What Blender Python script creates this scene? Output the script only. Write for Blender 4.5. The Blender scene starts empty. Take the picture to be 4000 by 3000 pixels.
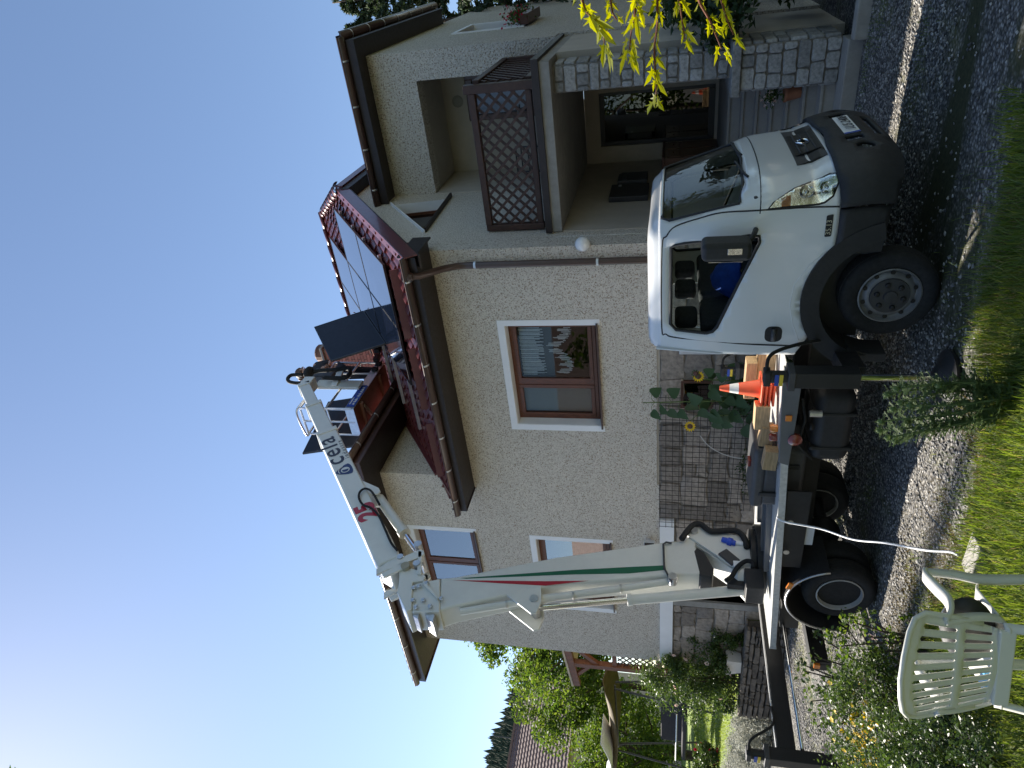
import bpy, bmesh, math, random
import numpy as np
from mathutils import Vector, Matrix, noise, geometry
random.seed(7); RNG = np.random.default_rng(7)
S = bpy.context.scene; COL = S.collection
R_ = math.radians; PI = math.pi

# ---------------------------------------------------------------- camera
# X runs along the long house wall (towards the truck's front), Y away from the camera, Z up.
YW = R_(-56.7); PITCH = R_(13.2); ROLL = R_(0.62); CAMZ = 1.95
WD = Vector((math.sin(YW), math.cos(YW), 0)); GD = Vector((math.cos(YW), -math.sin(YW), 0))
def to_house(v): return Vector((-v.dot(WD), v.dot(GD), v.z))
_rt = Vector((1, 0, 0)); _fw = Vector((0, math.cos(PITCH), math.sin(PITCH))); _up = Vector((0, -math.sin(PITCH), math.cos(PITCH)))
_rt, _up = _rt*math.cos(ROLL)+_up*math.sin(ROLL), _up*math.cos(ROLL)-_rt*math.sin(ROLL)
CRT, CUP, CFW = to_house(_rt), to_house(_up), to_house(_fw)
cd = bpy.data.cameras.new('camera'); cam = bpy.data.objects.new('camera', cd); COL.objects.link(cam)
cd.sensor_fit = 'HORIZONTAL'; cd.sensor_width = 36; cd.lens = 36*2658/4000; cd.clip_end = 5000; cd.clip_start = .05
# the phone was held upright and its picture is stored sideways: picture right = down
m = Matrix((-CUP, CRT, -CFW)).transposed().to_4x4(); m.translation = (0, 0, CAMZ)
cam.matrix_world = m; S.camera = cam
FPX = 2658.
def px_ray(x, y): return (CRT*((3000-y)-1500) - CUP*(x-2000) + CFW*FPX).normalized()
def px_y(x, y, b): d = px_ray(x, y); return Vector((0, 0, CAMZ)) + d*(b/d.y)
def px_x(x, y, a): d = px_ray(x, y); return Vector((0, 0, CAMZ)) + d*(a/d.x)
def px_z(x, y, z): d = px_ray(x, y); return Vector((0, 0, CAMZ)) + d*((z-CAMZ)/d.z)
def px_d(x, y, t): return Vector((0, 0, CAMZ)) + px_ray(x, y)*t

# ---------------------------------------------------------------- sky, sun, exposure
SUN_EL = R_(46); SUN_H = Vector((-.9957, .093, 0)).normalized()
wd = bpy.data.worlds.new('World'); S.world = wd; wd.use_nodes = True
nt = wd.node_tree; bg = nt.nodes['Background']; sky = nt.nodes.new('ShaderNodeTexSky')
sky.sky_type = 'NISHITA'; sky.sun_disc = False; sky.sun_elevation = SUN_EL
sky.sun_rotation = math.atan2(SUN_H.x, SUN_H.y) % (2*PI)
sky.altitude = 400; sky.air_density = 1.0; sky.dust_density = .45; sky.ozone_density = 1.5
nt.links.new(sky.outputs[0], bg.inputs[0]); bg.inputs[1].default_value = .082
sl = bpy.data.lights.new('sun', 'SUN'); sl.energy = 5.0; sl.angle = R_(.53); sl.color = (1, .93, .82)
so = bpy.data.objects.new('sun', sl); COL.objects.link(so)
sdir = Vector((SUN_H.x*math.cos(SUN_EL), SUN_H.y*math.cos(SUN_EL), math.sin(SUN_EL)))
so.rotation_euler = sdir.to_track_quat('Z', 'Y').to_euler(); so.location = sdir*40
vs = S.view_settings; vs.view_transform = 'Standard'; vs.look = 'None'; vs.gamma = 1; vs.exposure = 1.25
S.cycles.max_bounces = 8; S.cycles.transparent_max_bounces = 16; S.cycles.caustics_reflective = False; S.cycles.caustics_refractive = False

# ---------------------------------------------------------------- mesh helpers
ORG = {}
class MB:
    def __init__(s): s.v = []; s.f = []
    def add(s, vs, fs):
        n = len(s.v); s.v += [tuple(p) for p in vs]; s.f += [tuple(i+n for i in f) for f in fs]; return s
    def box(s, x0, x1, y0, y1, z0, z1):
        return s.add([(x, y, z) for z in (z0, z1) for y in (y0, y1) for x in (x0, x1)],
                     [(0, 2, 3, 1), (4, 5, 7, 6), (0, 1, 5, 4), (2, 6, 7, 3), (0, 4, 6, 2), (1, 3, 7, 5)])
    def bar(s, p, q, w, h, up=(0, 0, 1), w2=None, h2=None):
        p = Vector(p); q = Vector(q); d = (q-p).normalized(); u = Vector(up)
        if abs(d.dot(u)) > .98: u = Vector((0, 1, 0)) if abs(d.y) < .9 else Vector((1, 0, 0))
        r = d.cross(u).normalized(); u = r.cross(d).normalized()
        w2 = w if w2 is None else w2; h2 = h if h2 is None else h2
        vs = [c + r*(sx*ww/2) + u*(sz*hh/2) for c, ww, hh in ((p, w, h), (q, w2, h2)) for sz in (-1, 1) for sx in (-1, 1)]
        return s.add(vs, [(0, 2, 3, 1), (4, 5, 7, 6), (0, 1, 5, 4), (2, 6, 7, 3), (0, 4, 6, 2), (1, 3, 7, 5)])
    def tube(s, pts, r, n=8, cap=True):
        pts = [Vector(p) for p in pts]; N = len(pts); rs = r if isinstance(r, (list, tuple)) else [r]*N
        t0 = (pts[1]-pts[0]).normalized(); ref = Vector((0, 0, 1)) if abs(t0.z) < .9 else Vector((1, 0, 0))
        rings = []; x = None
        for i, p in enumerate(pts):
            t = (pts[min(i+1, N-1)]-pts[max(i-1, 0)]).normalized()
            x = t.cross(ref).normalized() if x is None else (x - t*x.dot(t)).normalized()
            y = t.cross(x)
            rings.append([p + (x*math.cos(2*PI*k/n) + y*math.sin(2*PI*k/n))*rs[i] for k in range(n)])
        vs = [v for rg in rings for v in rg]; fs = []
        for i in range(N-1):
            for k in range(n): k2 = (k+1) % n; fs.append((i*n+k, i*n+k2, (i+1)*n+k2, (i+1)*n+k))
        if cap: fs.append(tuple(range(n))[::-1]); fs.append(tuple((N-1)*n+k for k in range(n)))
        return s.add(vs, fs)
    def prism(s, poly, axis, c0, c1):
        k = 'xyz'.index(axis); o = [i for i in range(3) if i != k]
        def P(p, c): v = [0, 0, 0]; v[o[0]] = p[0]; v[o[1]] = p[1]; v[k] = c; return v
        n = len(poly); vs = [P(p, c0) for p in poly]+[P(p, c1) for p in poly]
        fs = [tuple(range(n))[::-1], tuple(range(n, 2*n))]+[(i, (i+1) % n, n+(i+1) % n, n+i) for i in range(n)]
        return s.add(vs, fs)
    def lathe(s, prof, c, axis=(0, 0, 1), n=24, cap=True):     # prof: (radius, height)
        a = Vector(axis).normalized(); x = a.orthogonal().normalized(); y = a.cross(x); c = Vector(c)
        vs = []; fs = []
        for r, h in prof: vs += [c + a*h + (x*math.cos(2*PI*k/n)+y*math.sin(2*PI*k/n))*r for k in range(n)]
        for i in range(len(prof)-1):
            for k in range(n): k2 = (k+1) % n; fs.append((i*n+k, i*n+k2, (i+1)*n+k2, (i+1)*n+k))
        if cap and prof[0][0] > 1e-4: fs.append(tuple(range(n))[::-1])
        if cap and prof[-1][0] > 1e-4: fs.append(tuple((len(prof)-1)*n+k for k in range(n)))
        return s.add(vs, fs)
    def ball(s, c, r, n=12, m=8, sq=(1, 1, 1)):
        vs = []; fs = []
        for i in range(m+1):
            t = PI*i/m
            for k in range(n): p = 2*PI*k/n; vs.append((c[0]+r*sq[0]*math.sin(t)*math.cos(p), c[1]+r*sq[1]*math.sin(t)*math.sin(p), c[2]+r*sq[2]*math.cos(t)))
        for i in range(m):
            for k in range(n): k2 = (k+1) % n; fs.append((i*n+k, (i+1)*n+k, (i+1)*n+k2, i*n+k2))
        return s.add(vs, fs)
    def strip(s, A, B):
        n = len(A); return s.add(list(A)+list(B), [(i, i+1, n+i+1, n+i) for i in range(n-1)])
    def build(s, name, mat, parent=None, smooth=False, bevel=0, solid=0, seg=2, orgn=None):
        return mk(name, s.v, s.f, mat, parent, smooth, bevel, solid, seg, orgn)
def link(o, parent, org):
    COL.objects.link(o); ORG[o.name] = Vector(org)
    if parent is not None: o.parent = parent; o.location = Vector(org)-ORG[parent.name]
    else: o.location = org
    return o
def mk(name, v, f, mat, parent=None, smooth=False, bevel=0, solid=0, seg=2, orgn=None):
    a = np.asarray(v, dtype=np.float64).reshape(-1, 3)
    lo, hi = a.min(0), a.max(0); org = np.array([(lo[0]+hi[0])/2, (lo[1]+hi[1])/2, lo[2]]) if orgn is None else np.asarray(orgn, float)
    me = bpy.data.meshes.new(name); me.from_pydata((a-org).tolist(), [], f); me.update()
    if mat is not None:
        for mm in (mat if isinstance(mat, list) else [mat]): me.materials.append(mm)
    if smooth: me.polygons.foreach_set('use_smooth', [True]*len(me.polygons))
    o = bpy.data.objects.new(name, me); link(o, parent, org)
    if solid:
        md = o.modifiers.new('solid', 'SOLIDIFY'); md.thickness = solid; md.offset = 0
    if bevel:
        md = o.modifiers.new('bevel', 'BEVEL'); md.width = bevel; md.segments = seg; md.limit_method = 'ANGLE'; md.angle_limit = R_(40)
        if smooth is False and seg > 1: me.polygons.foreach_set('use_smooth', [True]*len(me.polygons)); md.harden_normals = True
    if smooth == 'auto':
        try: me.set_sharp_from_angle(angle=R_(42))
        except Exception: pass
    return o
def fast(name, V, nper, mat, parent=None, kind=None):
    """big meshes: V is (n*nper,3) with one nper-gon after another"""
    V = np.ascontiguousarray(V, dtype=np.float32); lo, hi = V.min(0), V.max(0); org = np.array([(lo[0]+hi[0])/2, (lo[1]+hi[1])/2, lo[2]]); V = V-org.astype(np.float32)
    n = len(V)//nper; me = bpy.data.meshes.new(name)
    me.vertices.add(len(V)); me.vertices.foreach_set('co', V.ravel()); me.loops.add(len(V)); me.loops.foreach_set('vertex_index', np.arange(len(V), dtype=np.int32))
    me.polygons.add(n); me.polygons.foreach_set('loop_start', np.arange(n, dtype=np.int32)*nper); me.polygons.foreach_set('loop_total', np.full(n, nper, dtype=np.int32))
    me.update(calc_edges=True); me.materials.append(mat)
    o = bpy.data.objects.new(name, me); link(o, parent, org)
    if kind: o['kind'] = kind
    return o
def fastidx(name, V, F, mat, parent=None, kind=None, smooth=False):
    """indexed triangles or quads from numpy arrays"""
    V = np.asarray(V, dtype=np.float32); lo, hi = V.min(0), V.max(0); org = np.array([(lo[0]+hi[0])/2, (lo[1]+hi[1])/2, lo[2]]); V = np.ascontiguousarray(V-org.astype(np.float32))
    F = np.ascontiguousarray(F, dtype=np.int32); k = F.shape[1]; me = bpy.data.meshes.new(name)
    me.vertices.add(len(V)); me.vertices.foreach_set('co', V.ravel()); me.loops.add(F.size); me.loops.foreach_set('vertex_index', F.ravel())
    me.polygons.add(len(F)); me.polygons.foreach_set('loop_start', np.arange(len(F), dtype=np.int32)*k); me.polygons.foreach_set('loop_total', np.full(len(F), k, dtype=np.int32))
    if smooth: me.polygons.foreach_set('use_smooth', np.ones(len(F), dtype=bool))
    me.update(calc_edges=True); me.materials.append(mat)
    o = bpy.data.objects.new(name, me); link(o, parent, org)
    if kind: o['kind'] = kind
    return o
def thing(name, label, cat, loc, group=None):
    o = bpy.data.objects.new(name, None); o.empty_display_size = .2; link(o, None, loc); return tag(o, label, cat, group)
def tag(o, label=None, cat=None, group=None, kind=None):
    if label: o['label'] = label
    if cat: o['category'] = cat
    if group: o['group'] = group
    if kind: o['kind'] = kind
    return o
def part(name, parent, loc): o = bpy.data.objects.new(name, None); o.empty_display_size = .1; return link(o, parent, loc)
def share(src, name, parent, org, rot=None, scale=None, mat=None):
    """another object with the same mesh data"""
    o = bpy.data.objects.new(name, src.data)
    for md in src.modifiers:
        k = o.modifiers.new(md.name, md.type)
        for p in md.bl_rna.properties:
            if not p.is_readonly:
                try: setattr(k, p.identifier, getattr(md, p.identifier))
                except Exception: pass
    link(o, parent, org)
    if rot: o.rotation_euler = rot
    if scale: o.scale = scale
    return o
def sheet(outer, holes, fn, step=.08, flip=False):
    """a curved sheet: polygon with holes in (u,v), refined by a grid, mapped by fn(u,v)"""
    V = []; Ed = []
    def loop(p):
        n0 = len(V); q = []
        for i in range(len(p)):
            a = Vector(p[i]); b = Vector(p[(i+1) % len(p)]); k = max(1, int((b-a).length/step))
            q += [a.lerp(b, j/k) for j in range(k)]
        V.extend(q); n = len(q); Ed.extend([(n0+i, n0+(i+1) % n) for i in range(n)])
    loop(outer)
    for h in holes: loop(h)
    def inside(p, poly):
        c = False; n = len(poly); j = n-1
        for i in range(n):
            if (poly[i][1] > p[1]) != (poly[j][1] > p[1]) and p[0] < (poly[j][0]-poly[i][0])*(p[1]-poly[i][1])/(poly[j][1]-poly[i][1])+poly[i][0]: c = not c
            j = i
        return c
    us = [p[0] for p in outer]; vs_ = [p[1] for p in outer]
    u = min(us)+step*.5; bnd = np.array([(p.x, p.y) for p in V])
    while u < max(us):
        v = min(vs_)+step*.5
        while v < max(vs_):
            if inside((u, v), outer) and not any(inside((u, v), h) for h in holes) and np.min(np.hypot(bnd[:, 0]-u, bnd[:, 1]-v)) > step*.45: V.append(Vector((u, v)))
            v += step
        u += step
    ov, oe, of, *_ = geometry.delaunay_2d_cdt([Vector((p[0], p[1])) for p in V], Ed, [], 0, 1e-5)
    fs = []
    for f in of:
        c = sum((ov[i] for i in f), Vector((0, 0)))/len(f)
        if inside(c, outer) and not any(inside(c, h) for h in holes): fs.append(tuple(f)[::-1] if flip else tuple(f))
    mb = MB(); mb.add([fn(p.x, p.y) for p in ov], fs); return mb
def rrect(x0, x1, y0, y1, r, n=4):
    out = []
    for cx, cy, a0 in ((x1-r, y1-r, 0), (x0+r, y1-r, 90), (x0+r, y0+r, 180), (x1-r, y0+r, 270)):
        out += [(cx+r*math.cos(R_(a0+90*k/n)), cy+r*math.sin(R_(a0+90*k/n))) for k in range(n+1)]
    return out
def bez(pts, n=8):
    """Catmull-Rom through points"""
    P = [Vector(p) for p in pts]; out = []
    for i in range(len(P)-1):
        p0, p1, p2, p3 = P[max(i-1, 0)], P[i], P[i+1], P[min(i+2, len(P)-1)]
        for k in range(n):
            t = k/n; out.append(.5*((2*p1)+(p2-p0)*t+(2*p0-5*p1+4*p2-p3)*t*t+(3*p1-p0-3*p2+p3)*t**3))
    return out+[P[-1]]
def text(name, body, mat, parent, loc, size, ux, uy, ext=.001, align='LEFT', font_shear=0, bold=0, space=1.):
    """flat lettering turned into a mesh, ux/uy are its right and up directions"""
    cu = bpy.data.curves.new(name, 'FONT'); cu.body = body; cu.size = size; cu.extrude = ext; cu.align_x = align; cu.resolution_u = 3; cu.offset = bold; cu.space_character = space; cu.shear = font_shear
    t = bpy.data.objects.new(name, cu); COL.objects.link(t)
    dg = bpy.context.evaluated_depsgraph_get(); me = bpy.data.meshes.new_from_object(t.evaluated_get(dg)); bpy.data.objects.remove(t)
    ux = Vector(ux).normalized(); uy = Vector(uy).normalized(); uz = ux.cross(uy)
    M4 = Matrix((ux, uy, uz)).transposed().to_4x4(); me.transform(M4); me.materials.clear(); me.materials.append(mat); me.name = name
    o = bpy.data.objects.new(name, me); return link(o, parent, loc)

# ---------------------------------------------------------------- materials
def nmat(name):
    mt = bpy.data.materials.new(name); mt.use_nodes = True; n = mt.node_tree; return mt, n, n.nodes['Principled BSDF']
def N(n, t, **k):
    x = n.nodes.new('ShaderNode'+t)
    for a, b in k.items():
        if a in x.inputs.keys() if isinstance(a, str) else False: x.inputs[a].default_value = b
        else: setattr(x, a, b)
    return x
def coords(n, kind='Object'): return n.nodes.new('ShaderNodeTexCoord').outputs[kind]
def noise_t(n, co, scale, detail=4, rough=.55):
    x = n.nodes.new('ShaderNodeTexNoise'); x.inputs['Scale'].default_value = scale; x.inputs['Detail'].default_value = detail; x.inputs['Roughness'].default_value = rough
    if co is not None: n.links.new(co, x.inputs['Vector'])
    return x.outputs['Fac']
def ramp(n, fac, stops):
    x = n.nodes.new('ShaderNodeValToRGB'); el = x.color_ramp.elements
    while len(el) > 2: el.remove(el[0])
    for i, (p, c) in enumerate(stops):
        e = el[i] if i < 2 else el.new(p)
        e.position = p; e.color = (*c, 1) if len(c) == 3 else c
    n.links.new(fac, x.inputs[0]); return x.outputs[0]
def mix(n, fac, a, b, mode='MIX'):
    x = n.nodes.new('ShaderNodeMix'); x.data_type = 'RGBA'; x.blend_type = mode
    for sock, val in ((0, fac), (6, a), (7, b)):
        if hasattr(val, 'is_output') or isinstance(val, bpy.types.NodeSocket): n.links.new(val, x.inputs[sock])
        else: x.inputs[sock].default_value = val if sock == 0 else (*val, 1)
    return x.outputs[2]
def bump(n, p, h, strength, dist=.01):
    x = n.nodes.new('ShaderNodeBump'); x.inputs['Strength'].default_value = strength; x.inputs['Distance'].default_value = dist
    n.links.new(h, x.inputs['Height'])
    prev = p.inputs['Normal'].links
    if prev: n.links.new(prev[0].from_socket, x.inputs['Normal'])
    n.links.new(x.outputs[0], p.inputs['Normal']); return x
def M(name, col, rough=.5, metal=0, var=.12, vs=6, bmp=0, bs=60, bd=.004, coat=0, spec=.5, obj=0, dirt=0, aniso=None):
    """general surface: base colour broken up by noise, optional relief and per-object change"""
    mt, n, p = nmat(name); co = coords(n)
    c1 = tuple(max(0, c*(1-var)) for c in col); c2 = tuple(min(1, c*(1+var)) for c in col)
    vec = co
    if aniso:
        mp = n.nodes.new('ShaderNodeMapping'); mp.inputs['Scale'].default_value = aniso; n.links.new(co, mp.inputs[0]); vec = mp.outputs[0]
    base = ramp(n, noise_t(n, vec, vs, 5, .6), [(.3, c1), (.7, c2)])
    if dirt:
        d = ramp(n, noise_t(n, co, 1.7, 6, .7), [(.45, (0, 0, 0)), (.75, (1, 1, 1))])
        base = mix(n, d, base, tuple(c*(1-dirt) for c in col))
    if obj:
        oi = n.nodes.new('ShaderNodeObjectInfo'); hs = n.nodes.new('ShaderNodeHueSaturation')
        mr = n.nodes.new('ShaderNodeMapRange'); mr.inputs[3].default_value = 1-obj; mr.inputs[4].default_value = 1+obj; n.links.new(oi.outputs['Random'], mr.inputs[0])
        n.links.new(mr.outputs[0], hs.inputs['Value']); n.links.new(base, hs.inputs['Color']); base = hs.outputs[0]
    n.links.new(base, p.inputs['Base Color'])
    p.inputs['Metallic'].default_value = metal; p.inputs['Specular IOR Level'].default_value = spec; p.inputs['Coat Weight'].default_value = coat; p.inputs['Coat Roughness'].default_value = .08
    rr = n.nodes.new('ShaderNodeMapRange'); rr.inputs[3].default_value = max(.02, rough*.8); rr.inputs[4].default_value = min(1, rough*1.2)
    n.links.new(noise_t(n, co, vs*2.3, 4), rr.inputs[0]); n.links.new(rr.outputs[0], p.inputs['Roughness'])
    if bmp: bump(n, p, noise_t(n, vec, bs, 6, .65), bmp, bd)
    return mt
def leafmat(name, c1, c2, c3, rough=.45, trans=.35, spec=.4):
    mt, n, p = nmat(name); g = n.nodes.new('ShaderNodeNewGeometry')
    col = ramp(n, g.outputs['Random Per Island'], [(0, c1), (.5, c2), (1, c3)])
    big = ramp(n, noise_t(n, coords(n), .9, 3), [(.3, (.7, .7, .7)), (.7, (1.15, 1.15, 1.15))]); col = mix(n, .8, col, big, 'MULTIPLY')
    n.links.new(col, p.inputs['Base Color']); p.inputs['Roughness'].default_value = rough; p.inputs['Specular IOR Level'].default_value = spec
    tr = n.nodes.new('ShaderNodeBsdfTranslucent'); ms = n.nodes.new('ShaderNodeMixShader'); ms.inputs[0].default_value = trans
    hs = n.nodes.new('ShaderNodeHueSaturation'); hs.inputs['Value'].default_value = 1.9; hs.inputs['Saturation'].default_value = 1.1; hs.inputs['Hue'].default_value = .485; n.links.new(col, hs.inputs['Color']); n.links.new(hs.outputs[0], tr.inputs[0])
    n.links.new(p.outputs[0], ms.inputs[1]); n.links.new(tr.outputs[0], ms.inputs[2]); n.links.new(ms.outputs[0], n.nodes['Material Output'].inputs[0]); return mt
def glassmat(name, tint=(.9, .95, .95), refl=.08, rough=.0, opac=.0, dark=(.02, .02, .02)):
    """thin window pane: see-through with mirror reflection rising at grazing angles"""
    mt, n, p = nmat(name); n.nodes.remove(p); out = n.nodes['Material Output']
    tr = n.nodes.new('ShaderNodeBsdfTransparent'); tr.inputs[0].default_value = (*tint, 1); gl = n.nodes.new('ShaderNodeBsdfGlossy'); gl.inputs['Roughness'].default_value = rough
    df = n.nodes.new('ShaderNodeBsdfDiffuse'); df.inputs[0].default_value = (*dark, 1); m0 = n.nodes.new('ShaderNodeMixShader'); m0.inputs[0].default_value = opac
    n.links.new(tr.outputs[0], m0.inputs[1]); n.links.new(df.outputs[0], m0.inputs[2])
    fr = n.nodes.new('ShaderNodeFresnel'); fr.inputs[0].default_value = 1.5; ad = n.nodes.new('ShaderNodeMath'); ad.inputs[1].default_value = refl; fr.inputs[0].default_value = 1.5 if refl > 0 else 1.32; n.links.new(fr.outputs[0], ad.inputs[0]); ad.use_clamp = True
    ms = n.nodes.new('ShaderNodeMixShader'); n.links.new(ad.outputs[0], ms.inputs[0]); n.links.new(m0.outputs[0], ms.inputs[1]); n.links.new(gl.outputs[0], ms.inputs[2]); n.links.new(ms.outputs[0], out.inputs[0]); return mt
def stuccomat(name, base, fleck, scale=70, relief=1., grow=(.52, .62)):
    """rough-cast render: cream body, brown grains, deep grain relief"""
    mt, n, p = nmat(name); co = coords(n)
    v = n.nodes.new('ShaderNodeTexVoronoi'); v.inputs['Scale'].default_value = scale; n.links.new(co, v.inputs['Vector'])
    d = noise_t(n, co, scale*1.2, 3, .7); f = ramp(n, d, [(grow[0], (0, 0, 0)), (grow[1], (1, 1, 1))])
    big = ramp(n, noise_t(n, co, .6, 5), [(.3, tuple(c*.92 for c in base)), (.7, base)])
    c = mix(n, f, big, fleck); sp = n.nodes.new('ShaderNodeSeparateColor'); n.links.new(v.outputs['Color'], sp.inputs[0])
    c = mix(n, .5, c, ramp(n, sp.outputs[0], [(0, (.8, .78, .74)), (1, (1.12, 1.1, 1.08))]), 'MULTIPLY')
    n.links.new(c, p.inputs['Base Color']); p.inputs['Roughness'].default_value = .92; p.inputs['Specular IOR Level'].default_value = .2
    bump(n, p, v.outputs['Distance'], .8*relief, .012); bump(n, p, noise_t(n, co, scale*.45, 5, .7), .9*relief, .012); return mt

MT = {}
MT['stucco'] = stuccomat('stucco', (.69, .64, .555), (.28, .21, .145), 46)
MT['stucco_wing'] = stuccomat('stucco_wing', (.64, .60, .53), (.27, .21, .15), 34, 1.6)
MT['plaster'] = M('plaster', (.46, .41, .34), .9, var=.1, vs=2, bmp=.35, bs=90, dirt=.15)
MT['white'] = M('white_trim', (.84, .84, .83), .6, var=.04, vs=3)
MT['brownwood'] = M('brown_wood', (.085, .032, .018), .45, var=.35, vs=9, aniso=(8, 8, 1), bmp=.1)
MT['winframe'] = M('window_wood', (.13, .045, .022), .4, var=.3, vs=10, aniso=(6, 6, 1))
MT['soffit'] = M('dark_soffit', (.022, .014, .012), .55, var=.3, vs=8, aniso=(1, 12, 1), bmp=.25, bs=20)
MT['gutter'] = M('brown_gutter', (.06, .03, .022), .35, .0, var=.15, coat=.15)
MT['steel'] = M('galvanised', (.55, .55, .55), .35, .9, var=.15, vs=20)
MT['chrome'] = M('chrome', (.75, .76, .78), .08, 1., var=.05)
MT['alu'] = M('aluminium', (.62, .63, .65), .32, .85, var=.12, vs=14, bmp=.05)
MT['tile'] = M('red_tile', (.135, .034, .034), .33, 0, var=.2, vs=3, coat=.25)
MT['redtrim'] = M('red_trim', (.125, .032, .035), .35, 0, var=.12, coat=.3)
MT['black_trim'] = M('black_trim', (.02, .02, .022), .4)
MT['stone'] = M('granite', (.27, .265, .25), .85, var=.4, vs=26, bmp=.6, bs=35, bd=.008, obj=.3)
MT['stonebrown'] = M('brown_stone', (.27, .23, .19), .85, var=.4, vs=14, bmp=.7, bs=22, bd=.01, obj=.38)
MT['drystone'] = M('dry_stone', (.12, .10, .08), .9, var=.45, vs=12, bmp=.8, bs=18, bd=.012, obj=.35)
MT['mortar'] = M('mortar', (.2, .18, .155), .95, var=.2, vs=15, bmp=.5, bs=60)
MT['concrete'] = M('concrete', (.30, .285, .255), .9, var=.18, vs=7, bmp=.4, bs=80, dirt=.3)
MT['brick'] = M('brick', (.42, .17, .115), .85, var=.25, vs=14, bmp=.4, bs=50, obj=.2)
MT['lattice'] = M('lattice_wood', (.05, .022, .014), .55, var=.3, vs=14, bmp=.15)
MT['door'] = M('door_wood', (.11, .045, .022), .4, var=.3, vs=6, aniso=(10, 10, 1), coat=.2)
MT['glass'] = glassmat('window_glass', (.85, .88, .88), .0)
MT['skyglass'] = glassmat('mirror_glass', (.4, .45, .45), .32)
MT['darkglass'] = glassmat('dark_glass', (.12, .12, .13), .03)
MT['curtain'] = M('curtain', (.8, .82, .84), .9, var=.12, vs=20)
MT['blind'] = M('blind', (.3, .29, .27), .9, var=.1, vs=30, aniso=(1, 1, 12))
MT['room'] = M('room_dark', (.10, .09, .08), .9, var=.1)
MT['solar'] = M('solar_cell', (.008, .011, .024), .05, 0, var=.2, vs=3, coat=1., spec=.8)
MT['solarback'] = M('solar_back', (.007, .009, .016), .45, 0, var=.15, spec=.25)
MT['paint'] = M('truck_paint', (.74, .75, .74), .3, 0, var=.03, vs=2, coat=.7)
MT['boom'] = M('boom_paint', (.70, .70, .65), .38, 0, var=.05, vs=3, coat=.3, dirt=.1)
MT['black'] = M('black_plastic', (.018, .018, .019), .6, var=.2, vs=20, bmp=.08, bs=200)
MT['grey'] = M('grey_plastic', (.05, .05, .052), .55, var=.2, vs=10)
MT['rubber'] = M('rubber', (.014, .014, .014), .85, var=.3, vs=20, bmp=.2, bs=90)
MT['frame'] = M('black_frame', (.012, .012, .013), .5, var=.3, vs=8)
MT['frontrim'] = M('front_rim', (.19, .19, .19), .45, .2, var=.25, vs=9, dirt=.4)
MT['rim'] = M('steel_rim', (.42, .42, .4), .45, .1, var=.2, vs=9, dirt=.4)
MT['deckgrey'] = M('deck_grey', (.13, .135, .14), .5, .2, var=.1)
MT['tread'] = M('tread_plate', (.55, .55, .53), .4, .25, var=.15, vs=30, bmp=.5, bs=45, bd=.006)
MT['cabglass'] = glassmat('cab_glass', (.72, .77, .75), -.02)
MT['lampglass'] = glassmat('lamp_glass', (.85, .87, .85), .12)
MT['reflector'] = M('reflector', (.78, .78, .75), .14, 1., var=.25, vs=24, bmp=.35, bs=38, bd=.006)
MT['amber'] = M('amber', (.75, .22, .02), .25, var=.15, vs=30, coat=.6)
MT['redlens'] = M('red_lens', (.22, .03, .02), .25, coat=.6)
MT['orange'] = M('cone_orange', (.82, .11, .035), .45, var=.08)
MT['whiteband'] = M('white_band', (.82, .82, .8), .4, var=.05)
MT['wood'] = M('timber', (.42, .29, .155), .8, var=.3, vs=7, aniso=(1, 9, 9), bmp=.3, bs=30, obj=.12)
MT['bluecloth'] = M('blue_cloth', (.012, .06, .32), .85, var=.25, vs=12)
MT['redcloth'] = M('red_cloth', (.5, .03, .03), .85)
MT['seat'] = M('seat_cloth', (.035, .035, .04), .9, var=.3, vs=40)
MT['green'] = M('stripe_green', (.008, .12, .06), .4, coat=.3, var=.05)
MT['red'] = M('stripe_red', (.42, .012, .03), .4, coat=.3, var=.05)
MT['navy'] = M('logo_navy', (.012, .03, .13), .4, coat=.2, var=.05)
MT['charcoal'] = M('logo_charcoal', (.028, .03, .05), .4, var=.05)
MT['basketfloor'] = M('basket_underside', (.22, .11, .075), .7, var=.45, vs=3, dirt=.4)
MT['yellowp'] = M('label_yellow', (.75, .55, .05), .5, var=.02)
MT['bluep'] = M('label_blue', (.03, .08, .4), .5, var=.02)
MT['chairp'] = M('chair_plastic', (.66, .65, .59), .45, var=.05, vs=4, dirt=.16)
MT['skin'] = M('skin', (.5, .27, .18), .55, var=.08, vs=12)
MT['hair'] = M('hair', (.09, .045, .022), .6, var=.5, vs=30, bmp=.5, bs=60)
MT['darkcloth'] = M('dark_cloth', (.03, .028, .035), .9, var=.2, vs=15)
MT['trouser'] = M('work_trousers', (.22, .06, .03), .9, var=.2, vs=15)
MT['bark'] = M('bark', (.07, .05, .035), .9, var=.4, vs=9, bmp=.8, bs=14, bd=.03)
MT['stem'] = M('stem', (.09, .14, .03), .7, var=.3, vs=20)
MT['twig'] = M('twig', (.16, .05, .02), .7, var=.3, vs=20)
MT['sunleaf'] = leafmat('sunflower_leaf', (.035, .075, .022), (.05, .10, .03), (.04, .085, .03), .6, .25)
MT['grassm'] = leafmat('grass_blade', (.07, .12, .02), (.11, .17, .025), (.17, .20, .045), .5, .42)
MT['drymoss'] = leafmat('dry_moss', (.16, .12, .04), (.22, .17, .06), (.13, .13, .035), .9, .15)
MT['drygrass'] = leafmat('dry_grass', (.24, .19, .08), (.32, .26, .12), (.18, .17, .06), .7, .3)
MT['gardengrass'] = leafmat('garden_grass', (.13, .2, .02), (.17, .24, .025), (.22, .27, .04), .6, .4)
MT['leafA'] = leafmat('walnut_leaf', (.05, .10, .018), (.075, .13, .02), (.12, .165, .03), .6, .42, .25)
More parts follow.
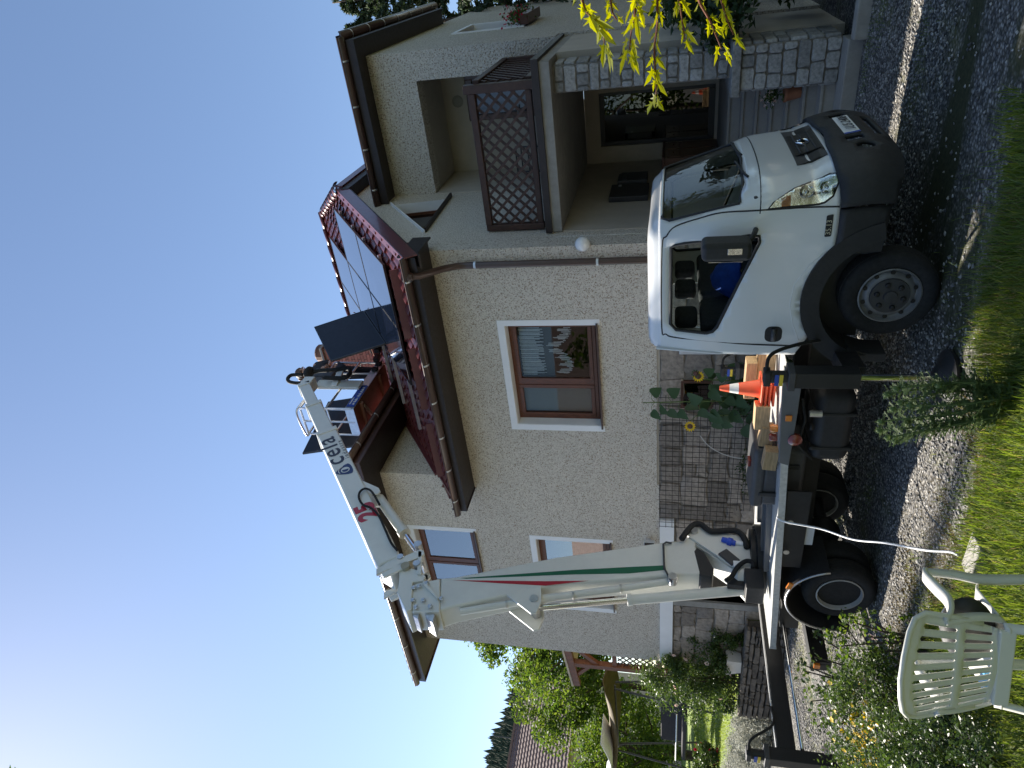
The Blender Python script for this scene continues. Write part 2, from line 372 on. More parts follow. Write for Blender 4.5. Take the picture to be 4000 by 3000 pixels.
MT['leafB'] = leafmat('bush_leaf', (.04, .075, .018), (.055, .10, .022), (.085, .13, .03), .42, .32, .42)
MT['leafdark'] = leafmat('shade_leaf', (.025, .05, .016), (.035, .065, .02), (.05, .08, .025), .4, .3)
MT['needle'] = leafmat('needle', (.022, .045, .02), (.035, .06, .026), (.05, .075, .03), .6, .2)
MT['silver'] = leafmat('silver_leaf', (.27, .28, .24), (.36, .37, .32), (.45, .45, .40), .8, .2)
MT['thistle'] = leafmat('thistle_leaf', (.09, .15, .05), (.13, .19, .07), (.17, .22, .09), .55, .3)
MT['mapleleaf'] = leafmat('maple_leaf', (.34, .38, .015), (.30, .36, .02), (.50, .34, .015), .45, .5)
MT['yellowfl'] = leafmat('yellow_petal', (.85, .58, .012), (.9, .66, .02), (.8, .46, .01), .6, .35)
MT['pinkfl'] = leafmat('pale_petal', (.75, .6, .52), (.8, .7, .62), (.72, .5, .45), .6, .3)
MT['redfl'] = leafmat('red_petal', (.45, .015, .03), (.5, .02, .05), (.38, .01, .02), .6, .3)
MT['pot'] = M('white_pot', (.66, .64, .6), .7, var=.1, vs=8, dirt=.2)
MT['terracotta'] = M('terracotta', (.3, .12, .06), .8, var=.15)
MT['rooftile'] = M('brown_tile', (.17, .10, .085), .75, var=.2, vs=4, obj=.12)
MT['neighwall'] = M('neighbour_wall', (.55, .42, .36), .9, var=.06)
MT['beige'] = M('beige_board', (.5, .42, .3), .7, var=.1)
MT['tan'] = M('canopy_tan', (.13, .095, .045), .85, var=.2, vs=5)
MT['pergola'] = M('pergola_wood', (.15, .055, .028), .6, var=.25, vs=8)
MT['lampwhite'] = M('lamp_globe', (.8, .8, .78), .25, var=.02, coat=.4)
MT['wire'] = M('rusty_wire', (.03, .024, .02), .7, .3, var=.3)
MT['cable'] = M('white_cable', (.78, .78, .78), .45, var=.03)
MT['flashing'] = M('rust_sheet', (.17, .075, .045), .65, .2, var=.35, vs=7)
def groundmat():
    mt, n, p = nmat('gravel'); co = coords(n, 'Object')
    def vor(sc):
        v = n.nodes.new('ShaderNodeTexVoronoi'); v.inputs['Scale'].default_value = sc; n.links.new(co, v.inputs['Vector']); return v
    v1, v2 = vor(38), vor(85); sp = n.nodes.new('ShaderNodeSeparateColor'); n.links.new(v1.outputs['Color'], sp.inputs[0])
    c = ramp(n, sp.outputs[0], [(0, (.08, .08, .085)), (.5, (.19, .185, .175)), (1, (.38, .365, .34))])
    gap = ramp(n, v1.outputs['Distance'], [(.25, (1, 1, 1)), (.62, (.35, .33, .3))]); c = mix(n, 1., c, gap, 'MULTIPLY')
    moss = ramp(n, noise_t(n, co, .85, 6, .7), [(.5, (0, 0, 0)), (.66, (1, 1, 1))]); mc = ramp(n, noise_t(n, co, 25, 4), [(.3, (.05, .07, .015)), (.7, (.13, .12, .03))])
    f = n.nodes.new('ShaderNodeMath'); f.operation = 'MULTIPLY'; f.inputs[1].default_value = .8; n.links.new(moss, f.inputs[0]); c = mix(n, f.outputs[0], c, mc)
    # mossy earth bands in front of the truck, coloured darker to deepen the shade there
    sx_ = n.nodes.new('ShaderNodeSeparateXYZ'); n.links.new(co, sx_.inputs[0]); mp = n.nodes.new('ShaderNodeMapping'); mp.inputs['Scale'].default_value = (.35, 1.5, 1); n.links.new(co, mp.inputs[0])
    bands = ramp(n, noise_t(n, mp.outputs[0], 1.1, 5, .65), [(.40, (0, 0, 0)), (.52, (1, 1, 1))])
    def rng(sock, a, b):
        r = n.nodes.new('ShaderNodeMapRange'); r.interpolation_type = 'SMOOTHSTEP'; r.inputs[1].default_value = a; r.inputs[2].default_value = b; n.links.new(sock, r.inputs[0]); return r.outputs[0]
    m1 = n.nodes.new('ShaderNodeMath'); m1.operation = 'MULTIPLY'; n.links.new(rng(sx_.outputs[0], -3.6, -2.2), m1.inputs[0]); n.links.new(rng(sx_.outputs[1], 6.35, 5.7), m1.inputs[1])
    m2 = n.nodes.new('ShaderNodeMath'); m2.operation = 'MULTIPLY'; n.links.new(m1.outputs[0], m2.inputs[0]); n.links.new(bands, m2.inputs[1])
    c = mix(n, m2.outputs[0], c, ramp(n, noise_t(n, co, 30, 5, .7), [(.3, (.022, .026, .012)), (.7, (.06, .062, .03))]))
    n.links.new(c, p.inputs['Base Color']); p.inputs['Roughness'].default_value = .9; p.inputs['Specular IOR Level'].default_value = .25
    bump(n, p, v1.outputs['Distance'], -1., .02); bump(n, p, v2.outputs['Distance'], -.6, .008); return mt
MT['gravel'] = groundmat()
MT['pebble'] = M('pebble', (.34, .33, .31), .85, var=.3, vs=40)
_mt = MT['pebble']; _n = _mt.node_tree; _p = _n.nodes['Principled BSDF']; _g = _n.nodes.new('ShaderNodeNewGeometry')
_n.links.new(ramp(_n, _g.outputs['Random Per Island'], [(0, (.06, .06, .066)), (.45, (.2, .195, .185)), (.8, (.34, .325, .30)), (1, (.46, .44, .41))]), _p.inputs['Base Color'])
MT['lawnsoil'] = M('lawn_soil', (.085, .11, .025), .95, var=.45, vs=9, bmp=.8, bs=30, bd=.03)
MT['farlawn'] = M('far_lawn', (.16, .22, .025), .9, var=.35, vs=6, bmp=.8, bs=60, bd=.03)
MT['hill'] = M('hill', (.05, .07, .025), .95, var=.3, vs=.05)
MT['farforest'] = leafmat('far_forest', (.025, .04, .022), (.035, .055, .03), (.05, .07, .035), .9, .1)
MT['paleplastic'] = M('pale_plastic', (.55, .56, .56), .5)
MT['plug'] = M('plug_blue', (.02, .07, .5), .45)
MT['dirtybeige'] = M('cover_beige', (.33, .31, .24), .6, var=.08)
# ================================================================ ground
def gz(x, y): return .027*(max(min(x, -2.5), -6.5)+2.5)
def axis_pts(): return sorted(set([-900, -400, -200, -100, -60, -40, -30, -24, -20]+[round(-18+.5*i, 2) for i in range(53)]+[10, 13, 17, 25, 40, 80, 160, 400, 900]))
ax = axis_pts(); ay = sorted(set([-600, -200, -80, -30, -12, -6]+[round(-3+.5*i, 2) for i in range(37)]+[17, 20, 25, 32, 45, 80, 160, 400, 900]))
gv = [(x, y, gz(x, y)+(.02*noise.noise(Vector((x*.8, y*.8, 0))) if abs(x) < 20 and abs(y) < 20 else 0)) for y in ay for x in ax]; nx = len(ax)
gf = [(j*nx+i, j*nx+i+1, (j+1)*nx+i+1, (j+1)*nx+i) for j in range(len(ay)-1) for i in range(nx-1)]
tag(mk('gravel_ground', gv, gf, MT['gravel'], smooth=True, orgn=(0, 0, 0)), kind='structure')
def pebbles(n, region, smin, smax, name, lab):
    x = RNG.uniform(region[0], region[1], n); y = RNG.uniform(region[2], region[3], n)
    keep = (RNG.random(n) > np.clip((x+3.6)/1.4, 0, 1)*np.clip((6.4-y)/.6, 0, 1)*.9); x, y = x[keep], y[keep]; n = len(x)
    s = RNG.uniform(smin, smax, n)*RNG.choice([1, 1, 1.4], n); z = .027*(np.clip(x, -6.5, -2.5)+2.5)
    octv = np.array([(1, 0, 0), (-1, 0, 0), (0, 1, 0), (0, -1, 0), (0, 0, 1), (0, 0, -1)], float)
    octf = np.array([(0, 2, 4), (2, 1, 4), (1, 3, 4), (3, 0, 4), (2, 0, 5), (1, 2, 5), (3, 1, 5), (0, 3, 5)])
    V = octv[None]*np.stack([s, s*RNG.uniform(.6, 1, n), s*RNG.uniform(.35, .7, n)], 1)[:, None, :]
    V += RNG.normal(0, .16, V.shape)*s[:, None, None]; a = RNG.uniform(0, 2*PI, n); ca, sa = np.cos(a)[:, None], np.sin(a)[:, None]
    V[:, :, 0], V[:, :, 1] = V[:, :, 0]*ca-V[:, :, 1]*sa, V[:, :, 0]*sa+V[:, :, 1]*ca
    V += np.stack([x, y, z+s*.25], 1)[:, None, :]
    F = (octf[None]+(np.arange(n)*6)[:, None, None]).reshape(-1, 3)
    tag(fastidx(name, V.reshape(-1, 3), F, MT['pebble'], kind='stuff'), lab, 'gravel')
pebbles(52000, (-11.5, 1.2, 3.9, 8.5), .008, .017, 'gravel', 'loose grey gravel lying over the driveway')

# foreground lawn: an uneven sheet a few centimetres above the gravel, with real blades
def lawn_edge(x): return 3.72 + .10*math.sin(x*2.1)+.07*math.sin(x*5.3+1) + (.42*(x+3.2) if x > -3.2 else -.02*(x+3.2)) 
lx = [-6.5+.15*i for i in range(64)]; lv = []; lf = []
for x in lx:
    e = lawn_edge(x)
    for k in range(9): t = k/8; y = 0.4+(e-.4)*t; lv.append((x, y, gz(x, y)+.045*(1-t**6)+.006+.02*noise.noise(Vector((x*1.5, y*1.5, 3)))*(1-t)))
for i in range(len(lx)-1):
    for k in range(8): lf.append((i*9+k, (i+1)*9+k, (i+1)*9+k+1, i*9+k+1))
tag(mk('lawn', lv, lf, MT['lawnsoil'], smooth=True), kind='structure')
def blades(n, pts, hmin, hmax, w, mat, name, lab, cat='grass', lean=.5):
    """pts (n,3) roots -> bent two-segment blades"""
    a = RNG.uniform(0, 2*PI, n); h = RNG.uniform(hmin, hmax, n)*RNG.uniform(.6, 1.15, n); ln = RNG.uniform(.15, lean, n)*h*1.6
    dx, dy = np.cos(a), np.sin(a); sx, sy = -dy*w*RNG.uniform(.6, 1.3, n), dx*w*RNG.uniform(.6, 1.3, n)
    b = pts; mid = b+np.stack([dx*ln*.35, dy*ln*.35, h*.6], 1); tip = b+np.stack([dx*ln, dy*ln, h], 1); sd = np.stack([sx, sy, np.zeros(n)], 1)
    V = np.stack([b-sd, b+sd, mid+sd*.8, mid-sd*.8, tip], 1).reshape(-1, 3); i0 = (np.arange(n)*5)[:, None]
    F = np.concatenate([i0+np.array([[0, 1, 2]]), i0+np.array([[0, 2, 3]]), i0+np.array([[3, 2, 4]])])
    return tag(fastidx(name, V, F, mat, kind='stuff'), lab, cat)
def lawn_points(n, x0, x1, thin=0):
    x = RNG.uniform(x0, x1, n); e = np.array([lawn_edge(q) for q in x]); y = .9+(e-.9)*RNG.uniform(0, 1.03, n)**.8
    z = .027*(np.clip(x, -6.5, -2.5)+2.5)+.03
    return np.stack([x, y, z], 1)
blades(52000, lawn_points(52000, -6.6, -1.0), .05, .15, .0034, MT['grassm'], 'grass', 'tall green grass around the white chair')
x = RNG.uniform(-5.5, -1.6, 2600); y = np.array([lawn_edge(q) for q in x])+np.abs(RNG.normal(0, .3, 2600))
blades(2600, np.stack([x, y, .027*(np.clip(x, -6.5, -2.5)+2.5)], 1), .03, .08, .002, MT['grassm'], 'weeds', 'sparse weeds spreading into the gravel', 'weeds')
x = RNG.uniform(-6, -1.4, 2600); y = np.array([lawn_edge(q) for q in x])-np.abs(RNG.normal(0, .35, 2600))+.12
blades(2600, np.stack([x, y, .027*(np.clip(x, -6.5, -2.5)+2.5)+.02], 1), .04, .12, .003, MT['drygrass'], 'dry_grass', 'dry straw-coloured grass along the lawn edge')
x = RNG.uniform(-6.2, -2.9, 15000); y = np.array([lawn_edge(q) for q in x])+np.abs(RNG.normal(0, .45, 15000)); ok = np.array([noise.noise(Vector((a*1.6, b*1.6, 7))) > -.12 for a, b in zip(x, y)]); x, y = x[ok], y[ok]
blades(len(x), np.stack([x, y, .027*(np.clip(x, -6.5, -2.5)+2.5)], 1), .012, .03, .003, MT['drymoss'], 'dry_moss', 'brownish dry moss creeping over the gravel by the lawn', 'moss')
# moss and grass tufts along the kerb and the sunlit strip
cx = RNG.uniform(-9, 1.2, 34); cy = np.where(RNG.random(34) < .5, RNG.uniform(7.9, 8.4, 34), RNG.uniform(5.6, 7.6, 34)); k = RNG.integers(0, 34, 5200)
x = cx[k]+RNG.normal(0, .22, 5200); y = cy[k]+RNG.normal(0, .09, 5200); ok = (y < 8.42); x, y = x[ok], y[ok]
blades(len(x), np.stack([x, y, .027*(np.clip(x, -6.5, -2.5)+2.5)], 1), .02, .05, .002, MT['grassm'], 'moss', 'low moss tufts along the driveway', 'moss')
tag(MB().box(-3.75, -3.45, 3.45, 3.6, -.05, .075).build('edging_stone', MT['concrete'], None, bevel=.012), 'low concrete edging stone between the lawn and the gravel', 'edging stone')

# ================================================================ house
HOUSE = thing('house', 'roughcast house with red metal roof, balcony and stone base', 'house', (-7, 11, 0))
def wall(name, axis, c0, c1, u0, u1, z0, z1, holes, mat, parent=HOUSE, reveal=None):
    """slab between c0 and c1 along axis ('y': u is x, 'x': u is y) with rectangular openings"""
    us = sorted({u0, u1, *[h[0] for h in holes], *[h[1] for h in holes]}); zs = sorted({z0, z1, *[h[2] for h in holes], *[h[3] for h in holes]})
    mb = MB(); P = (lambda u, c, z: (u, c, z)) if axis == 'y' else (lambda u, c, z: (c, u, z))
    hole = lambda u, z: any(h[0] < u < h[1] and h[2] < z < h[3] for h in holes)
    solid = {}
    for i in range(len(us)-1):
        for j in range(len(zs)-1): solid[i, j] = not hole((us[i]+us[i+1])/2, (zs[j]+zs[j+1])/2)
    for (i, j), s in solid.items():
        if not s: continue
        a, b, c, d = us[i], us[i+1], zs[j], zs[j+1]
        mb.add([P(a, c0, c), P(b, c0, c), P(b, c0, d), P(a, c0, d)], [(0, 1, 2, 3)]); mb.add([P(a, c1, c), P(b, c1, c), P(b, c1, d), P(a, c1, d)], [(3, 2, 1, 0)])
        for di, dj, e in ((-1, 0, (a, c, a, d)), (1, 0, (b, c, b, d)), (0, -1, (a, c, b, c)), (0, 1, (a, d, b, d))):
            if not solid.get((i+di, j+dj), False): mb.add([P(e[0], c0, e[1]), P(e[2], c0, e[3]), P(e[2], c1, e[3]), P(e[0], c1, e[1])], [(0, 1, 2, 3)])
    return mb.build(name, mat, parent)
YF = 8.5; XG = -3.38; XT = -7.49; XL = -12.07
W1 = (-6.34, -4.57, 3.0, 4.33); W2 = (-10.62, -8.83, 5.44, 6.62); W3 = (-10.64, -8.90, 2.97, 4.30)
wall('wall', 'y', YF, YF+.35, XT, XG, 2.16, 5.6, [W1], MT['stucco'])
wall('wall', 'y', YF, YF+.35, XL, XT, 2.12, 7.1, [W2, W3], MT['stucco'])
wall('wall', 'x', XT, XT-.35, YF+.352, 17, 5.2, 7.1, [], MT['stucco'])          # side of the taller block above the low roof
wall('wall', 'x', XL, XL+.35, YF+.352, 17, -.4, 7.1, [], MT['stucco'])
wall('wall', 'y', 16.9, 17.2, XL+.352, XT-.352, -.4, 7.1, [], MT['stucco'])
# gable wall with a triangular window
RM = .735; roofz = lambda y: 5.33+RM*(y-7.85)
tri = [(9.3, 5.57), (10.78, 5.63), (10.60, 6.52)]
gp = [(8.85, -.3), (18.3, -.3), (18.3, 5.6), (16.02, roofz(11.08)-.16), (11.08, roofz(11.08)-.16), (8.853, roofz(8.853)-.16)]
sheet(gp, [tri], lambda u, v: (XG, u, v), .6).build('gable_wall', MT['stucco'], HOUSE)
MB().box(XG-.35, XG-.002, YF+.002, 8.852, 5.605, roofz(8.5)-.17).build('wall_infill', MT['stucco'], HOUSE)
tw = part('window', HOUSE, (XG, 10.2, 5.6)); mb = MB()
for i in range(3): p, q = tri[i], tri[(i+1) % 3]; mb.add([(XG+.002, *p), (XG+.002, *q), (XG-.22, *q), (XG-.22, *p)], [(0, 1, 2, 3)])
mb.build('reveal', MT['white'], tw)
MB().bar((XG+.006, 9.2, 5.545), (XG+.006, 10.62, 6.60), .016, .085, up=(1, 0, 0)).build('trim', MT['white'], tw)
MB().bar((XG+.02, 9.24, 5.545), (XG+.02, 10.9, 5.61), .10, .03).build('sill', MT['soffit'], tw)
mb = MB()
for i in range(3): mb.bar((XG-.2, *tri[i]), (XG-.2, *tri[(i+1) % 3]), .05, .07, up=(1, 0, 0))
mb.build('frame', MT['winframe'], tw); MB().add([(XG-.21, *t) for t in tri], [(0, 1, 2)]).build('pane', MT['darkglass'], tw)
# plaster inside porch and loggia, laid over the gable wall
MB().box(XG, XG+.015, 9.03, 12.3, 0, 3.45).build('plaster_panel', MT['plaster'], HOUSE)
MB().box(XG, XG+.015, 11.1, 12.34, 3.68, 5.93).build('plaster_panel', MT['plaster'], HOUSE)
# wing with loggia
XR = -1.14; YWG = 11.1
wall('wing_wall', 'y', YWG, YWG+.3, XG+.02, XR, 3.68, 6.78, [(XG, -1.57, 3.67, 5.94)], MT['stucco_wing'])
wall('wing_wall', 'x', XR, XR-.3, YWG+.302, 19, 0, 6.78, [(13.05, 14.3, 4.55, 5.74)], MT['stucco_wing'])
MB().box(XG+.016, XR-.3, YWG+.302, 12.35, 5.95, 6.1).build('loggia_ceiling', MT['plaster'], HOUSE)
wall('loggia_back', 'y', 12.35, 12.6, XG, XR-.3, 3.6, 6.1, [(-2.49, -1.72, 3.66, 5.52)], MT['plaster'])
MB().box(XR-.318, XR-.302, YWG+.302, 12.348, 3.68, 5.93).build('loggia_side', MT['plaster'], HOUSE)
dr = part('balcony_door', HOUSE, (-2.1, 12.4, 3.66))
mb = MB(); [mb.box(*b) for b in ((-2.49, -2.40, 12.36, 12.46, 3.66, 5.52), (-1.81, -1.72, 12.36, 12.46, 3.66, 5.52), (-2.40, -1.81, 12.36, 12.46, 5.40, 5.52), (-2.40, -1.81, 12.36, 12.46, 3.66, 4.35))]
mb.build('frame', MT['door'], dr, bevel=.008); MB().box(-2.40, -1.81, 12.41, 12.42, 4.35, 5.40).build('pane', MT['darkglass'], dr)
MB().tube([(-2.43, 12.33, 4.62), (-2.30, 12.33, 4.62)], .012).build('handle', MT['steel'], dr)
MB().lathe([(.0, 0), (.1, 0), (.1, .02), (.06, .03), (0, .03)], (-2.14, 12.35, 5.69), (0, -1, 0), 20).build('wall_vent', M('vent_grey', (.25, .24, .2), .7), HOUSE)
# window in the wing's far side with flower box
fw_ = part('window', HOUSE, (XR, 13.7, 4.55)); mb = MB()
for b in ((13.05, 13.055, 4.55, 5.74), (14.295, 14.3, 4.55, 5.74)): mb.box(XR-.28, XR+.004, b[0], b[1], b[2], b[3])
mb.box(XR-.28, XR+.004, 13.055, 14.295, 5.735, 5.74); mb.box(XR-.05, XR+.02, 12.97, 13.05, 4.5, 5.82); mb.box(XR-.05, XR+.02, 14.3, 14.38, 4.5, 5.82); mb.box(XR-.05, XR+.02, 13.05, 14.3, 5.74, 5.82)
mb.build('reveal', MT['white'], fw_); MB().box(XR-.27, XR-.26, 13.06, 14.29, 4.56, 5.73).build('pane', MT['skyglass'], fw_)
fb = thing('flower_box', 'brown flower box with red geraniums on the far wing window', 'flower box', (XR+.15, 13.6, 4.4))
MB().box(XR+.03, XR+.2, 13.0, 14.3, 4.42, 4.56).build('box', MT['brownwood'], fb, bevel=.01)
# porch: landing, back wall, glass door
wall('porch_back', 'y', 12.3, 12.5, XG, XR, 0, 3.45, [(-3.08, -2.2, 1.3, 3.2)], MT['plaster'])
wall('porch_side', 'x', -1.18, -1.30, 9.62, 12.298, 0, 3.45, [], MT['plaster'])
MB().box(XG+.02, -1.31, 10.32, 12.29, 1.05, 1.25).build('landing', MT['concrete'], HOUSE)
gd = part('glass_door', HOUSE, (-2.64, 12.3, 1.3)); mb = MB()
for b in ((-3.08, -3.02, 1.3, 3.2), (-2.26, -2.2, 1.3, 3.2), (-3.02, -2.26, 3.12, 3.2), (-3.02, -2.26, 1.3, 1.4)): mb.box(b[0], b[1], 12.33, 12.40, b[2], b[3])
mb.build('frame', MT['black_trim'], gd, bevel=.006); MB().box(-3.02, -2.26, 12.36, 12.37, 1.4, 3.12).build('pane', MT['darkglass'], gd)
mb = MB(); [mb.box(*b) for b in ((-3.16, -3.08, 12.284, 12.298, 1.26, 3.28), (-2.2, -2.12, 12.284, 12.298, 1.26, 3.28), (-3.08, -2.2, 12.284, 12.298, 3.2, 3.28))]; mb.build('surround', MT['plaster'], gd)
MB().box(-3.1, -2.15, 12.52, 14.5, 1.2, 3.4).build('hall', MT['room'], HOUSE)
# balcony slab, drip edge
sl_ = MB().box(XG+.016, -1.19, 9.0, 12.29, 3.452, 3.64).build('balcony_slab', MT['concrete'], HOUSE, bevel=.006)
mb = MB(); mb.box(XG+.016, -1.15, 8.955, 8.998, 3.585, 3.675); mb.box(-1.188, -1.15, 8.998, 12.2, 3.585, 3.675); mb.build('drip_edge', MT['soffit'], HOUSE)
MB().box(XG+.016, -1.19, 9.0, 12.28, 3.643, 3.672).build('balcony_floor', MT['concrete'], HOUSE)
# railing: frame and diamond lattice, every slat by itself
rl = part('balcony_railing', HOUSE, (-2.4, 9.16, 3.7)); X0, X1, Z0, Z1_ = XG+.05, -1.45, 3.76, 4.5
for b in ((X0-.03, X0+.06, 9.11, 9.21, 3.72, 4.56), (X1-.06, X1+.05, 9.10, 9.22, 3.68, 4.62)): MB().box(*b).build('post', MT['lattice'], rl, bevel=.01)
MB().box(X0+.06, X1-.06, 9.10, 9.21, Z1_-.03, Z1_+.06).build('top_rail', MT['lattice'], rl, bevel=.01); MB().box(X0+.06, X1-.06, 9.12, 9.20, Z0-.03, Z0+.05).build('bottom_rail', MT['lattice'], rl, bevel=.01)
def lattice(u0, u1, v0, v1, pitch, P, parent, th=.012, w=.03):
    for sgn in (1, -1):
        k = u0-(v1-v0) if sgn > 0 else u0
        end = u1 if sgn > 0 else u1+(v1-v0)
        c = k+pitch*.5
        while c < end:
            # line u = c + sgn*(v-v0)
            va, vb = v0, v1; ua, ub = c, c+sgn*(v1-v0)
            lo, hi = (u0, u1)
            def clip(ua, va, ub, vb):
                pts = []
                for (p, q) in ((ua, va), (ub, vb)):
                    if p < lo: q = va+(lo-ua)*(vb-va)/(ub-ua); p = lo
                    if p > hi: q = va+(hi-ua)*(vb-va)/(ub-ua); p = hi
                    pts.append((p, q))
                return pts
            (pa, qa), (pb, qb) = clip(ua, va, ub, vb)
            if math.hypot(pb-pa, qb-qa) > .06:
                off = th*.55*sgn
                MB().bar(P(pa, off, qa), P(pb, off, qb), th, w, up=(P(0, 1, 0)[0]-P(0, 0, 0)[0], P(0, 1, 0)[1]-P(0, 0, 0)[1], 0)).build('slat', MT['lattice'], parent)
            c += pitch
def _barflip(P): return P
lattice(X0+.06, X1-.06, Z0+.05, Z1_-.03, .165, lambda u, o, v: (u, 9.16+o, v), rl, .036, .014)
rs = part('balcony_railing', HOUSE, (-1.42, 10.2, 3.7))
MB().box(-1.46, -1.36, 9.22, 11.09, 4.42, 4.51).build('top_rail', MT['lattice'], rs, bevel=.01); MB().box(-1.45, -1.37, 9.22, 11.09, 3.73, 3.81).build('bottom_rail', MT['lattice'], rs, bevel=.01); MB().box(-1.46, -1.36, 11.0, 11.09, 3.69, 4.418).build('post', MT['lattice'], rs, bevel=.01)
lattice(9.23, 10.99, 3.82, 4.41, .165, lambda u, o, v: (-1.41+o, u, v), rs, .036, .014)
# stairs, low wall, platform
st = part('entrance_steps', HOUSE, (-2.5, 9.6, 0)); nst = 7
for i in range(nst):
    z1 = .15+1.1*(i+1)/nst; y0 = 8.98+.19*i
    MB().box(XG+.03, -1.72, y0, y0+.19+(.0 if i < nst-1 else .0), z1-1.1/nst-.1 if i else 0, z1-.035).build('riser', MT['concrete'], st)
    MB().box(XG+.03, -1.72, y0-.025, y0+.188, z1-.034, z1).build('tread', MT['concrete'], st, bevel=.006)
MB().box(XG-.2, -1.22, 8.62, 8.98, -.2, .15).build('platform', MT['concrete'], HOUSE, bevel=.015)
MB().box(-1.215, 6, 8.45, 8.6, -.2, .14).build('kerb', MT['concrete'], None, bevel=.02); tag(bpy.data.objects['kerb'], kind='structure')
def stone(poly, fn, parent, mat, depth=.05, name='stone', inset=.012):
    """one stone: outline in (u,v), fn(u,v,h) to world with h proud of the wall"""
    n = len(poly); cx = sum(p[0] for p in poly)/n; cy = sum(p[1] for p in poly)/n
    ins = lambda p, k: (p[0]+(cx-p[0])*k/max(.02, math.hypot(p[0]-cx, p[1]-cy)), p[1]+(cy-p[1])*k/max(.02, math.hypot(p[0]-cx, p[1]-cy)))
    r0 = [fn(p[0], p[1], 0) for p in poly]; r1 = [fn(p[0], p[1], depth*.6) for p in poly]; r2 = [fn(*ins(p, inset), depth*random.uniform(.88, 1.08)) for p in poly]
    fs = [(i, (i+1) % n, n+(i+1) % n, n+i) for i in range(n)]+[(n+i, n+(i+1) % n, 2*n+(i+1) % n, 2*n+i) for i in range(n)]+[tuple(2*n+i for i in range(n))]
    return MB().add(r0+r1+r2, fs).build(name, mat, parent, smooth='auto')
def blockpoly(x0, x1, y0, y1, j, chamfer=.018):
    J = lambda: random.uniform(-j, j); c = chamfer
    return [(x0+c+J(), y0+J()), ((x0+x1)/2, y0+J()), (x1-c+J(), y0+J()), (x1+J(), y0+c), (x1+J(), y1-c), (x1-c+J(), y1+J()), ((x0+x1)/2, y1+J()), (x0+c+J(), y1+J()), (x0+J(), y1-c), (x0+J(), y0+c)]
def courses(u0, u1, v0, v1, hs, ws, fn, parent, mat, gap=.012, jit=.006, depth=.035, skip=lambda u, v: False):
    v = v0; i = 0
    while v < v1-.03:
        h = min(random.uniform(*hs), v1-v); 
        if v1-(v+h) < hs[0]*.5: h = v1-v
        u = u0; 
        while u < u1-.02:
            w_ = random.uniform(*ws)
            if u1-(u+w_) < ws[0]*.6: w_ = u1-u
            if h > hs[0]*1.5 and w_ < .3 and random.random() < .3:
                hh = h*random.uniform(.4, .6)
                for a, b in ((v, v+hh), (v+hh, v+h)):
                    if not skip(u+w_/2, (a+b)/2): stone(blockpoly(u+gap/2, u+w_-gap/2, a+gap/2, b-gap/2, jit), fn, parent, mat, depth)
            elif not skip(u+w_/2, v+h/2): stone(blockpoly(u+gap/2, u+w_-gap/2, v+gap/2, v+h-gap/2, jit), fn, parent, mat, depth)
            u += w_
        v += h
lw = part('stone_parapet', HOUSE, (-1.46, 9.6, 0)); MB().box(-1.70, -1.22, 8.93, 10.32, .15, 1.21).build('core', MT['mortar'], lw)
courses(-1.70, -1.22, .15, 1.21, (.13, .2), (.13, .3), lambda u, v, h: (u, 8.93-h, v), lw, MT['stone'])
courses(8.93, 10.3, .15, 1.21, (.13, .2), (.18, .32), lambda u, v, h: (-1.22+h, u, v), lw, MT['stone'])
courses(8.93, 10.3, .15, 1.21, (.13, .2), (.18, .32), lambda u, v, h: (-1.70-h*.6, u, v), lw, MT['stone'])
MB().box(-1.76, -1.16, 8.84, 10.34, 1.212, 1.315).build('cap', MT['stone'], lw, bevel=.015)
pl = part('stone_pillar', HOUSE, (-1.44, 9.4, 1.3)); MB().box(-1.60, -1.28, 9.2, 9.6, 1.316, 3.45).build('core', MT['mortar'], pl)
v = 1.325; i = 0
while v < 3.4:
    h = min(random.uniform(.12, .17), 3.43-v)
    if 3.43-(v+h) < .06: h = 3.43-v
    cuts = [-1.60, -1.28] if i % 2 else [-1.60, -1.60+random.uniform(.06, .1), -1.28-random.uniform(.06, .11), -1.28]
    if i % 4 == 2: cuts = [-1.60, -1.44+random.uniform(-.05, .05), -1.28]
    for a, b in zip(cuts, cuts[1:]): stone(blockpoly(a+.008, b-.008, v+.008, v+h-.008, .005), lambda u, w_, hh: (u, 9.2-hh, w_), pl, MT['stone'], .03)
    stone(blockpoly(9.21, 9.59, v+.008, v+h-.008, .005), lambda u, w_, hh: (-1.28+hh, u, w_), pl, MT['stone'], .03)
    v += h; i += 1
# stone base of the long wall
base = part('stone_base', HOUSE, (-7.7, 8.52, 0))
DOOR = (-10.22, -8.9, -.4, 1.87)
wall('backing', 'y', YF+.03, YF+.36, XL, XG, -.4, 2.115, [DOOR, (-5.98, -5.5, 1.35, 1.82)], MT['mortar'], base)
MB().box(XT+.002, XG-.002, YF+.02, YF+.34, 2.117, 2.157).build('ledge', MT['plaster'], base)
def rskip(u, v): return (-10.40 < u < -8.78 and v < 1.93) or (-6.05 < u < -5.44 and 1.28 < v < 1.88) or (u < -8.25 and v > 1.86)
courses(-8.22, XG, -.2, 2.11, (.2, .40), (.26, .62), lambda u, v, h: (u, YF+.03-h, v), base, MT['stonebrown'], .018, .03, .03, rskip)
courses(XL, -10.38, -.3, 1.87, (.24, .32), (.3, .46), lambda u, v, h: (u, YF+.03-h, v), base, MT['stonebrown'], .016, .022, .03, lambda u, v: False)
courses(-8.78, -8.24, -.2, 1.86, (.2, .36), (.24, .5), lambda u, v, h: (u, YF+.03-h, v), base, MT['stonebrown'], .02, .014, .045, lambda u, v: False)
courses(8.55, 9.0, -.2, 2.3, (.2, .3), (.2, .4), lambda u, v, h: (XG+h, u, v), base, MT['stonebrown'], .02, .014, .02)
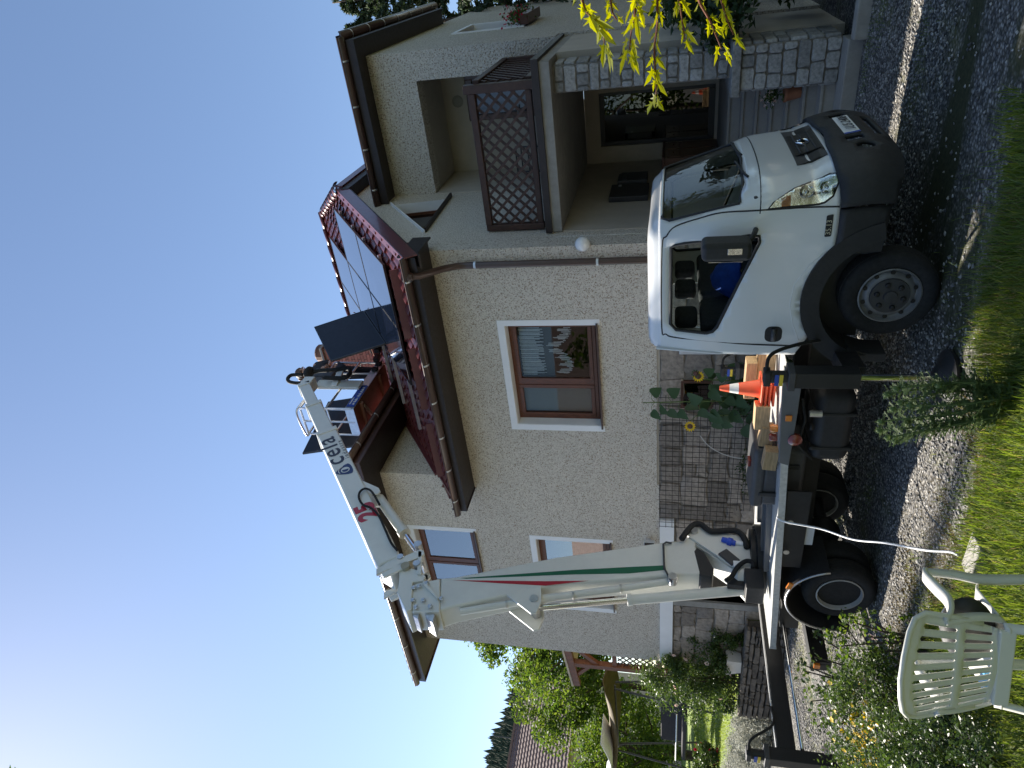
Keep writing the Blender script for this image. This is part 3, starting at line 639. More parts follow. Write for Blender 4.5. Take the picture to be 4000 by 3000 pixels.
MB().box(XL-.01, -8.25, YF-.035, YF+.03, 1.885, 2.118).build('white_band', MT['white'], HOUSE)
bd_ = part('cellar_door', HOUSE, (-9.55, 8.6, 0)); mb = MB()
mb.box(-10.36, -10.22, YF-.02, YF+.25, -.3, 1.88); mb.box(-8.9, -8.78, YF-.02, YF+.25, -.3, 1.88); mb.box(-10.22, -8.9, YF-.01, YF+.25, 1.80, 1.88); mb.build('surround', MT['concrete'], bd_)
MB().box(-10.2, -8.92, YF+.18, YF+.22, -.3, .55).build('panel', MT['brownwood'], bd_)
for i in range(9): MB().box(-10.2, -9.45, YF+.15, YF+.18, .62+.13*i, .70+.13*i).build('slat', MT['dirtybeige'], bd_)
MB().box(-10.2, -8.92, YF+.12, YF+.125, .56, 1.79).build('pane', MT['darkglass'], bd_); MB().box(-9.44, -9.38, YF+.10, YF+.2, -.3, 1.79).build('mullion', MT['black_trim'], bd_)
cw = part('cellar_window', HOUSE, (-5.74, 8.6, 1.35)); mb = MB(); [mb.box(*b) for b in ((-5.98, -5.94, YF+.0, YF+.1, 1.35, 1.82), (-5.54, -5.5, YF, YF+.1, 1.35, 1.82), (-5.94, -5.54, YF, YF+.1, 1.78, 1.82), (-5.94, -5.54, YF, YF+.1, 1.35, 1.39))]
mb.build('frame', MT['brownwood'], cw); MB().box(-5.94, -5.54, YF+.05, YF+.055, 1.39, 1.78).build('pane', MT['darkglass'], cw)
MB().box(-5.04, -4.6, YF-.03, YF+.02, 1.28, 1.85).build('meter_box', MT['paleplastic'], HOUSE, bevel=.01)

# windows
def window(o, split, mats, surround=.105, rlean=False):
    x0, x1, z0, z1 = o; w_ = part('window', HOUSE, ((x0+x1)/2, YF, z0)); s = surround
    mb = MB(); yo = YF-.012
    for b in ((x0-s, x0, z0-.055, z1+s), (x1, x1+s*.85, z0-.055, z1+s), (x0, x1, z1, z1+s)): mb.box(b[0], b[1], yo, YF+.0, b[2], b[3])
    for b in ((x0, x0+.006, z0, z1), (x1-.006, x1, z0, z1)): mb.box(b[0], b[1], YF+.001, YF+.17, b[2], b[3])
    mb.box(x0+.006, x1-.006, YF+.001, YF+.17, z1-.006, z1); mb.build('surround', MT['white'], w_)
    MB().add([(x0-.03, YF-.06, z0-.005), (x1+.03, YF-.06, z0-.005), (x1+.03, YF+.15, z0+.03), (x0-.03, YF+.15, z0+.03), (x0-.03, YF-.06, z0-.03), (x1+.03, YF-.06, z0-.03), (x1+.03, YF+.15, z0-.02), (x0-.03, YF+.15, z0-.02)],
             [(0, 1, 2, 3), (7, 6, 5, 4), (0, 4, 5, 1), (1, 5, 6, 2), (2, 6, 7, 3), (3, 7, 4, 0)]).build('sill', MT['gutter'], w_)
    yf = YF+.17; f = .055; zl = z0+.035; xm = x0+(x1-x0)*split
    mb = MB(); mb.box(x0, x0+f, yf, yf+.07, zl, z1-.006); mb.box(x1-f, x1, yf, yf+.07, zl, z1-.006); mb.box(x0+f, x1-f, yf, yf+.07, z1-f-.006, z1-.006); mb.box(x0+f, x1-f, yf, yf+.07, zl, zl+f); mb.box(xm-.03, xm+.03, yf, yf+.07, zl+f, z1-f-.006)
    mb.build('frame', MT['winframe'], w_, bevel=.006)
    for (a, b), mt in zip(((x0+f, xm-.03), (xm+.03, x1-f)), mats):
        sh = part('sash', w_, ((a+b)/2, yf, zl+f)) if False else None
        mb = MB(); t = .06; zz0, zz1 = zl+f, z1-f-.006; mb.box(a, a+t, yf-.012, yf+.05, zz0, zz1); mb.box(b-t, b, yf-.012, yf+.05, zz0, zz1); mb.box(a+t, b-t, yf-.012, yf+.05, zz1-t, zz1); mb.box(a+t, b-t, yf-.012, yf+.05, zz0, zz0+t)
        mb.build('sash', MT['winframe'], w_, bevel=.006); MB().box(a+t, b-t, yf+.01, yf+.016, zz0+t, zz1-t).build('pane', mt, w_)
    MB().add([(x0-.2, YF+.36, z0-.3), (x1+.2, YF+.36, z0-.3), (x1+.2, YF+.36, z1+.3), (x0-.2, YF+.36, z1+.3), (x0-.2, YF+2.2, z0-.3), (x1+.2, YF+2.2, z0-.3), (x1+.2, YF+2.2, z1+.3), (x0-.2, YF+2.2, z1+.3)],
             [(4, 5, 6, 7), (0, 4, 7, 3), (1, 2, 6, 5), (0, 1, 5, 4), (3, 7, 6, 2)]).build('room', MT['room'], w_)
    return w_
w1 = window(W1, .38, (MT['glass'], MT['glass'])); window(W2, .44, (MT['skyglass'], MT['skyglass'])); window(W3, .30, (MT['skyglass'], MT['skyglass']))
# curtain: pleated lace with a stepped hem; a plain blind behind the narrow sash
mb = MB(); x0 = -5.58; n = 64; steps_ = []
for i in range(n):
    xa = x0+.90*i/n; xb = x0+.90*(i+1)/n; t = (i+.5)/n; hem = 3.62-.22*abs(math.sin(t*PI*1.5+.6))+.05*((i*7) % 5)/5; yy = YF+.27+.018*math.sin(i*1.3)
    for (za, zb) in ((4.2, 3.98), (3.98, 3.98-.15*abs(math.sin(i*.8))), (hem+.2*abs(math.sin(i*.37)), hem)):
        mb.add([(xa, yy, za), (xb, yy+.006*math.cos(i*1.3), za), (xb, yy+.006*math.cos(i*1.3), zb), (xa, yy, zb)], [(0, 1, 2, 3)])
mb.build('curtain', MT['curtain'], w1); MB().box(-6.3, -5.66, YF+.25, YF+.252, 3.05, 4.3).build('blind', MT['blind'], w1)
mb = MB(); mb.add([(x0-.02, YF+.31, 3.7), (x0+.92, YF+.31, 3.7), (x0+.92, YF+.31, 4.25), (x0-.02, YF+.31, 4.25)], [(0, 1, 2, 3)]); mb.build('net_curtain', glassmat('net', (.55, .56, .57), .0, .3, .35, (.3, .31, .32)), w1)

# ---------------------------------------------------------------- roofs
SL = math.hypot(1, RM)
def tilesheet(x0, x1, ya, yb, name='roof_sheet'):
    """pressed metal tile sheet: waves across, a step every 0.35 m up the slope"""
    per = .183; nxs = max(4, int((x1-x0)/per*8)); course = .35/SL; rows = []
    y = ya
    while y < yb-.01:
        y2 = min(y+course, yb); rows += [(y, .022), (y2-.002, .0)]; y = y2
    mb = MB(); g = []
    for (yy, up) in rows:
        for i in range(nxs+1):
            xx = x0+(x1-x0)*i/nxs; ph = (xx % per)/per*2*PI; wv = .022*(math.sin(ph)+.35*math.sin(2*ph)); h = up+wv
            yo = -.02*math.sin(ph)*(1 if up else 0)
            g.append((xx, yy+yo-h*RM/SL, roofz(yy)+h/SL+.015))
    k = nxs+1; fs = [(j*k+i, j*k+i+1, (j+1)*k+i+1, (j+1)*k+i) for j in range(len(rows)-1) for i in range(nxs)]
    return mb.add(g, fs).build(name, MT['tile'], ROOF, smooth='auto')
ROOF = part('roof', HOUSE, (-5.5, 10.5, 5.3)); YRG = 13.5; ZRG = roofz(YRG)
xs_ = [-3.2, -4.3, -5.4, -6.5, XT]
for i in range(4):
    a, b = xs_[i+1], xs_[i]
    if i == 0:                                                     # cut along the hip
        tilesheet(a, b, 7.86, 11.1)
    else: tilesheet(a, b, 7.86, YRG)
tilesheet(XT-.27, XT, 7.86, 8.44)
HB = Vector((-3.18, 11.1, roofz(11.1)+.02)); HA = Vector((-4.4, YRG, ZRG+.02))
n = 12
for i in range(n):                                                # cut courses running up to the hip
    t0, t1 = i/n, (i+1)/n; ya, yb = 11.1+(YRG-11.1)*t0, 11.1+(YRG-11.1)*t1
    if ya < YRG-.05:
        xr = HB.x+(HA.x-HB.x)*t0
        if xr > -4.3+.02: tilesheet(-4.3, xr, ya, yb, 'roof_sheet')
HB2 = Vector((-3.18, 2*YRG-11.1, HB.z))
MB().add([HB, HB2, HA], [(0, 1, 2)]).build('hip_face', MT['tile'], ROOF)
MB().add([(XT, YRG, ZRG), (HA.x, YRG, ZRG), (-3.2, HB2.y, HB2.z), (-3.2, 19.15, roofz(7.85)), (XT, 19.15, roofz(7.85))], [(0, 1, 2, 3, 4)]).build('rear_slope', MT['tile'], ROOF)
MB().add([(XT, 7.9, roofz(7.9)-.06), (-3.22, 7.9, roofz(7.9)-.06), (-3.22, 11.1, roofz(11.1)-.06), (-4.4, YRG, ZRG-.06), (XT, YRG, ZRG-.06)], [(0, 1, 2, 3, 4)]).build('underlay', MT['soffit'], ROOF)
def caps(P, Q, ref, parent=None):
    P, Q = Vector(P), Vector(Q); L = (Q-P).length; k = max(1, int(L/.36)); d = (Q-P)/L; side = d.cross(Vector((0, 0, 1))).normalized(); up = side.cross(d)
    for i in range(k):
        a = P+d*(L*i/k-.02); b = P+d*(L*(i+1)/k+.03); A = []; B = []
        for j in range(9): an = PI*j/8; A.append(a+side*(.095*math.cos(an))+up*(.095*math.sin(an)*.8)); B.append(b+side*(.112*math.cos(an))+up*(.112*math.sin(an)*.8+.01))
        mb = MB(); mb.strip(A, B); mb.build('ridge_cap', MT['redtrim'], ROOF, smooth=True, solid=.004)
caps(HA, HB, 0); caps((XT, YRG, ZRG+.01), HA, 0)
# verge board, hip eave, soffits, gutters
mb = MB(); e0 = Vector((-3.19, 7.84, roofz(7.84))); e1 = Vector((-3.19, 11.12, roofz(11.12)))
mb.bar(e0+Vector((0, 0, -.05)), e1+Vector((0, 0, -.05)), .02, .20, up=(0, -.6, .8)); mb.bar(e0+Vector((-.06, 0, .055)), e1+Vector((-.06, 0, .055)), .15, .02, up=(0, -.6, .8)); mb.build('verge_trim', MT['redtrim'], ROOF, bevel=.006)
MB().bar((-3.29, 7.9, roofz(7.9)-.19), (-3.29, 11.1, roofz(11.1)-.19), .18, .03, up=(0, -.6, .8)).build('verge_soffit', MT['soffit'], ROOF)
MB().bar((-3.15, 11.08, HB.z-.03), (-3.15, HB2.y, HB2.z-.03), .03, .14).build('hip_eave_trim', MT['redtrim'], ROOF); MB().bar((-3.27, 11.0, HB.z-.17), (-3.27, HB2.y, HB2.z-.17), .2, .14).build('hip_soffit', MT['soffit'], ROOF)
MB().bar((XT+.02, YF+.02, roofz(8.52)+.06), (XT+.02, 11.6, roofz(11.6)+.06), .05, .13, up=(0, -.6, .8)).build('flashing', MT['redtrim'], ROOF)
MB().bar((XT+.02, 7.84, roofz(7.84)+.05), (XT+.02, YF+.0, roofz(YF)+.05), .06, .05, up=(0, -.6, .8)).build('flashing', MT['redtrim'], ROOF)
for pos in ((-4.1, 8.28), (-5.35, 8.24), (-6.7, 8.2)):
    x, y = pos; MB().bar((x-.55, y, roofz(y)+.10), (x+.55, y, roofz(y)+.10), .02, .13, up=(0, -.45, .9)).build('snow_guard', MT['redtrim'], ROOF)
def gutter(P, Q, out, r=.068, every=.62, name='gutter'):
    P, Q = Vector(P), Vector(Q); d = (Q-P).normalized(); o = Vector(out); A = []; B = []
    g = part(name, HOUSE, (P+Q)/2)
    for j in range(13): an = PI*j/12; v = o*(r*math.cos(an))+Vector((0, 0, -r*math.sin(an))); A.append(P+v); B.append(Q+v)
    mb = MB(); mb.strip(A, B); n0 = len(mb.v)
    for C_ in (A, B): mb.add(C_, [tuple(range(13))])
    mb.tube([P+o*r, Q+o*r], .010, 6); mb.build('channel', MT['gutter'], g, smooth='auto', solid=.003)
    L = (Q-P).length; k = max(1, int(L/every))
    for i in range(k):
        c = P+d*(L*(i+.5)/k); mb = MB(); pts = [c+o*((r+.004)*math.cos(PI*j/12))+Vector((0, 0, -(r+.004)*math.sin(PI*j/12))) for j in range(13)]
        A = [p-d*.014 for p in pts]; B = [p+d*.014 for p in pts]; mb.strip(A, B); mb.build('bracket', MT['steel'], g, solid=.003, smooth=True)
    return g
gutter((-7.74, 7.83, 5.395), (-3.2, 7.83, 5.395), (0, -1, 0))
MB().box(-7.72, -3.24, 7.92, YF, 5.255, 5.285).build('eave_soffit', MT['soffit'], HOUSE); MB().box(-7.73, -3.23, 7.895, 7.918, 5.24, 5.40).build('fascia', MT['soffit'], HOUSE)
MB().box(-7.745, -7.722, 7.92, YF-.001, 5.24, 5.5).build('fascia', MT['soffit'], HOUSE); MB().box(-3.238, -3.215, 7.92, 8.6, 5.24, 5.5).build('fascia', MT['soffit'], HOUSE)
dp = part('downpipe', HOUSE, (-3.58, 8.42, 0)); pth = [(-3.47, 7.84, 5.34), (-3.49, 7.9, 5.24), (-3.55, 8.25, 5.02), (-3.58, 8.40, 4.86), (-3.58, 8.42, 4.7), (-3.58, 8.42, .2)]
MB().tube(pth, .048, 10).build('pipe', MT['gutter'], dp, smooth='auto'); MB().lathe([(.075, .1), (.07, .02), (.05, -.04)], (-3.47, 7.84, 5.33), (0, 0, 1), 12).build('outlet', MT['gutter'], dp, smooth='auto')
for z in (2.92, 4.6, 1.2): MB().lathe([(.056, -.015), (.056, .015)], (-3.58, 8.42, z), (0, 0, 1), 14).build('clip', MT['steel'], dp)
# wing eave
gutter((XG-.05, 10.62, 6.86), (-.80, 10.62, 6.86), (0, -1, 0)); gutter((-.80, 10.66, 6.86), (-.80, 15.6, 6.86), (1, 0, 0))
MB().box(XG-.05, -.86, 10.7, 15.5, 6.70, 6.74).build('eave_soffit', MT['soffit'], HOUSE); MB().box(XG-.05, -.85, 10.67, 10.698, 6.66, 6.86).build('fascia', MT['soffit'], HOUSE); MB().box(-.878, -.85, 10.7, 15.5, 6.66, 6.86).build('fascia', MT['soffit'], HOUSE)
MB().box(XG-.08, XG-.052, 10.67, 11.05, 6.62, 6.88).build('fascia', MT['soffit'], HOUSE)
mb = MB(); mb.add([(XG-.06, 10.6, 6.9), (-.78, 10.6, 6.9), (-.78, 15.6, 6.9), (XG-.06, 15.6, 6.9), (-2.3, 13.0, 7.55)], [(0, 1, 4), (1, 2, 4), (2, 3, 4), (3, 0, 4)]); mb.build('wing_roof', MT['tile'], HOUSE)
k = 0
# taller block: hipped roof, wide dark soffit
ZT = 6.97; ex0, ex1, ey0, ey1 = -12.72, -6.80, 7.92, 17.6
MB().box(ex0, ex1, ey0, YF-.001, ZT, ZT+.04).build('eave_soffit', MT['soffit'], HOUSE); MB().box(XT+.001, ex1, YF-.001, ey1, ZT, ZT+.04).build('eave_soffit', MT['soffit'], HOUSE); MB().box(ex0, XL-.001, YF-.001, ey1, ZT, ZT+.04).build('eave_soffit', MT['soffit'], HOUSE)
mb = MB(); mb.box(ex0-.02, ex1+.02, ey0-.022, ey0-.002, ZT-.03, ZT+.16); mb.box(ex1+.0, ex1+.02, ey0, ey1, ZT-.03, ZT+.16); mb.box(ex0-.02, ex0, ey0, ey1, ZT-.03, ZT+.16); mb.build('fascia', MT['gutter'], HOUSE)
gutter((ex0, ey0-.09, ZT+.15), (ex1+.06, ey0-.09, ZT+.15), (0, -1, 0), every=.75); gutter((ex1+.09, ey0-.06, ZT+.15), (ex1+.09, 11.2, ZT+.15), (1, 0, 0), every=.7)
mb = MB(); c = Vector(((ex0+ex1)/2, (ey0+ey1)/2, ZT+.17)); rz = ZT+1.25
mb.add([(ex0-.06, ey0-.06, ZT+.2), (ex1+.06, ey0-.06, ZT+.2), (ex1+.06, ey1, ZT+.2), (ex0-.06, ey1, ZT+.2), (c.x, 10.9, rz), (c.x, 14.6, rz)], [(0, 1, 4), (1, 2, 5, 4), (2, 3, 5), (3, 0, 4, 5)]); mb.build('hipped_roof', MT['tile'], HOUSE)
mb = MB(); [mb.bar((ex0+.1+.2*i, ey0-.08, ZT+.215), (ex0+.1+.2*i, ey0+.2, ZT+.26), .11, .03) for i in range(30)]; o = mb.build('eave_tiles', MT['redtrim'], HOUSE)
# chimney behind the basket
ch = part('chimney', HOUSE, (-7.6, 12.3, 8)); cx0, cx1, cy0, cy1 = -7.46, -6.95, 11.9, 12.4; MB().box(cx0+.01, cx1-.01, cy0+.01, cy1-.01, 7.4, 9.5).build('core', MT['mortar'], ch)
for i in range(27):
    z = 7.45+.075*i
    for (ax_, lo, hi) in (('y', cx0, cx1), ('x', cy0, cy1)):
        u = lo-(.13 if i % 2 else 0)
        while u < hi:
            a, b = max(u, lo), min(u+.25, hi)
            if b-a > .04:
                if ax_ == 'y': MB().box(a+.005, b-.005, cy0-.004, cy0+.03, z+.005, z+.07).build('brick', MT['brick'], ch)
                else: MB().box(cx1-.03, cx1+.004, a+.005, b-.005, z+.005, z+.07).build('brick', MT['brick'], ch)
            u += .26
MB().box(cx0-.06, cx1+.06, cy0-.06, cy1+.06, 9.5, 9.56).build('cap', MT['concrete'], ch, bevel=.01)
mb = MB(); mb.lathe([(.22, 0), (.2, .22), (.16, .26)], (-7.2, 12.15, 9.55), (0, 0, 1), 14); mb.build('cowl', MT['flashing'], ch, solid=.006)
# small fittings on the house
gl = thing('wall_lamp', 'white globe wall lamp on the house corner above the cab', 'lamp', (XG-.02, 8.44, 3.1)); MB().ball((XG+.03, 8.47, 3.11), .10, 20, 14).build('globe', MT['lampwhite'], gl, smooth=True); MB().lathe([(.05, 0), (.05, .05)], (XG+.02, 8.56, 3.11), (0, -1, 0), 14).build('base', MT['white'], gl)
fl = thing('floodlight', 'small white floodlight fixed above the white band beside the boom', 'floodlight', (-8.73, 8.4, 2.2)); MB().box(-8.80, -8.68, 8.33, 8.36, 2.21, 2.37).build('lens', MT['lampglass'], fl); MB().box(-8.81, -8.67, 8.361, 8.42, 2.20, 2.38).build('housing', MT['paleplastic'], fl, bevel=.008); MB().box(-8.76, -8.72, 8.42, 8.5, 2.27, 2.31).build('bracket', MT['paleplastic'], fl)
# ================================================================ truck with aerial platform
TR = thing('platform_truck', 'white cab truck with folding aerial platform boom parked beside the house', 'truck', (-4.2, 5.98, 0))
YN, YC = 5.05, 5.98; HALF = .93; XS = -2.1; NE = 4.2
_th = np.linspace(0, PI/2, 200)
_px = .55*np.sin(_th)**(2/NE); _py = -HALF*np.cos(_th)**(2/NE); _al = np.concatenate([[0], np.cumsum(np.hypot(np.diff(_px), np.diff(_py)))]); SH = float(_al[-1]); S0 = XS+3.0
def th_of(t): return float(np.interp(t, _al, _th))
XFZ = ([.3, .42, .6, .8, .95, 1.1, 1.3, 1.45, 2.03, 2.12], [-1.56, -1.52, -1.505, -1.535, -1.60, -1.61, -1.63, -1.69, -1.875, -1.95])
def cabmap(s, z, out=0., xf=None):
    x_f = float(np.interp(z, *XFZ)) if xf is None else xf(z)
    hf = HALF-.125*max(0, (z-1.35)/.75)**1.5-.015*max(0, (.75-z)/.4)+out
    if s <= S0: return Vector((-3+s, YC-hf, z))
    t = s-S0
    if t > 2*SH: return Vector((XS-(t-2*SH), YC+hf, z))
    m = t > SH; a = th_of(2*SH-t if m else t); c, d = max(0, math.cos(a)), max(0, math.sin(a))
    x = XS+(x_f+out-XS)*d**(2/NE); y = hf*c**(2/NE); return Vector((x, YC+y if m else YC-y, z))
ST = 2*S0+2*SH; sx = lambda x: x+3.0                                  # side x -> s
mir = lambda P: [(ST-s, z) for s, z in P][::-1]
s_of = lambda deg: S0+float(np.interp(R_(deg), _th, _al))
arch = [(-2.14, .805), (-2.26, .91), (-2.38, .965), (-2.5, .99), (-2.62, .985), (-2.74, .95), (-2.82, .90), (-2.92, .95), (-3.0, .995)]
near = [(sx(x), z) for x, z in arch][::-1]
outer = near+[(s_of(d), .80) for d in (2, 20, 40, 60, 80)]+[(S0+SH, .80)]+[(ST-s_of(d), .80) for d in (80, 60, 40, 20, 2)]+mir(near)+[(ST, 2.06), (0, 2.06)]
swin = [(sx(x), z) for x, z in ((-2.82, 1.68), (-2.80, 1.63), (-2.76, 1.60), (-2.02, 1.325), (-1.965, 1.33), (-1.945, 1.40), (-2.0, 1.86), (-2.03, 1.93), (-2.09, 1.965), (-2.76, 1.965), (-2.81, 1.92))]
a0 = s_of(40); wsh = [(a0, 1.47), (a0+.25, 1.435), (S0+SH, 1.41), (ST-a0-.25, 1.435), (ST-a0, 1.47), (ST-a0+.015, 1.98), (ST-a0-.05, 2.035), (a0+.05, 2.035), (a0-.015, 1.98)]
cb = part('cab', TR, (-2.3, YC, .8))
sheet(outer, [swin, wsh, mir(swin)], cabmap, .055).build('shell', MT['paint'], cb, smooth='auto', solid=.012)
# roof: rings drawn in from the top of the shell
rings = []
for z, ins in ((2.06, 0), (2.095, .012), (2.125, .04), (2.145, .09), (2.155, .2)):
    ring = []; n = 90
    for i in range(n+1): p = cabmap(ST*i/n, min(z, 2.1)); q = Vector((-2.45, YC, 0)); d = Vector((p.x-q.x, p.y-q.y, 0)); L = d.length; d = d*(1-ins/L); ring.append((q.x+d.x, q.y+d.y, z))
    rings.append(ring)
mb = MB(); n = 91
for r in rings: mb.v += r
mb.f += [(j*n+i, j*n+(i+1) % n, (j+1)*n+(i+1) % n, (j+1)*n+i) for j in range(len(rings)-1) for i in range(n)]; mb.f.append(tuple((len(rings)-1)*n+i for i in range(n))); mb.build('roof', MT['paint'], cb, smooth=True)
# rear wall with window
rw = [(5.06, .98), (6.9, .98), (6.9, 1.6), (6.82, 2.08), (5.14, 2.08), (5.06, 1.6)]; rwh = rrect(5.5, 6.45, 1.55, 1.95, .05)
sheet(rw, [rwh], lambda u, v: (-3.0, u, v), .3).build('rear_wall', MT['paint'], cb, solid=.01)
glas = lambda poly, nm, par: sheet(poly, [], lambda s, z: cabmap(s, z, -.012), .09).build(nm, MT['cabglass'], par, smooth=True)
glas(wsh, 'windscreen', cb); glas(mir(swin), 'side_window', cb); glas(swin, 'side_window', cb)
sheet(rwh, [], lambda u, v: (-2.995, u, v), .3).build('rear_window', MT['cabglass'], cb)
def rim_of(poly, w, mapf, out=.004):                                    # rubber seal round a pane
    c = [mapf(s, z) for s, z in poly]; return [Vector(p) for p in c]+[Vector(c[0])]
seal = MB()
for poly, o in ((swin, .002), (mir(swin), .002), (wsh, .002)):
    pts = [cabmap(s, z, o) for s, z in poly]; seal.tube(pts+[pts[0]], .014, 6, False)
seal.build('window_seal', MT['black'], cb, smooth=True)
# door: shut lines, handle, badge
dline = [(-2.92, .955), (-2.90, 1.4), (-2.885, 1.9), (-2.86, 2.0), (-2.80, 2.035), (-2.1, 2.035), (-2.0, 2.0), (-1.93, 1.93), (-1.87, 1.75), (-1.83, 1.6), (-1.805, 1.35), (-1.795, 1.0), (-1.795, .805)]
def on_side(x, z, o=.0):                                                # nearest s for an x on the near side
    lo, hi = 0, S0+SH
    for _ in range(30):
        m_ = (lo+hi)/2
        if cabmap(m_, z).x < x: lo = m_
        else: hi = m_
    return cabmap((lo+hi)/2, z, o)
def s_at(x, z):
    lo, hi = 0, S0+SH
    for _ in range(30):
        m_ = (lo+hi)/2
        if cabmap(m_, z).x < x: lo = m_
        else: hi = m_
    return (lo+hi)/2
dd = part('door', cb, (-2.35, YN, .8))
MB().tube(bez([on_side(x, z, .004) for x, z in dline], 4), .0065, 6).build('shut_line', MT['black'], dd)
MB().tube([on_side(x, z, .004) for x, z in ((-2.87, .97), (-2.72, 1.03), (-2.55, 1.065), (-2.38, 1.05), (-2.22, .96), (-2.12, .86))], .004, 6).build('crease', MT['paint'], dd, smooth=True)
hp = rrect(sx(-2.88), sx(-2.74), 1.10, 1.23, .045); sheet(hp, [], lambda s, z: cabmap(s, z, .008), .05).build('handle_recess', MT['black'], dd, smooth=True); MB().tube([(-2.86, 5.035, 1.165), (-2.80, 5.025, 1.165), (-2.76, 5.035, 1.165)], .02, 8).build('handle', MT['grey'], dd, smooth=True)
sheet(rrect(sx(-2.005), sx(-1.845), .84, .885, .008), [], lambda s, z: cabmap(s, z, .012), .05).build('badge', MT['black'], dd)
text('badge_number', '35.13', M('badge_cream', (.55, .5, .35), .5), dd, on_side(-1.995, .848, .016), .052, (1, 0, 0), (0, 0, 1), .001)
MB().tube([cabmap(s_of(20)+(ST-2*s_of(20))*i/40, 1.335-.03*math.sin(PI*i/40), .003) for i in range(41)], .005, 6).build('bonnet_gap', MT['black'], cb)
# bumper and lower cladding in black plastic
def bmap(s, z): return cabmap(s, z, .022+.018*math.sin(max(0, min(1, (z-.38)/.45))*PI))
sA = s_at(-1.80, .7); bp = [(sA, .455), (sA+.25, .40), (S0+SH, .385), (ST-sA-.25, .40), (ST-sA, .455), (ST-sA, .80), (ST-sA-.3, .83), (S0+SH+.35, .83), (S0+SH, .80), (S0+SH-.35, .83), (sA+.3, .83), (sA, .80)]
fog = [[(S0+SH+sg*.52+.062*math.cos(k*PI/8), .60+.062*math.sin(k*PI/8)) for k in range(16)] for sg in (-1, 1)]; slot = [rrect(S0+SH-.28, S0+SH+.28, .43, .49, .02), rrect(S0+SH-.40, S0+SH-.28, .58, .70, .02), rrect(S0+SH+.28, S0+SH+.40, .58, .70, .02)]
bu = part('bumper', TR, (-1.5, YC, .4)); sheet(bp, fog+slot, bmap, .055).build('skin', MT['black'], bu, smooth='auto', solid=.03)
for f_ in fog: sheet(f_, [], lambda s, z: cabmap(s, z, -.01), .05).build('fog_lamp', MT['grey'], bu)
for f_ in slot: sheet(f_, [], lambda s, z: cabmap(s, z, -.02), .1).build('air_slot', MT['frame'], bu)
sheet([(sx(-2.13), .49), (sA-.01, .47), (sA-.01, .80), (sx(-2.15), .80)], [], lambda s, z: cabmap(s, z, .015), .08).build('sill_cladding', MT['black'], TR, smooth='auto', solid=.02)
sheet(mir([(sx(-2.13), .49), (sA-.01, .47), (sA-.01, .80), (sx(-2.15), .80)]), [], lambda s, z: cabmap(s, z, .015), .08).build('sill_cladding', MT['black'], TR, smooth='auto', solid=.02)
cpl = S0+SH; pq = [(cpl-.26, .585), (cpl+.26, .585), (cpl+.26, .695), (cpl-.26, .695)]
lp = part('number_plate', bu, bmap(cpl, .7)); sheet(pq, [], lambda s, z: bmap(s, z)+Vector((.022, 0, 0)), .1).build('plate', MT['whiteband'], bu); bpy.data.objects.remove(lp)
sheet([(cpl-.26, .585), (cpl-.225, .585), (cpl-.225, .695), (cpl-.26, .695)], [], lambda s, z: bmap(s, z)+Vector((.024, 0, 0)), .1).build('plate_strip', MT['bluep'], bu)
text('plate_letters', '1U5', MT['black_trim'], bu, bmap(cpl-.2, .605)+Vector((.028, 0, 0)), .105, (0, 1, 0), (0, 0, 1), .001); text('plate_digits', '2408', MT['black_trim'], bu, bmap(cpl+.0, .605)+Vector((.028, 0, 0)), .105, (0, 1, 0), (0, 0, 1), .001)
# headlights: reflector bowl behind a clear cover
for far in (0, 1):
    F_ = (lambda P: mir(P)) if far else (lambda P: P)
    hl = part('headlight', TR, cabmap(F_([(s_of(30), 1)])[0][0], 1.0)); q = [(s_of(22), 1.29), (s_of(22), 1.1), (s_of(22), .9), (s_of(26), .845), (s_of(40), .805), (s_of(51), .815), (s_of(54), .86), (s_of(52), .97), (s_of(45), 1.1), (s_of(30), 1.25)]
    sheet(F_(q), [], lambda s, z: cabmap(s, z, .006), .04).build('housing', MT['frame'], hl, smooth=True)
    qi = [(s+(q[0][0]*.0), z) for s, z in q]; cxm = sum(s for s, z in q)/len(q); czm = sum(z for s, z in q)/len(q); qs = [(cxm+(s-cxm)*.86, czm+(z-czm)*.93) for s, z in q]
    sheet(F_(qs), [], lambda s, z: cabmap(s, z, .008), .03).build('reflector', MT['reflector'], hl, smooth=True)
    for zc_, hh_ in ((.89, .045), (1.02, .05)): pc_ = cabmap(F_([(s_of(38), zc_)])[0][0], zc_, .010); nn_ = Vector((.75, 0, 0))+Vector((0, -.65 if not far else .65, 0)); MB().lathe([(hh_, .004), (hh_*.8, -.002), (hh_*.35, -.004), (.012, .006), (0, .008)], pc_, nn_, 20, False).build('bowl', MT['chrome'], hl, smooth=True)
    sheet(F_([(s_of(24), 1.13), (s_of(36), 1.13), (s_of(33), 1.19), (s_of(24), 1.19)]), [], lambda s, z: cabmap(s, z, .014), .03).build('turn_signal', MT['amber'], hl)
    sheet(F_(qs), [], lambda s, z: cabmap(s, z, .02), .04).build('lens', MT['lampglass'], hl, smooth=True)
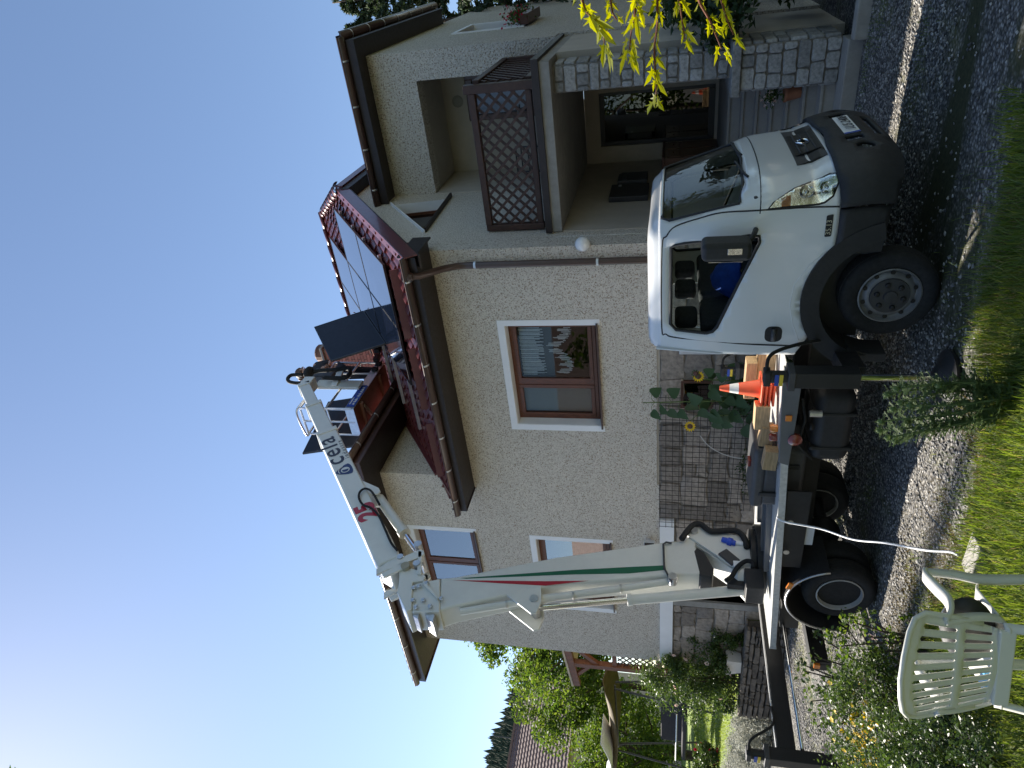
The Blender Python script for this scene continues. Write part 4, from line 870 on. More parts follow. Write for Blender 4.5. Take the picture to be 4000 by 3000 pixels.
# grille
gr = part('grille', TR, cabmap(cpl, .95)); gp_ = [(cpl-.46, .835), (cpl+.46, .835), (cpl+.50, 1.05), (cpl-.50, 1.05)]
sheet(gp_, [], lambda s, z: cabmap(s, z, .008), .08).build('surround', MT['grey'], gr, smooth=True)
sheet([(cpl-.26, .85), (cpl+.26, .85), (cpl+.30, 1.035), (cpl-.30, 1.035)], [], lambda s, z: cabmap(s, z, .016), .08).build('mesh', MT['frame'], gr)
for sg in (-1, 1): sheet([(cpl+sg*.31, .88), (cpl+sg*.44, .88), (cpl+sg*.46, .95), (cpl+sg*.33, .95)][::sg], [], lambda s, z: cabmap(s, z, .016), .08).build('slot', MT['frame'], gr)
for z in (.885, .94, .995): MB().tube([cabmap(cpl-.27+.54*i/10, z, .022) for i in range(11)], .006, 6).build('bar', MT['grey'], gr)
cc = cabmap(cpl, .945, .032); mb = MB(); mb.tube([cc+Vector((0, .062*math.cos(k*PI/12), .05*math.sin(k*PI/12))) for k in range(25)], .009, 8, False); mb.bar(cc+Vector((0, -.085, 0)), cc+Vector((0, .085, 0)), .014, .026, up=(0, 0, 1)); mb.build('emblem', MT['chrome'], gr, smooth='auto')
# wipers, mirrors
for y0_, y1_ in ((5.35, 5.9), (5.95, 6.5)): MB().tube([(-1.66, y0_+.1, 1.40), (-1.655, y0_+.2, 1.43), (-1.67, y1_, 1.46)], .01, 6).build('wiper', MT['black'], cb)
for sg in (-1, 1):
    mr = part('mirror', TR, (-1.97, YC+sg*1.1, 1.4)); yo = YC+sg*1.0; ym = YC+sg*1.11
    MB().box(-2.07, -1.93, ym-.1, ym+.1, 1.40, 1.75).build('shell', MT['black'], mr, bevel=.04, seg=3); MB().tube([(-1.93, yo-sg*.06, 1.36), (-1.94, yo+sg*.02, 1.38), (-1.97, ym, 1.43)], .02, 8).build('arm', MT['black'], mr, smooth=True)
    MB().box(-2.076, -2.071, ym-.08, ym+.08, 1.46, 1.70).build('glass', MT['chrome'], mr); MB().box(-2.01, -1.965, ym-.103 if sg < 0 else ym+.099, ym-.099 if sg < 0 else ym+.103, 1.47, 1.57).build('indicator', MT['reflector'], mr, bevel=.004)
# cabin
ci = part('cabin_interior', cb, (-2.4, YC, 1.0)); MB().box(-2.96, -1.7, 5.12, 6.84, .93, .98).build('floor', MT['frame'], ci)
MB().prism([(-1.78, 1.0), (-1.72, 1.38), (-1.98, 1.36), (-2.06, 1.2), (-1.98, 1.0)], 'y', 5.15, 6.81).build('dashboard', MT['grey'], ci, bevel=.02)
for yy, wd_ in ((5.42, .46), (6.2, .9)):
    sq = part('seat', ci, (-2.6, yy, 1.0)); MB().box(-2.8, -2.3, yy-wd_/2, yy+wd_/2, 1.0, 1.2).build('cushion', MT['seat'], sq, bevel=.05, seg=3); MB().prism([(-2.78, 1.15), (-2.66, 1.15), (-2.78, 1.72), (-2.9, 1.72)], 'y', yy-wd_/2, yy+wd_/2).build('backrest', MT['seat'], sq, bevel=.04, seg=3)
    for hx in ([yy] if wd_ < .5 else [yy-.22, yy+.22]): MB().box(-2.90, -2.79, hx-.13, hx+.13, 1.74, 1.93).build('headrest', MT['seat'], sq, bevel=.04, seg=3)
MB().tube([(-2.10+.05*math.sin(k*PI/12), 5.42+.19*math.cos(k*PI/12), 1.4+.17*math.sin(k*PI/12)) for k in range(25)], .014, 8, False).build('steering_wheel', MT['frame'], ci, smooth=True)
jk = MB(); nu, nv = 14, 10
for i in range(nu):
    for j in range(nv):
        u, v = i/(nu-1), j/(nv-1); jk.v.append((-2.78+.40*u, 5.46+.34*v, 1.38+.24*math.sin(u*PI)*math.sin(v*PI)+.05*noise.noise(Vector((u*5, v*5, 1)))+.03*u))
jk.f = [(i*nv+j, (i+1)*nv+j, (i+1)*nv+j+1, i*nv+j+1) for i in range(nu-1) for j in range(nv-1)]
tag(jk.build('jacket', MT['bluecloth'], None, smooth=True, solid=.02), 'blue work jacket lying inside the cab behind the side window', 'jacket')
tag(MB().box(-2.84, -2.74, 5.40, 5.50, 1.40, 1.53).build('pouch', MT['redcloth'], None, bevel=.03, seg=3), 'small red pouch beside the blue jacket in the cab', 'pouch')
# wheels
def wheel(x, yo, zc, r, rear, name='wheel'):
    w_ = part(name, TR, (x, yo, zc-r)); c = (x, yo+.10, zc)
    MB().lathe([(.21, -.09), (.27, -.10), (r-.02, -.095), (r-.004, -.07), (r, -.05), (r, .05), (r-.004, .07), (r-.02, .092), (.29, .10), (.235, .095), (.215, .08)], c, (0, -1, 0), 48, False).build('tyre', MT['rubber'], w_, smooth='auto')
    for k in range(-2, 3):
        MB().lathe([(r+.001, k*.022-.002), (r+.004, k*.022), (r+.004, k*.022+.012), (r+.001, k*.022+.014)], c, (0, -1, 0), 48).build('tread_rib', MT['rubber'], w_)
    if not rear:
        MB().lathe([(.212, .07), (.222, .096), (.212, .10), (.2, .07), (.185, .062), (.165, .082), (.15, .088), (0, .088)], c, (0, -1, 0), 40, False).build('rim', MT['frontrim'], w_, smooth='auto')
        MB().lathe([(.142, .089), (.138, .104), (.05, .108), (.045, .125), (0, .128)], c, (0, -1, 0), 32).build('hub', MT['grey'], w_, smooth='auto')
        for k in range(6): a = k*PI/3+.3; MB().lathe([(.021, .10), (.019, .122), (.012, .128), (0, .128)], (x+.096*math.cos(a), yo+.10, zc+.096*math.sin(a)), (0, -1, 0), 10).build('wheel_nut', MT['frame'], w_)
        for k in range(10): a = k*PI/5; MB().lathe([(.017, .073), (.017, .079), (0, .079)], (x+.182*math.cos(a), yo+.10, zc+.182*math.sin(a)), (0, -1, 0), 10).build('vent_hole', MT['frame'], w_)
    else:
        MB().lathe([(.212, .08), (.224, .10), (.212, .104), (.202, .05), (.196, .035), (.18, .015), (.13, .005), (.1, .015), (.07, .03), (.055, .055), (0, .057)], c, (0, -1, 0), 40, False).build('rim', MT['rim'], w_, smooth='auto')
        for k in range(6): a = k*PI/3; MB().lathe([(.024, .006), (.024, .016), (0, .016)], (x+.155*math.cos(a), yo+.10, zc+.155*math.sin(a)), (0, -1, 0), 10).build('vent_hole', MT['frame'], w_)
        for k in range(6): a = k*PI/3+.5; MB().lathe([(.012, .01), (.012, .04), (0, .04)], (x+.09*math.cos(a), yo+.10, zc+.09*math.sin(a)), (0, -1, 0), 6).build('wheel_nut', MT['grey'], w_)
RT = .345
wheel(-2.52, 5.10, .355, RT, 0); wheel(-2.52, 6.64, .355, RT, 0); wheel(-5.85, 5.08, .275, RT, 1); wheel(-5.85, 5.33, .275, RT, 1); wheel(-5.85, 6.41, .275, RT, 1); wheel(-5.85, 6.66, .275, RT, 1)
def ringsec(cx, cz, r0, r1, a0, a1, y0, y1, ex=1., n=20):
    P = [(cx+ex*r1*math.cos(R_(a0+(a1-a0)*i/n)), cz+r1*math.sin(R_(a0+(a1-a0)*i/n))) for i in range(n+1)]+[(cx+ex*r0*math.cos(R_(a1+(a0-a1)*i/n)), cz+r0*math.sin(R_(a1+(a0-a1)*i/n))) for i in range(n+1)]
    m_ = len(P); mb = MB(); mb.v = [(p[0], y0, p[1]) for p in P]+[(p[0], y1, p[1]) for p in P]
    for i in range(n): mb.f += [(i, i+1, m_-2-i, m_-1-i), (m_+i, m_+m_-1-i, m_+m_-2-i, m_+i+1)]
    mb.f += [(i, m_+i, m_+(i+1) % m_, (i+1) % m_) for i in range(m_)]; return mb
for y0_, y1_ in ((5.022, 5.26), (6.70, 6.938)):
    ringsec(-2.52, .37, .49, .625, 12, 168, y0_, y1_).build('wheel_arch', MT['black'], TR, smooth='auto'); ringsec(-2.53, .37, .46, .53, 150, 186, y0_+.01, y1_).build('mudguard', MT['black'], TR, smooth='auto')
MB().box(-3.04, -2.98, 5.04, 5.24, .33, .62).build('mud_flap', MT['black'], TR); MB().box(-2.95, -2.05, 5.27, 6.69, .5, .94).build('engine_block', MT['frame'], TR)
for y0_, y1_ in ((5.0, 5.5), (6.46, 6.94)):
    fd = part('rear_mudguard', TR, (-5.85, (y0_+y1_)/2, .3)); ringsec(-5.87, .29, .495, .515, 15, 172, y0_, y1_, .86).build('shell', MT['black'], fd, smooth='auto'); yy = y0_ if y0_ < 6 else y1_
    MB().tube([(-5.87+.86*.505*math.cos(R_(15+157*i/24)), yy, .29+.505*math.sin(R_(15+157*i/24))) for i in range(25)], .011, 6).build('edge_trim', MT['steel'], fd, smooth=True)
MB().box(-6.33, -6.31, 5.02, 5.48, .12, .42).build('mud_flap', MT['black'], TR); MB().bar((-5.62, 4.985, .765), (-5.70, 4.985, .79), .02, .05).build('side_marker', MT['amber'], TR, bevel=.004)
# chassis, deck, tanks
zd = lambda x: float(np.interp(x, [-7.2, -6.72, -4.13, -3.0], [.85, .868, .985, 1.03]))
for y_ in (5.62, 6.34): MB().bar((-7.05, y_, .58), (-1.9, y_, .68), .08, .2).build('chassis_rail', MT['frame'], TR)
for x_ in (-6.6, -5.2, -4.3, -3.4): MB().box(x_-.05, x_+.05, 5.66, 6.30, .52, .7).build('cross_member', MT['frame'], TR)
MB().tube([(-5.85, 5.2, .28), (-5.85, 6.75, .28)], .07, 10).build('rear_axle', MT['frame'], TR); MB().tube([(-2.52, 5.25, .34), (-2.52, 6.7, .34)], .05, 10).build('front_axle', MT['frame'], TR); MB().ball((-5.85, 5.98, .28), .17, 14, 10).build('differential', MT['frame'], TR, smooth=True)
dk = part('deck', TR, (-5.2, YC, .9))
mb = MB(); mb.add([(-4.15, 5.07, zd(-4.15)), (-4.15, 6.9, zd(-4.15)), (-6.74, 6.9, zd(-6.74)), (-6.74, 5.07, zd(-6.74))], [(0, 1, 2, 3)]); mb.build('tread_plate', MT['tread'], dk, solid=.006)
MB().bar((-4.13, 5.06, zd(-4.13)-.028), (-6.74, 5.06, zd(-6.74)-.028), .02, .062).build('edge', MT['tread'], dk); MB().bar((-4.13, 6.9, zd(-4.13)-.028), (-6.74, 6.9, zd(-6.74)-.028), .02, .062).build('edge', MT['tread'], dk); MB().box(-6.76, -6.735, 5.05, 6.91, .80, .872).build('edge', MT['tread'], dk)
MB().prism([(-3.12, .9), (-3.12, 1.055), (-3.33, 1.05), (-4.13, 1.01), (-4.16, .92), (-3.6, .905)], 'y', 5.045, 5.075).build('side_plate', MT['deckgrey'], dk, bevel=.006); MB().prism([(-3.12, .9), (-3.12, 1.055), (-3.33, 1.05), (-4.13, 1.01), (-4.16, .92), (-3.6, .905)], 'y', 6.885, 6.915).build('side_plate', MT['deckgrey'], dk, bevel=.006)
mb = MB(); mb.add([(-3.1, 5.076, 1.035), (-3.1, 6.88, 1.035), (-4.14, 6.88, .99), (-4.14, 5.076, .99)], [(0, 1, 2, 3)]); mb.build('front_plate', MT['tread'], dk, solid=.006)
for y_ in (5.45, 5.75, 6.2, 6.5): MB().bar((-4.95, y_, zd(-4.95)+.03), (-5.95, y_, zd(-5.95)+.03), .07, .05).build('deck_rail', MT['deckgrey'], dk)
for x_ in (-4.85, -5.25): MB().lathe([(.028, 0), (.028, .008), (0, .008)], (x_, 5.05, .84), (0, -1, 0), 12).build('deck_hole', MT['steel'], dk)
MB().box(-5.5, -4.5, 5.09, 5.11, .68, .89).build('side_skirt', MT['frame'], dk); MB().box(-3.66, -3.60, 5.03, 5.044, .945, 1.0).build('side_marker', MT['amber'], dk, bevel=.006); MB().lathe([(.055, 0), (.06, .03), (.03, .05), (0, .052)], (-3.86, 5.06, .90), (0, -1, 0), 18).build('tail_lamp', MT['redlens'], dk, smooth='auto')
tk = part('fuel_tank', TR, (-3.85, 5.4, .4)); MB().box(-4.22, -3.48, 5.17, 5.56, .40, .74).build('tank', MT['black'], tk, bevel=.10, seg=4)
for x_ in (-4.05, -3.68): MB().box(x_-.02, x_+.02, 5.158, 5.57, .39, .75).build('strap', MT['frame'], tk, bevel=.10, seg=4)
MB().lathe([(.04, 0), (.04, .03), (.025, .04), (0, .04)], (-3.85, 5.24, .73), (0, -.5, 1), 14).build('filler_cap', MT['frame'], tk)
MB().tube([(-3.62, 5.1, .80), (-3.62, 5.1, .70)], .03, 10).build('filter', MT['steel'], TR); MB().tube([(-3.5, 5.15, .86), (-3.7, 5.12, .82), (-4.0, 5.15, .85), (-4.2, 5.2, .7)], .012, 6).build('hose', MT['rubber'], TR)
tb = part('toolbox', TR, (-4.5, 5.5, .8)); MB().box(-4.87, -4.17, 5.27, 5.74, .72, 1.10).build('body', MT['grey'], tb, bevel=.05, seg=3); MB().box(-4.885, -4.155, 5.255, 5.755, 1.07, 1.19).build('lid', MT['grey'], tb, bevel=.045, seg=3)
for x_ in (-4.7, -4.35): MB().box(x_-.025, x_+.025, 5.245, 5.30, .78, 1.12).build('latch', MT['black'], tb, bevel=.01)
MB().box(-4.50, -4.42, 5.42, 5.5, 1.19, 1.22).build('handle', MT['redlens'], tb, bevel=.008); MB().box(-5.2, -4.95, 5.115, 5.12, .60, .72).build('type_plate', MT['paleplastic'], TR)
# rear lamps bar
tlb = part('rear_lamp_bar', TR, (-6.9, 5.9, .35)); MB().box(-6.98, -6.84, 4.98, 6.95, .40, .44).build('top_flange', MT['frame'], tlb); MB().box(-6.90, -6.86, 4.98, 6.95, .26, .40).build('web', MT['frame'], tlb); MB().box(-6.96, -6.82, 4.985, 5.02, .24, .45).build('end', MT['frame'], tlb)
MB().box(-6.9, -6.84, 4.955, 4.985, .36, .42).build('marker', MT['amber'], tlb); MB().box(-6.99, -6.96, 5.02, 5.3, .28, .38).build('lamp', MT['redlens'], tlb)
# outriggers
def outrigger(x, yfoot, yroot, zb, ztop, zfoot, name='outrigger', sz=.13, beam=True, foot=True, lo=None):
    g = part(name, TR, (x, yfoot, zfoot)); zh = lo if lo is not None else zfoot+.52
    MB().box(x-sz/2, x+sz/2, yfoot-sz/2, yfoot+sz/2, zh, ztop).build('leg_tube', MT['frame'], g, bevel=.008); MB().box(x-sz*.62, x+sz*.62, yfoot-sz*.62, yfoot+sz*.62, ztop-.05, ztop).build('collar', MT['grey'], g, bevel=.006)
    MB().lathe([(.05, 0), (.05, .13), (.03, .14)], (x, yfoot, ztop), (0, 0, 1), 14).build('cylinder_head', MT['frame'], g); MB().box(x-.06, x+.06, yfoot-.055, yfoot+.055, ztop+.12, ztop+.17).build('valve_block', MT['black'], g, bevel=.01)
    MB().box(x-.048, x+.048, yfoot-.056, yfoot-.051, ztop+.035, ztop+.062).build('label', MT['yellowp'], g); MB().box(x-.048, x+.048, yfoot-.056, yfoot-.051, ztop+.066, ztop+.095).build('label', MT['bluep'], g)
    MB().tube([(x, yfoot, zh+.02), (x, yfoot, zfoot+.1)], .027, 16).build('rod', MT['chrome'], g, smooth='auto')
    if foot: MB().lathe([(.20, 0), (.21, .03), (.14, .055), (.09, .09), (.055, .11), (.03, .115)], (x, yfoot, zfoot), (0, 0, 1), 28).build('foot', MT['black'], g, smooth='auto')
    if beam:
        MB().bar((x, yroot, zb), (x, yfoot+sz/2, zb), .12, .17).build('beam', MT['frame'], g, bevel=.008); MB().bar((x+.03, yroot, zb+.095), (x+.03, yfoot+.05, zb+.095), .05, .012).build('wear_strip', MT['steel'], g)
        MB().tube([(x+.02, yroot, zb-.15), (x+.02, yfoot+.05, zb-.15)], .018, 10).build('feed_rod', MT['chrome'], g, smooth=True)
    MB().tube(bez([(x+.05, yfoot, ztop+.15), (x+.16, yfoot+.06, ztop+.12), (x+.14, yfoot+.25, ztop-.1), (x+.05, yfoot+.5, zb+.1)], 6), .014, 8).build('hose', MT['rubber'], g, smooth=True)
    return g
outrigger(-2.95, 4.63, 5.6, .60, 1.10, 0, lo=.60, beam=False); MB().bar((-3.12, 5.7, .62), (-2.97, 4.70, .62), .12, .16).build('outrigger_beam', MT['frame'], TR)
outrigger(-7.0, 3.98, 6.9, .80, 1.02, -.13, lo=.2)
pf = px_y(2840, 1885, 7.6); outrigger(-4.6, 7.35, 6.3, .80, 1.2, -.05, lo=.5); MB().box(-7.06, -6.94, 6.9, 7.6, .62, .80).build('outrigger_beam', MT['frame'], TR)

# ---------------------------------------------------------------- turret and booms (their plane is x = -6.3)
XB = -6.3; NEAR = -6.15
bp_ = lambda x, y, a=NEAR: px_x(x, y, a)
zC = lambda q: (1500+q[0]/2.37, 1900+q[1]/2.37); zT4 = lambda q: (1100+q[0]/3.318, 1650+q[1]/3.318); zR8 = lambda q: (1300+q[0]/1.3825, 1800+q[1]/1.3825); zQ5 = lambda q: (2500+q[0]/3.016, 1900+q[1]/3.016); zT3 = lambda q: (1100+q[0]/4.148, 1400+q[1]/4.148)
def yz(pts, z, a=NEAR): return [(lambda p: (p.y, p.z))(bp_(*z(q), a)) for q in pts]
tu = part('turret', TR, (XB, 5.95, .9))
MB().lathe([(.40, 0), (.40, .09), (.34, .10), (.34, .15)], (XB, 5.92, .90), (0, 0, 1), 40).build('slew_ring', MT['frame'], tu, smooth='auto')
for k in range(20): a = k*PI/10; MB().lathe([(.012, .09), (.012, .105), (0, .105)], (XB+.37*math.cos(a), 5.92+.37*math.sin(a), .90), (0, 0, 1), 6).build('bolt', MT['frame'], tu)
tp = [(6.06, 1.75), (6.14, 1.76), (6.2, 1.70), (6.2, 1.62), (6.14, 1.36), (6.08, 1.05), (5.42, 1.05), (5.44, 1.12), (5.62, 1.24), (5.66, 1.30)]
for x_ in (XB+.15, XB-.18): MB().prism(tp, 'x', x_, x_+.03).build('side_plate', MT['boom'], tu, bevel=.006)
MB().box(XB-.15, XB+.15, 5.46, 6.05, 1.05, 1.10).build('base_plate', MT['boom'], tu); MB().bar((XB, 5.5, 1.1), (XB, 5.98, 1.66), .26, .03).build('web', MT['boom'], tu)
MB().tube([(XB-.22, 6.12, 1.67), (XB+.22, 6.12, 1.67)], .045, 16).build('pivot_pin', MT['steel'], tu, smooth='auto'); MB().lathe([(.11, 0), (.11, .16), (.07, .2), (0, .2)], (XB+.1, 5.55, 1.05), (0, 0, 1), 20).build('motor_housing', MT['boom'], tu, smooth='auto')
MB().box(XB+.05, XB+.3, 5.22, 5.5, .96, 1.15).build('control_box', MT['black'], tu, bevel=.012); MB().bar((XB+.19, 5.66, 1.22), (XB+.19, 5.82, 1.36), .03, .13).build('display_box', MT['grey'], tu, bevel=.008); MB().box(XB+.185, XB+.21, 5.60, 5.68, 1.15, 1.25).build('display_box', MT['white'], tu, bevel=.006)
MB().lathe([(.03, -.06), (.035, -.02), (.048, -.02), (.048, .03), (.035, .035), (.03, .1), (0, .1)], (XB+.2, 5.97, 1.26), (0, .35, .94), 16).build('power_socket', MT['plug'], tu, smooth='auto'); MB().tube([(XB+.2, 5.97, 1.2), (XB+.2, 5.955, 1.12)], .026, 10).build('power_plug', MT['white'], tu)
MB().tube(bez([bp_(*zQ5(q), XB+.22) for q in ((490, 620), (560, 520), (640, 450), (720, 450), (800, 510), (870, 530), (1100, 520), (1190, 560), (1240, 640), (1260, 720))], 6), .036, 10).build('hose_bundle', MT['rubber'], tu, smooth=True)
MB().tube(bez([bp_(*zQ5(q), XB+.24) for q in ((1010, 1110), (1080, 1060), (1150, 950), (1250, 880), (1330, 900), (1330, 960))], 6), .026, 10).build('hose_bundle', MT['rubber'], tu, smooth=True)
# lower boom
b1 = part('lower_boom', TR, (XB, 5.6, 1.6))
P1 = [(5.50, 1.57), (5.82, 1.60), (5.93, 1.66), (6.12, 1.60), (6.16, 1.69), (6.0, 1.80), (5.93, 2.12), (5.60, 3.29), (5.19, 4.42), (5.15, 4.60), (4.68, 4.48), (4.76, 4.33), (5.18, 3.24), (5.45, 1.99)]
MB().prism(P1, 'x', XB-.15, XB+.15).build('box_section', MT['boom'], b1, bevel=.03, seg=3); MB().prism([(5.46, 1.48), (5.60, 1.46), (5.84, 1.56), (5.90, 1.64), (5.84, 1.68), (5.47, 1.62)], 'x', XB-.155, XB+.155).build('end_cap', MT['black'], b1, bevel=.02)
MB().bar((XB, 5.63, 3.26), (XB, 6.03, 1.86), .16, .05, up=(0, 1, .3)).build('cable_cover', MT['dirtybeige'], b1, bevel=.006)
st_ = lambda pts, nm, mt, z=zR8: MB().add([(NEAR+.0025, y, zz) for y, zz in yz(pts, z)], [tuple(range(len(pts)))[::-1]]).build(nm, mt, b1)
st_([(640, 645), (900, 648), (1150, 651), (1380, 648), (1150, 675), (900, 662)], 'red_stripe', MT['red']); st_([(690, 634), (1000, 612), (1300, 590), (1600, 574), (1795, 565), (1800, 590), (1600, 609), (1300, 614), (1000, 626), (720, 637)], 'green_stripe', MT['green'])
MB().tube([bp_(*zR8(q), NEAR+.03) for q in ((1830, 655), (1790, 580), (1785, 450), (1800, 440), (1830, 445))], .012, 8).build('guard_bar', MT['grey'], b1)
MB().tube([bp_(*zR8(q), XB+.08) for q in ((690, 815), (1120, 745), (1550, 690), (1830, 650))], .042, 12).build('hose_tube', MT['boom'], b1, smooth='auto'); MB().lathe([(.05, -.06), (.06, 0), (.05, .06)], bp_(*zR8((1835, 640)), XB+.14), (1, 0, 0), 10).build('valve', MT['steel'], b1)
for q in ((940, 775), (1300, 730), (1555, 690)): p = bp_(*zR8(q), XB+.08); MB().lathe([(.047, -.012), (.047, .012)], p, (0, -.3, 1), 12).build('clamp', MT['steel'], b1)
lug = yz([(935, 722), (1125, 678), (1128, 760), (1100, 822), (1070, 826)], zR8)
for x_ in (XB+.13, XB-.16): MB().prism(lug, 'x', x_, x_+.03).build('lug', MT['boom'], b1, bevel=.006)
# lift cylinder
lc = part('lift_cylinder', TR, bp_(*zR8((2200, 690)), XB)); e0, e1, e2 = bp_(*zR8((1095, 795)), XB), bp_(*zR8((1590, 752)), XB), bp_(*zQ5((1240, 1220)), XB)
MB().tube([e0, e1], .034, 14).build('rod', MT['chrome'], lc, smooth='auto'); MB().tube([e1, e1.lerp(e2, .04)], .068, 16).build('gland', MT['boom'], lc, smooth='auto'); MB().tube([e1.lerp(e2, .04), e2], .058, 16).build('barrel', MT['boom'], lc, smooth='auto'); MB().lathe([(.05, -.17), (.05, .17)], e0, (1, 0, 0), 12).build('pin', MT['steel'], lc); MB().box(XB+.06, XB+.14, e2.y-.06, e2.y+.06, e2.z+.02, e2.z+.2).build('valve_block', MT['black'], lc, bevel=.01)
# knuckle: stacked section heads, plates and links
kn = part('knuckle', TR, bp_(*zC((300, 1000)), XB))
for pts, x0_, x1_ in (([(300, 905), (520, 862), (518, 1168), (262, 1168), (258, 925)], XB-.165, XB+.165), ([(150, 790), (260, 778), (330, 795), (392, 850), (372, 892), (272, 905), (262, 1160), (212, 1182), (128, 1000), (145, 900)], XB-.19, XB+.19)):
    MB().prism(yz(pts, zC), 'x', x0_, x1_).build('head_plate', MT['boom'], kn, bevel=.012)
MB().prism(yz([(375, 890), (512, 1055), (500, 1068), (362, 925)], zC, NEAR), 'x', NEAR+.016, NEAR+.05).build('brace', MT['boom'], kn, bevel=.004)
for pts in ([(362, 1125), (470, 1170), (452, 1252), (385, 1205)], [(262, 1120), (330, 1150), (312, 1215), (262, 1185)]): MB().prism(yz(pts, zC), 'x', XB-.13, XB+.13).build('stop_shoe', MT['steel'], kn, bevel=.01)
for pts in ([(-60, 800), (340, 622), (378, 632), (385, 662), (352, 690), (20, 820), (-60, 860)], [(326, 632), (362, 640), (356, 850), (316, 846)], [(-10, 845), (180, 742), (212, 760), (200, 795), (10, 880)]):
    for x_ in (XB+.195, XB-.225): MB().prism(yz(pts, zC), 'x', x_, x_+.03).build('link', MT['boom'], kn, bevel=.006)
for q, r_ in (((345, 652), .05), ((185, 770), .04), ((335, 832), .045), ((232, 855), .055)): p = bp_(*zC(q), XB); MB().tube([p-Vector((.24, 0, 0)), p+Vector((.24, 0, 0))], r_, 16).build('pin', MT['steel'] if r_ != .055 else MT['dirtybeige'], kn, smooth='auto')
for q in ((282, 955), (330, 940), (400, 912), (275, 1070), (370, 1068), (535, 1055), (302, 1135), (432, 1125)): p = bp_(*zC(q), NEAR+.01); MB().lathe([(.026, 0), (.026, .012), (.014, .014), (.014, .022), (0, .022)], p+Vector((.03, 0, 0)), (1, 0, 0), 12).build('bolt', MT['steel'], kn)
# upper boom: three telescopic sections
b2 = part('upper_boom', TR, (XB, 6.5, 5.4)); dU = Vector((0, 7.93-5.40, 7.32-5.33)).normalized(); nU = Vector((0, -dU.z, dU.y)); A0 = Vector((XB, 5.35, 5.33))
def sec(t0, t1, w_, h_, nm, off=0, bev=.02): MB().bar(A0+dU*t0+nU*off, A0+dU*t1+nU*off, w_, h_, up=nU).build(nm, MT['boom'], b2, bevel=bev, seg=3)
sec(0, 3.33, .30, .31, 'section', bev=.03); sec(3.33, 4.32, .25, .25, 'section'); sec(4.32, 5.15, .21, .20, 'section')
for t, w_, h_ in ((3.28, .33, .34), (4.28, .285, .285), (5.1, .24, .23)): sec(t-.05, t+.05, w_, h_, 'collar', bev=.012)
MB().prism([(p.y, p.z) for p in (A0+nU*.155+dU*-.02, A0+nU*-.155+dU*.05, A0+nU*-.17+dU*-.12, A0+nU*.05+dU*-.24)], 'x', XB-.14, XB+.14).build('heel', MT['boom'], b2, bevel=.02)
lg = [A0+dU*1.75-nU*.15, A0+dU*1.4-nU*.15, A0+dU*1.32-nU*.26, A0+dU*1.36-nU*.31, A0+dU*1.45-nU*.31]
for x_ in (XB+.1, XB-.13): MB().prism([(p.y, p.z) for p in lg], 'x', x_, x_+.03).build('lug', MT['boom'], b2, bevel=.008)
c0, c2 = bp_(*zC((345, 650)), XB), A0+dU*1.38-nU*.27; c1 = c0.lerp(c2, .36)
fc = part('fold_cylinder', TR, c0); MB().tube([c0, c1], .036, 14).build('rod', MT['chrome'], fc, smooth='auto'); MB().tube([c1, c1.lerp(c2, .1)], .082, 18).build('gland', MT['boom'], fc, smooth='auto'); MB().tube([c1.lerp(c2, .08), c2], .07, 18).build('barrel', MT['boom'], fc, smooth='auto')
hz = NEAR+.04; MB().tube(bez([bp_(*zT4(q), hz) for q in ((1270, 1070), (1210, 960), (1150, 880), (1070, 860), (1010, 910), (1005, 990), (1060, 1070), (1160, 1110), (1260, 1210), (1340, 1380), (1420, 1560), (1500, 1660))], 5), .016, 8).build('hose', MT['rubber'], b2, smooth=True)
# lettering on the upper boom
ux = dU; uy = nU; fx = XB+.153
at = lambda t, o: Vector((fx, (A0+dU*t+nU*o).y, (A0+dU*t+nU*o).z))
text('lettering', 'cela', MT['charcoal'], b2, at(2.29, -.055), .44, ux, uy, .001, bold=.004, space=1.15); text('lettering', 'i n d u s t r y', MT['charcoal'], b2, at(2.36, -.135), .10, ux, uy, .001); text('lettering', '25', MT['red'], b2, at(.86, -.13), .36, ux, uy, .001, bold=.016)
lo = MB(); c = at(2.10, .0)
def lgp(r, a): return c+ux*(r*math.cos(a))+uy*(r*math.sin(a))
P = [lgp(.145, R_(90+120*k+j*8)) if False else None for k in range(1) for j in range(1)]
tr3 = [R_(-150), R_(-30), R_(90)]; outl = []
for k in range(3):
    a, b = tr3[k], tr3[(k+1) % 3]+(2*PI if k == 2 else 0)
    for j in range(10): t = j/10; an = a+(b-a)*t; outl.append(lgp(.15-.045*math.sin(PI*t), an))
lo.add(outl, [tuple(range(len(outl)))]); lo.build('logo', MT['navy'], b2); MB().add([lgp(.065, k*PI/10)+Vector((.002, 0, 0)) for k in range(20)], [tuple(range(20))]).build('logo_disc', MT['boom'], b2)
MB().tube([lgp(.10, R_(10+15*k))+Vector((.002, 0, 0)) for k in range(8)], .008, 5).build('logo_arc', MT['boom'], b2); MB().add([lgp(.05, k*PI/10)+Vector((.004, 0, 0)) for k in range(4, 16)], [tuple(range(12))]).build('logo_core', MT['navy'], b2)
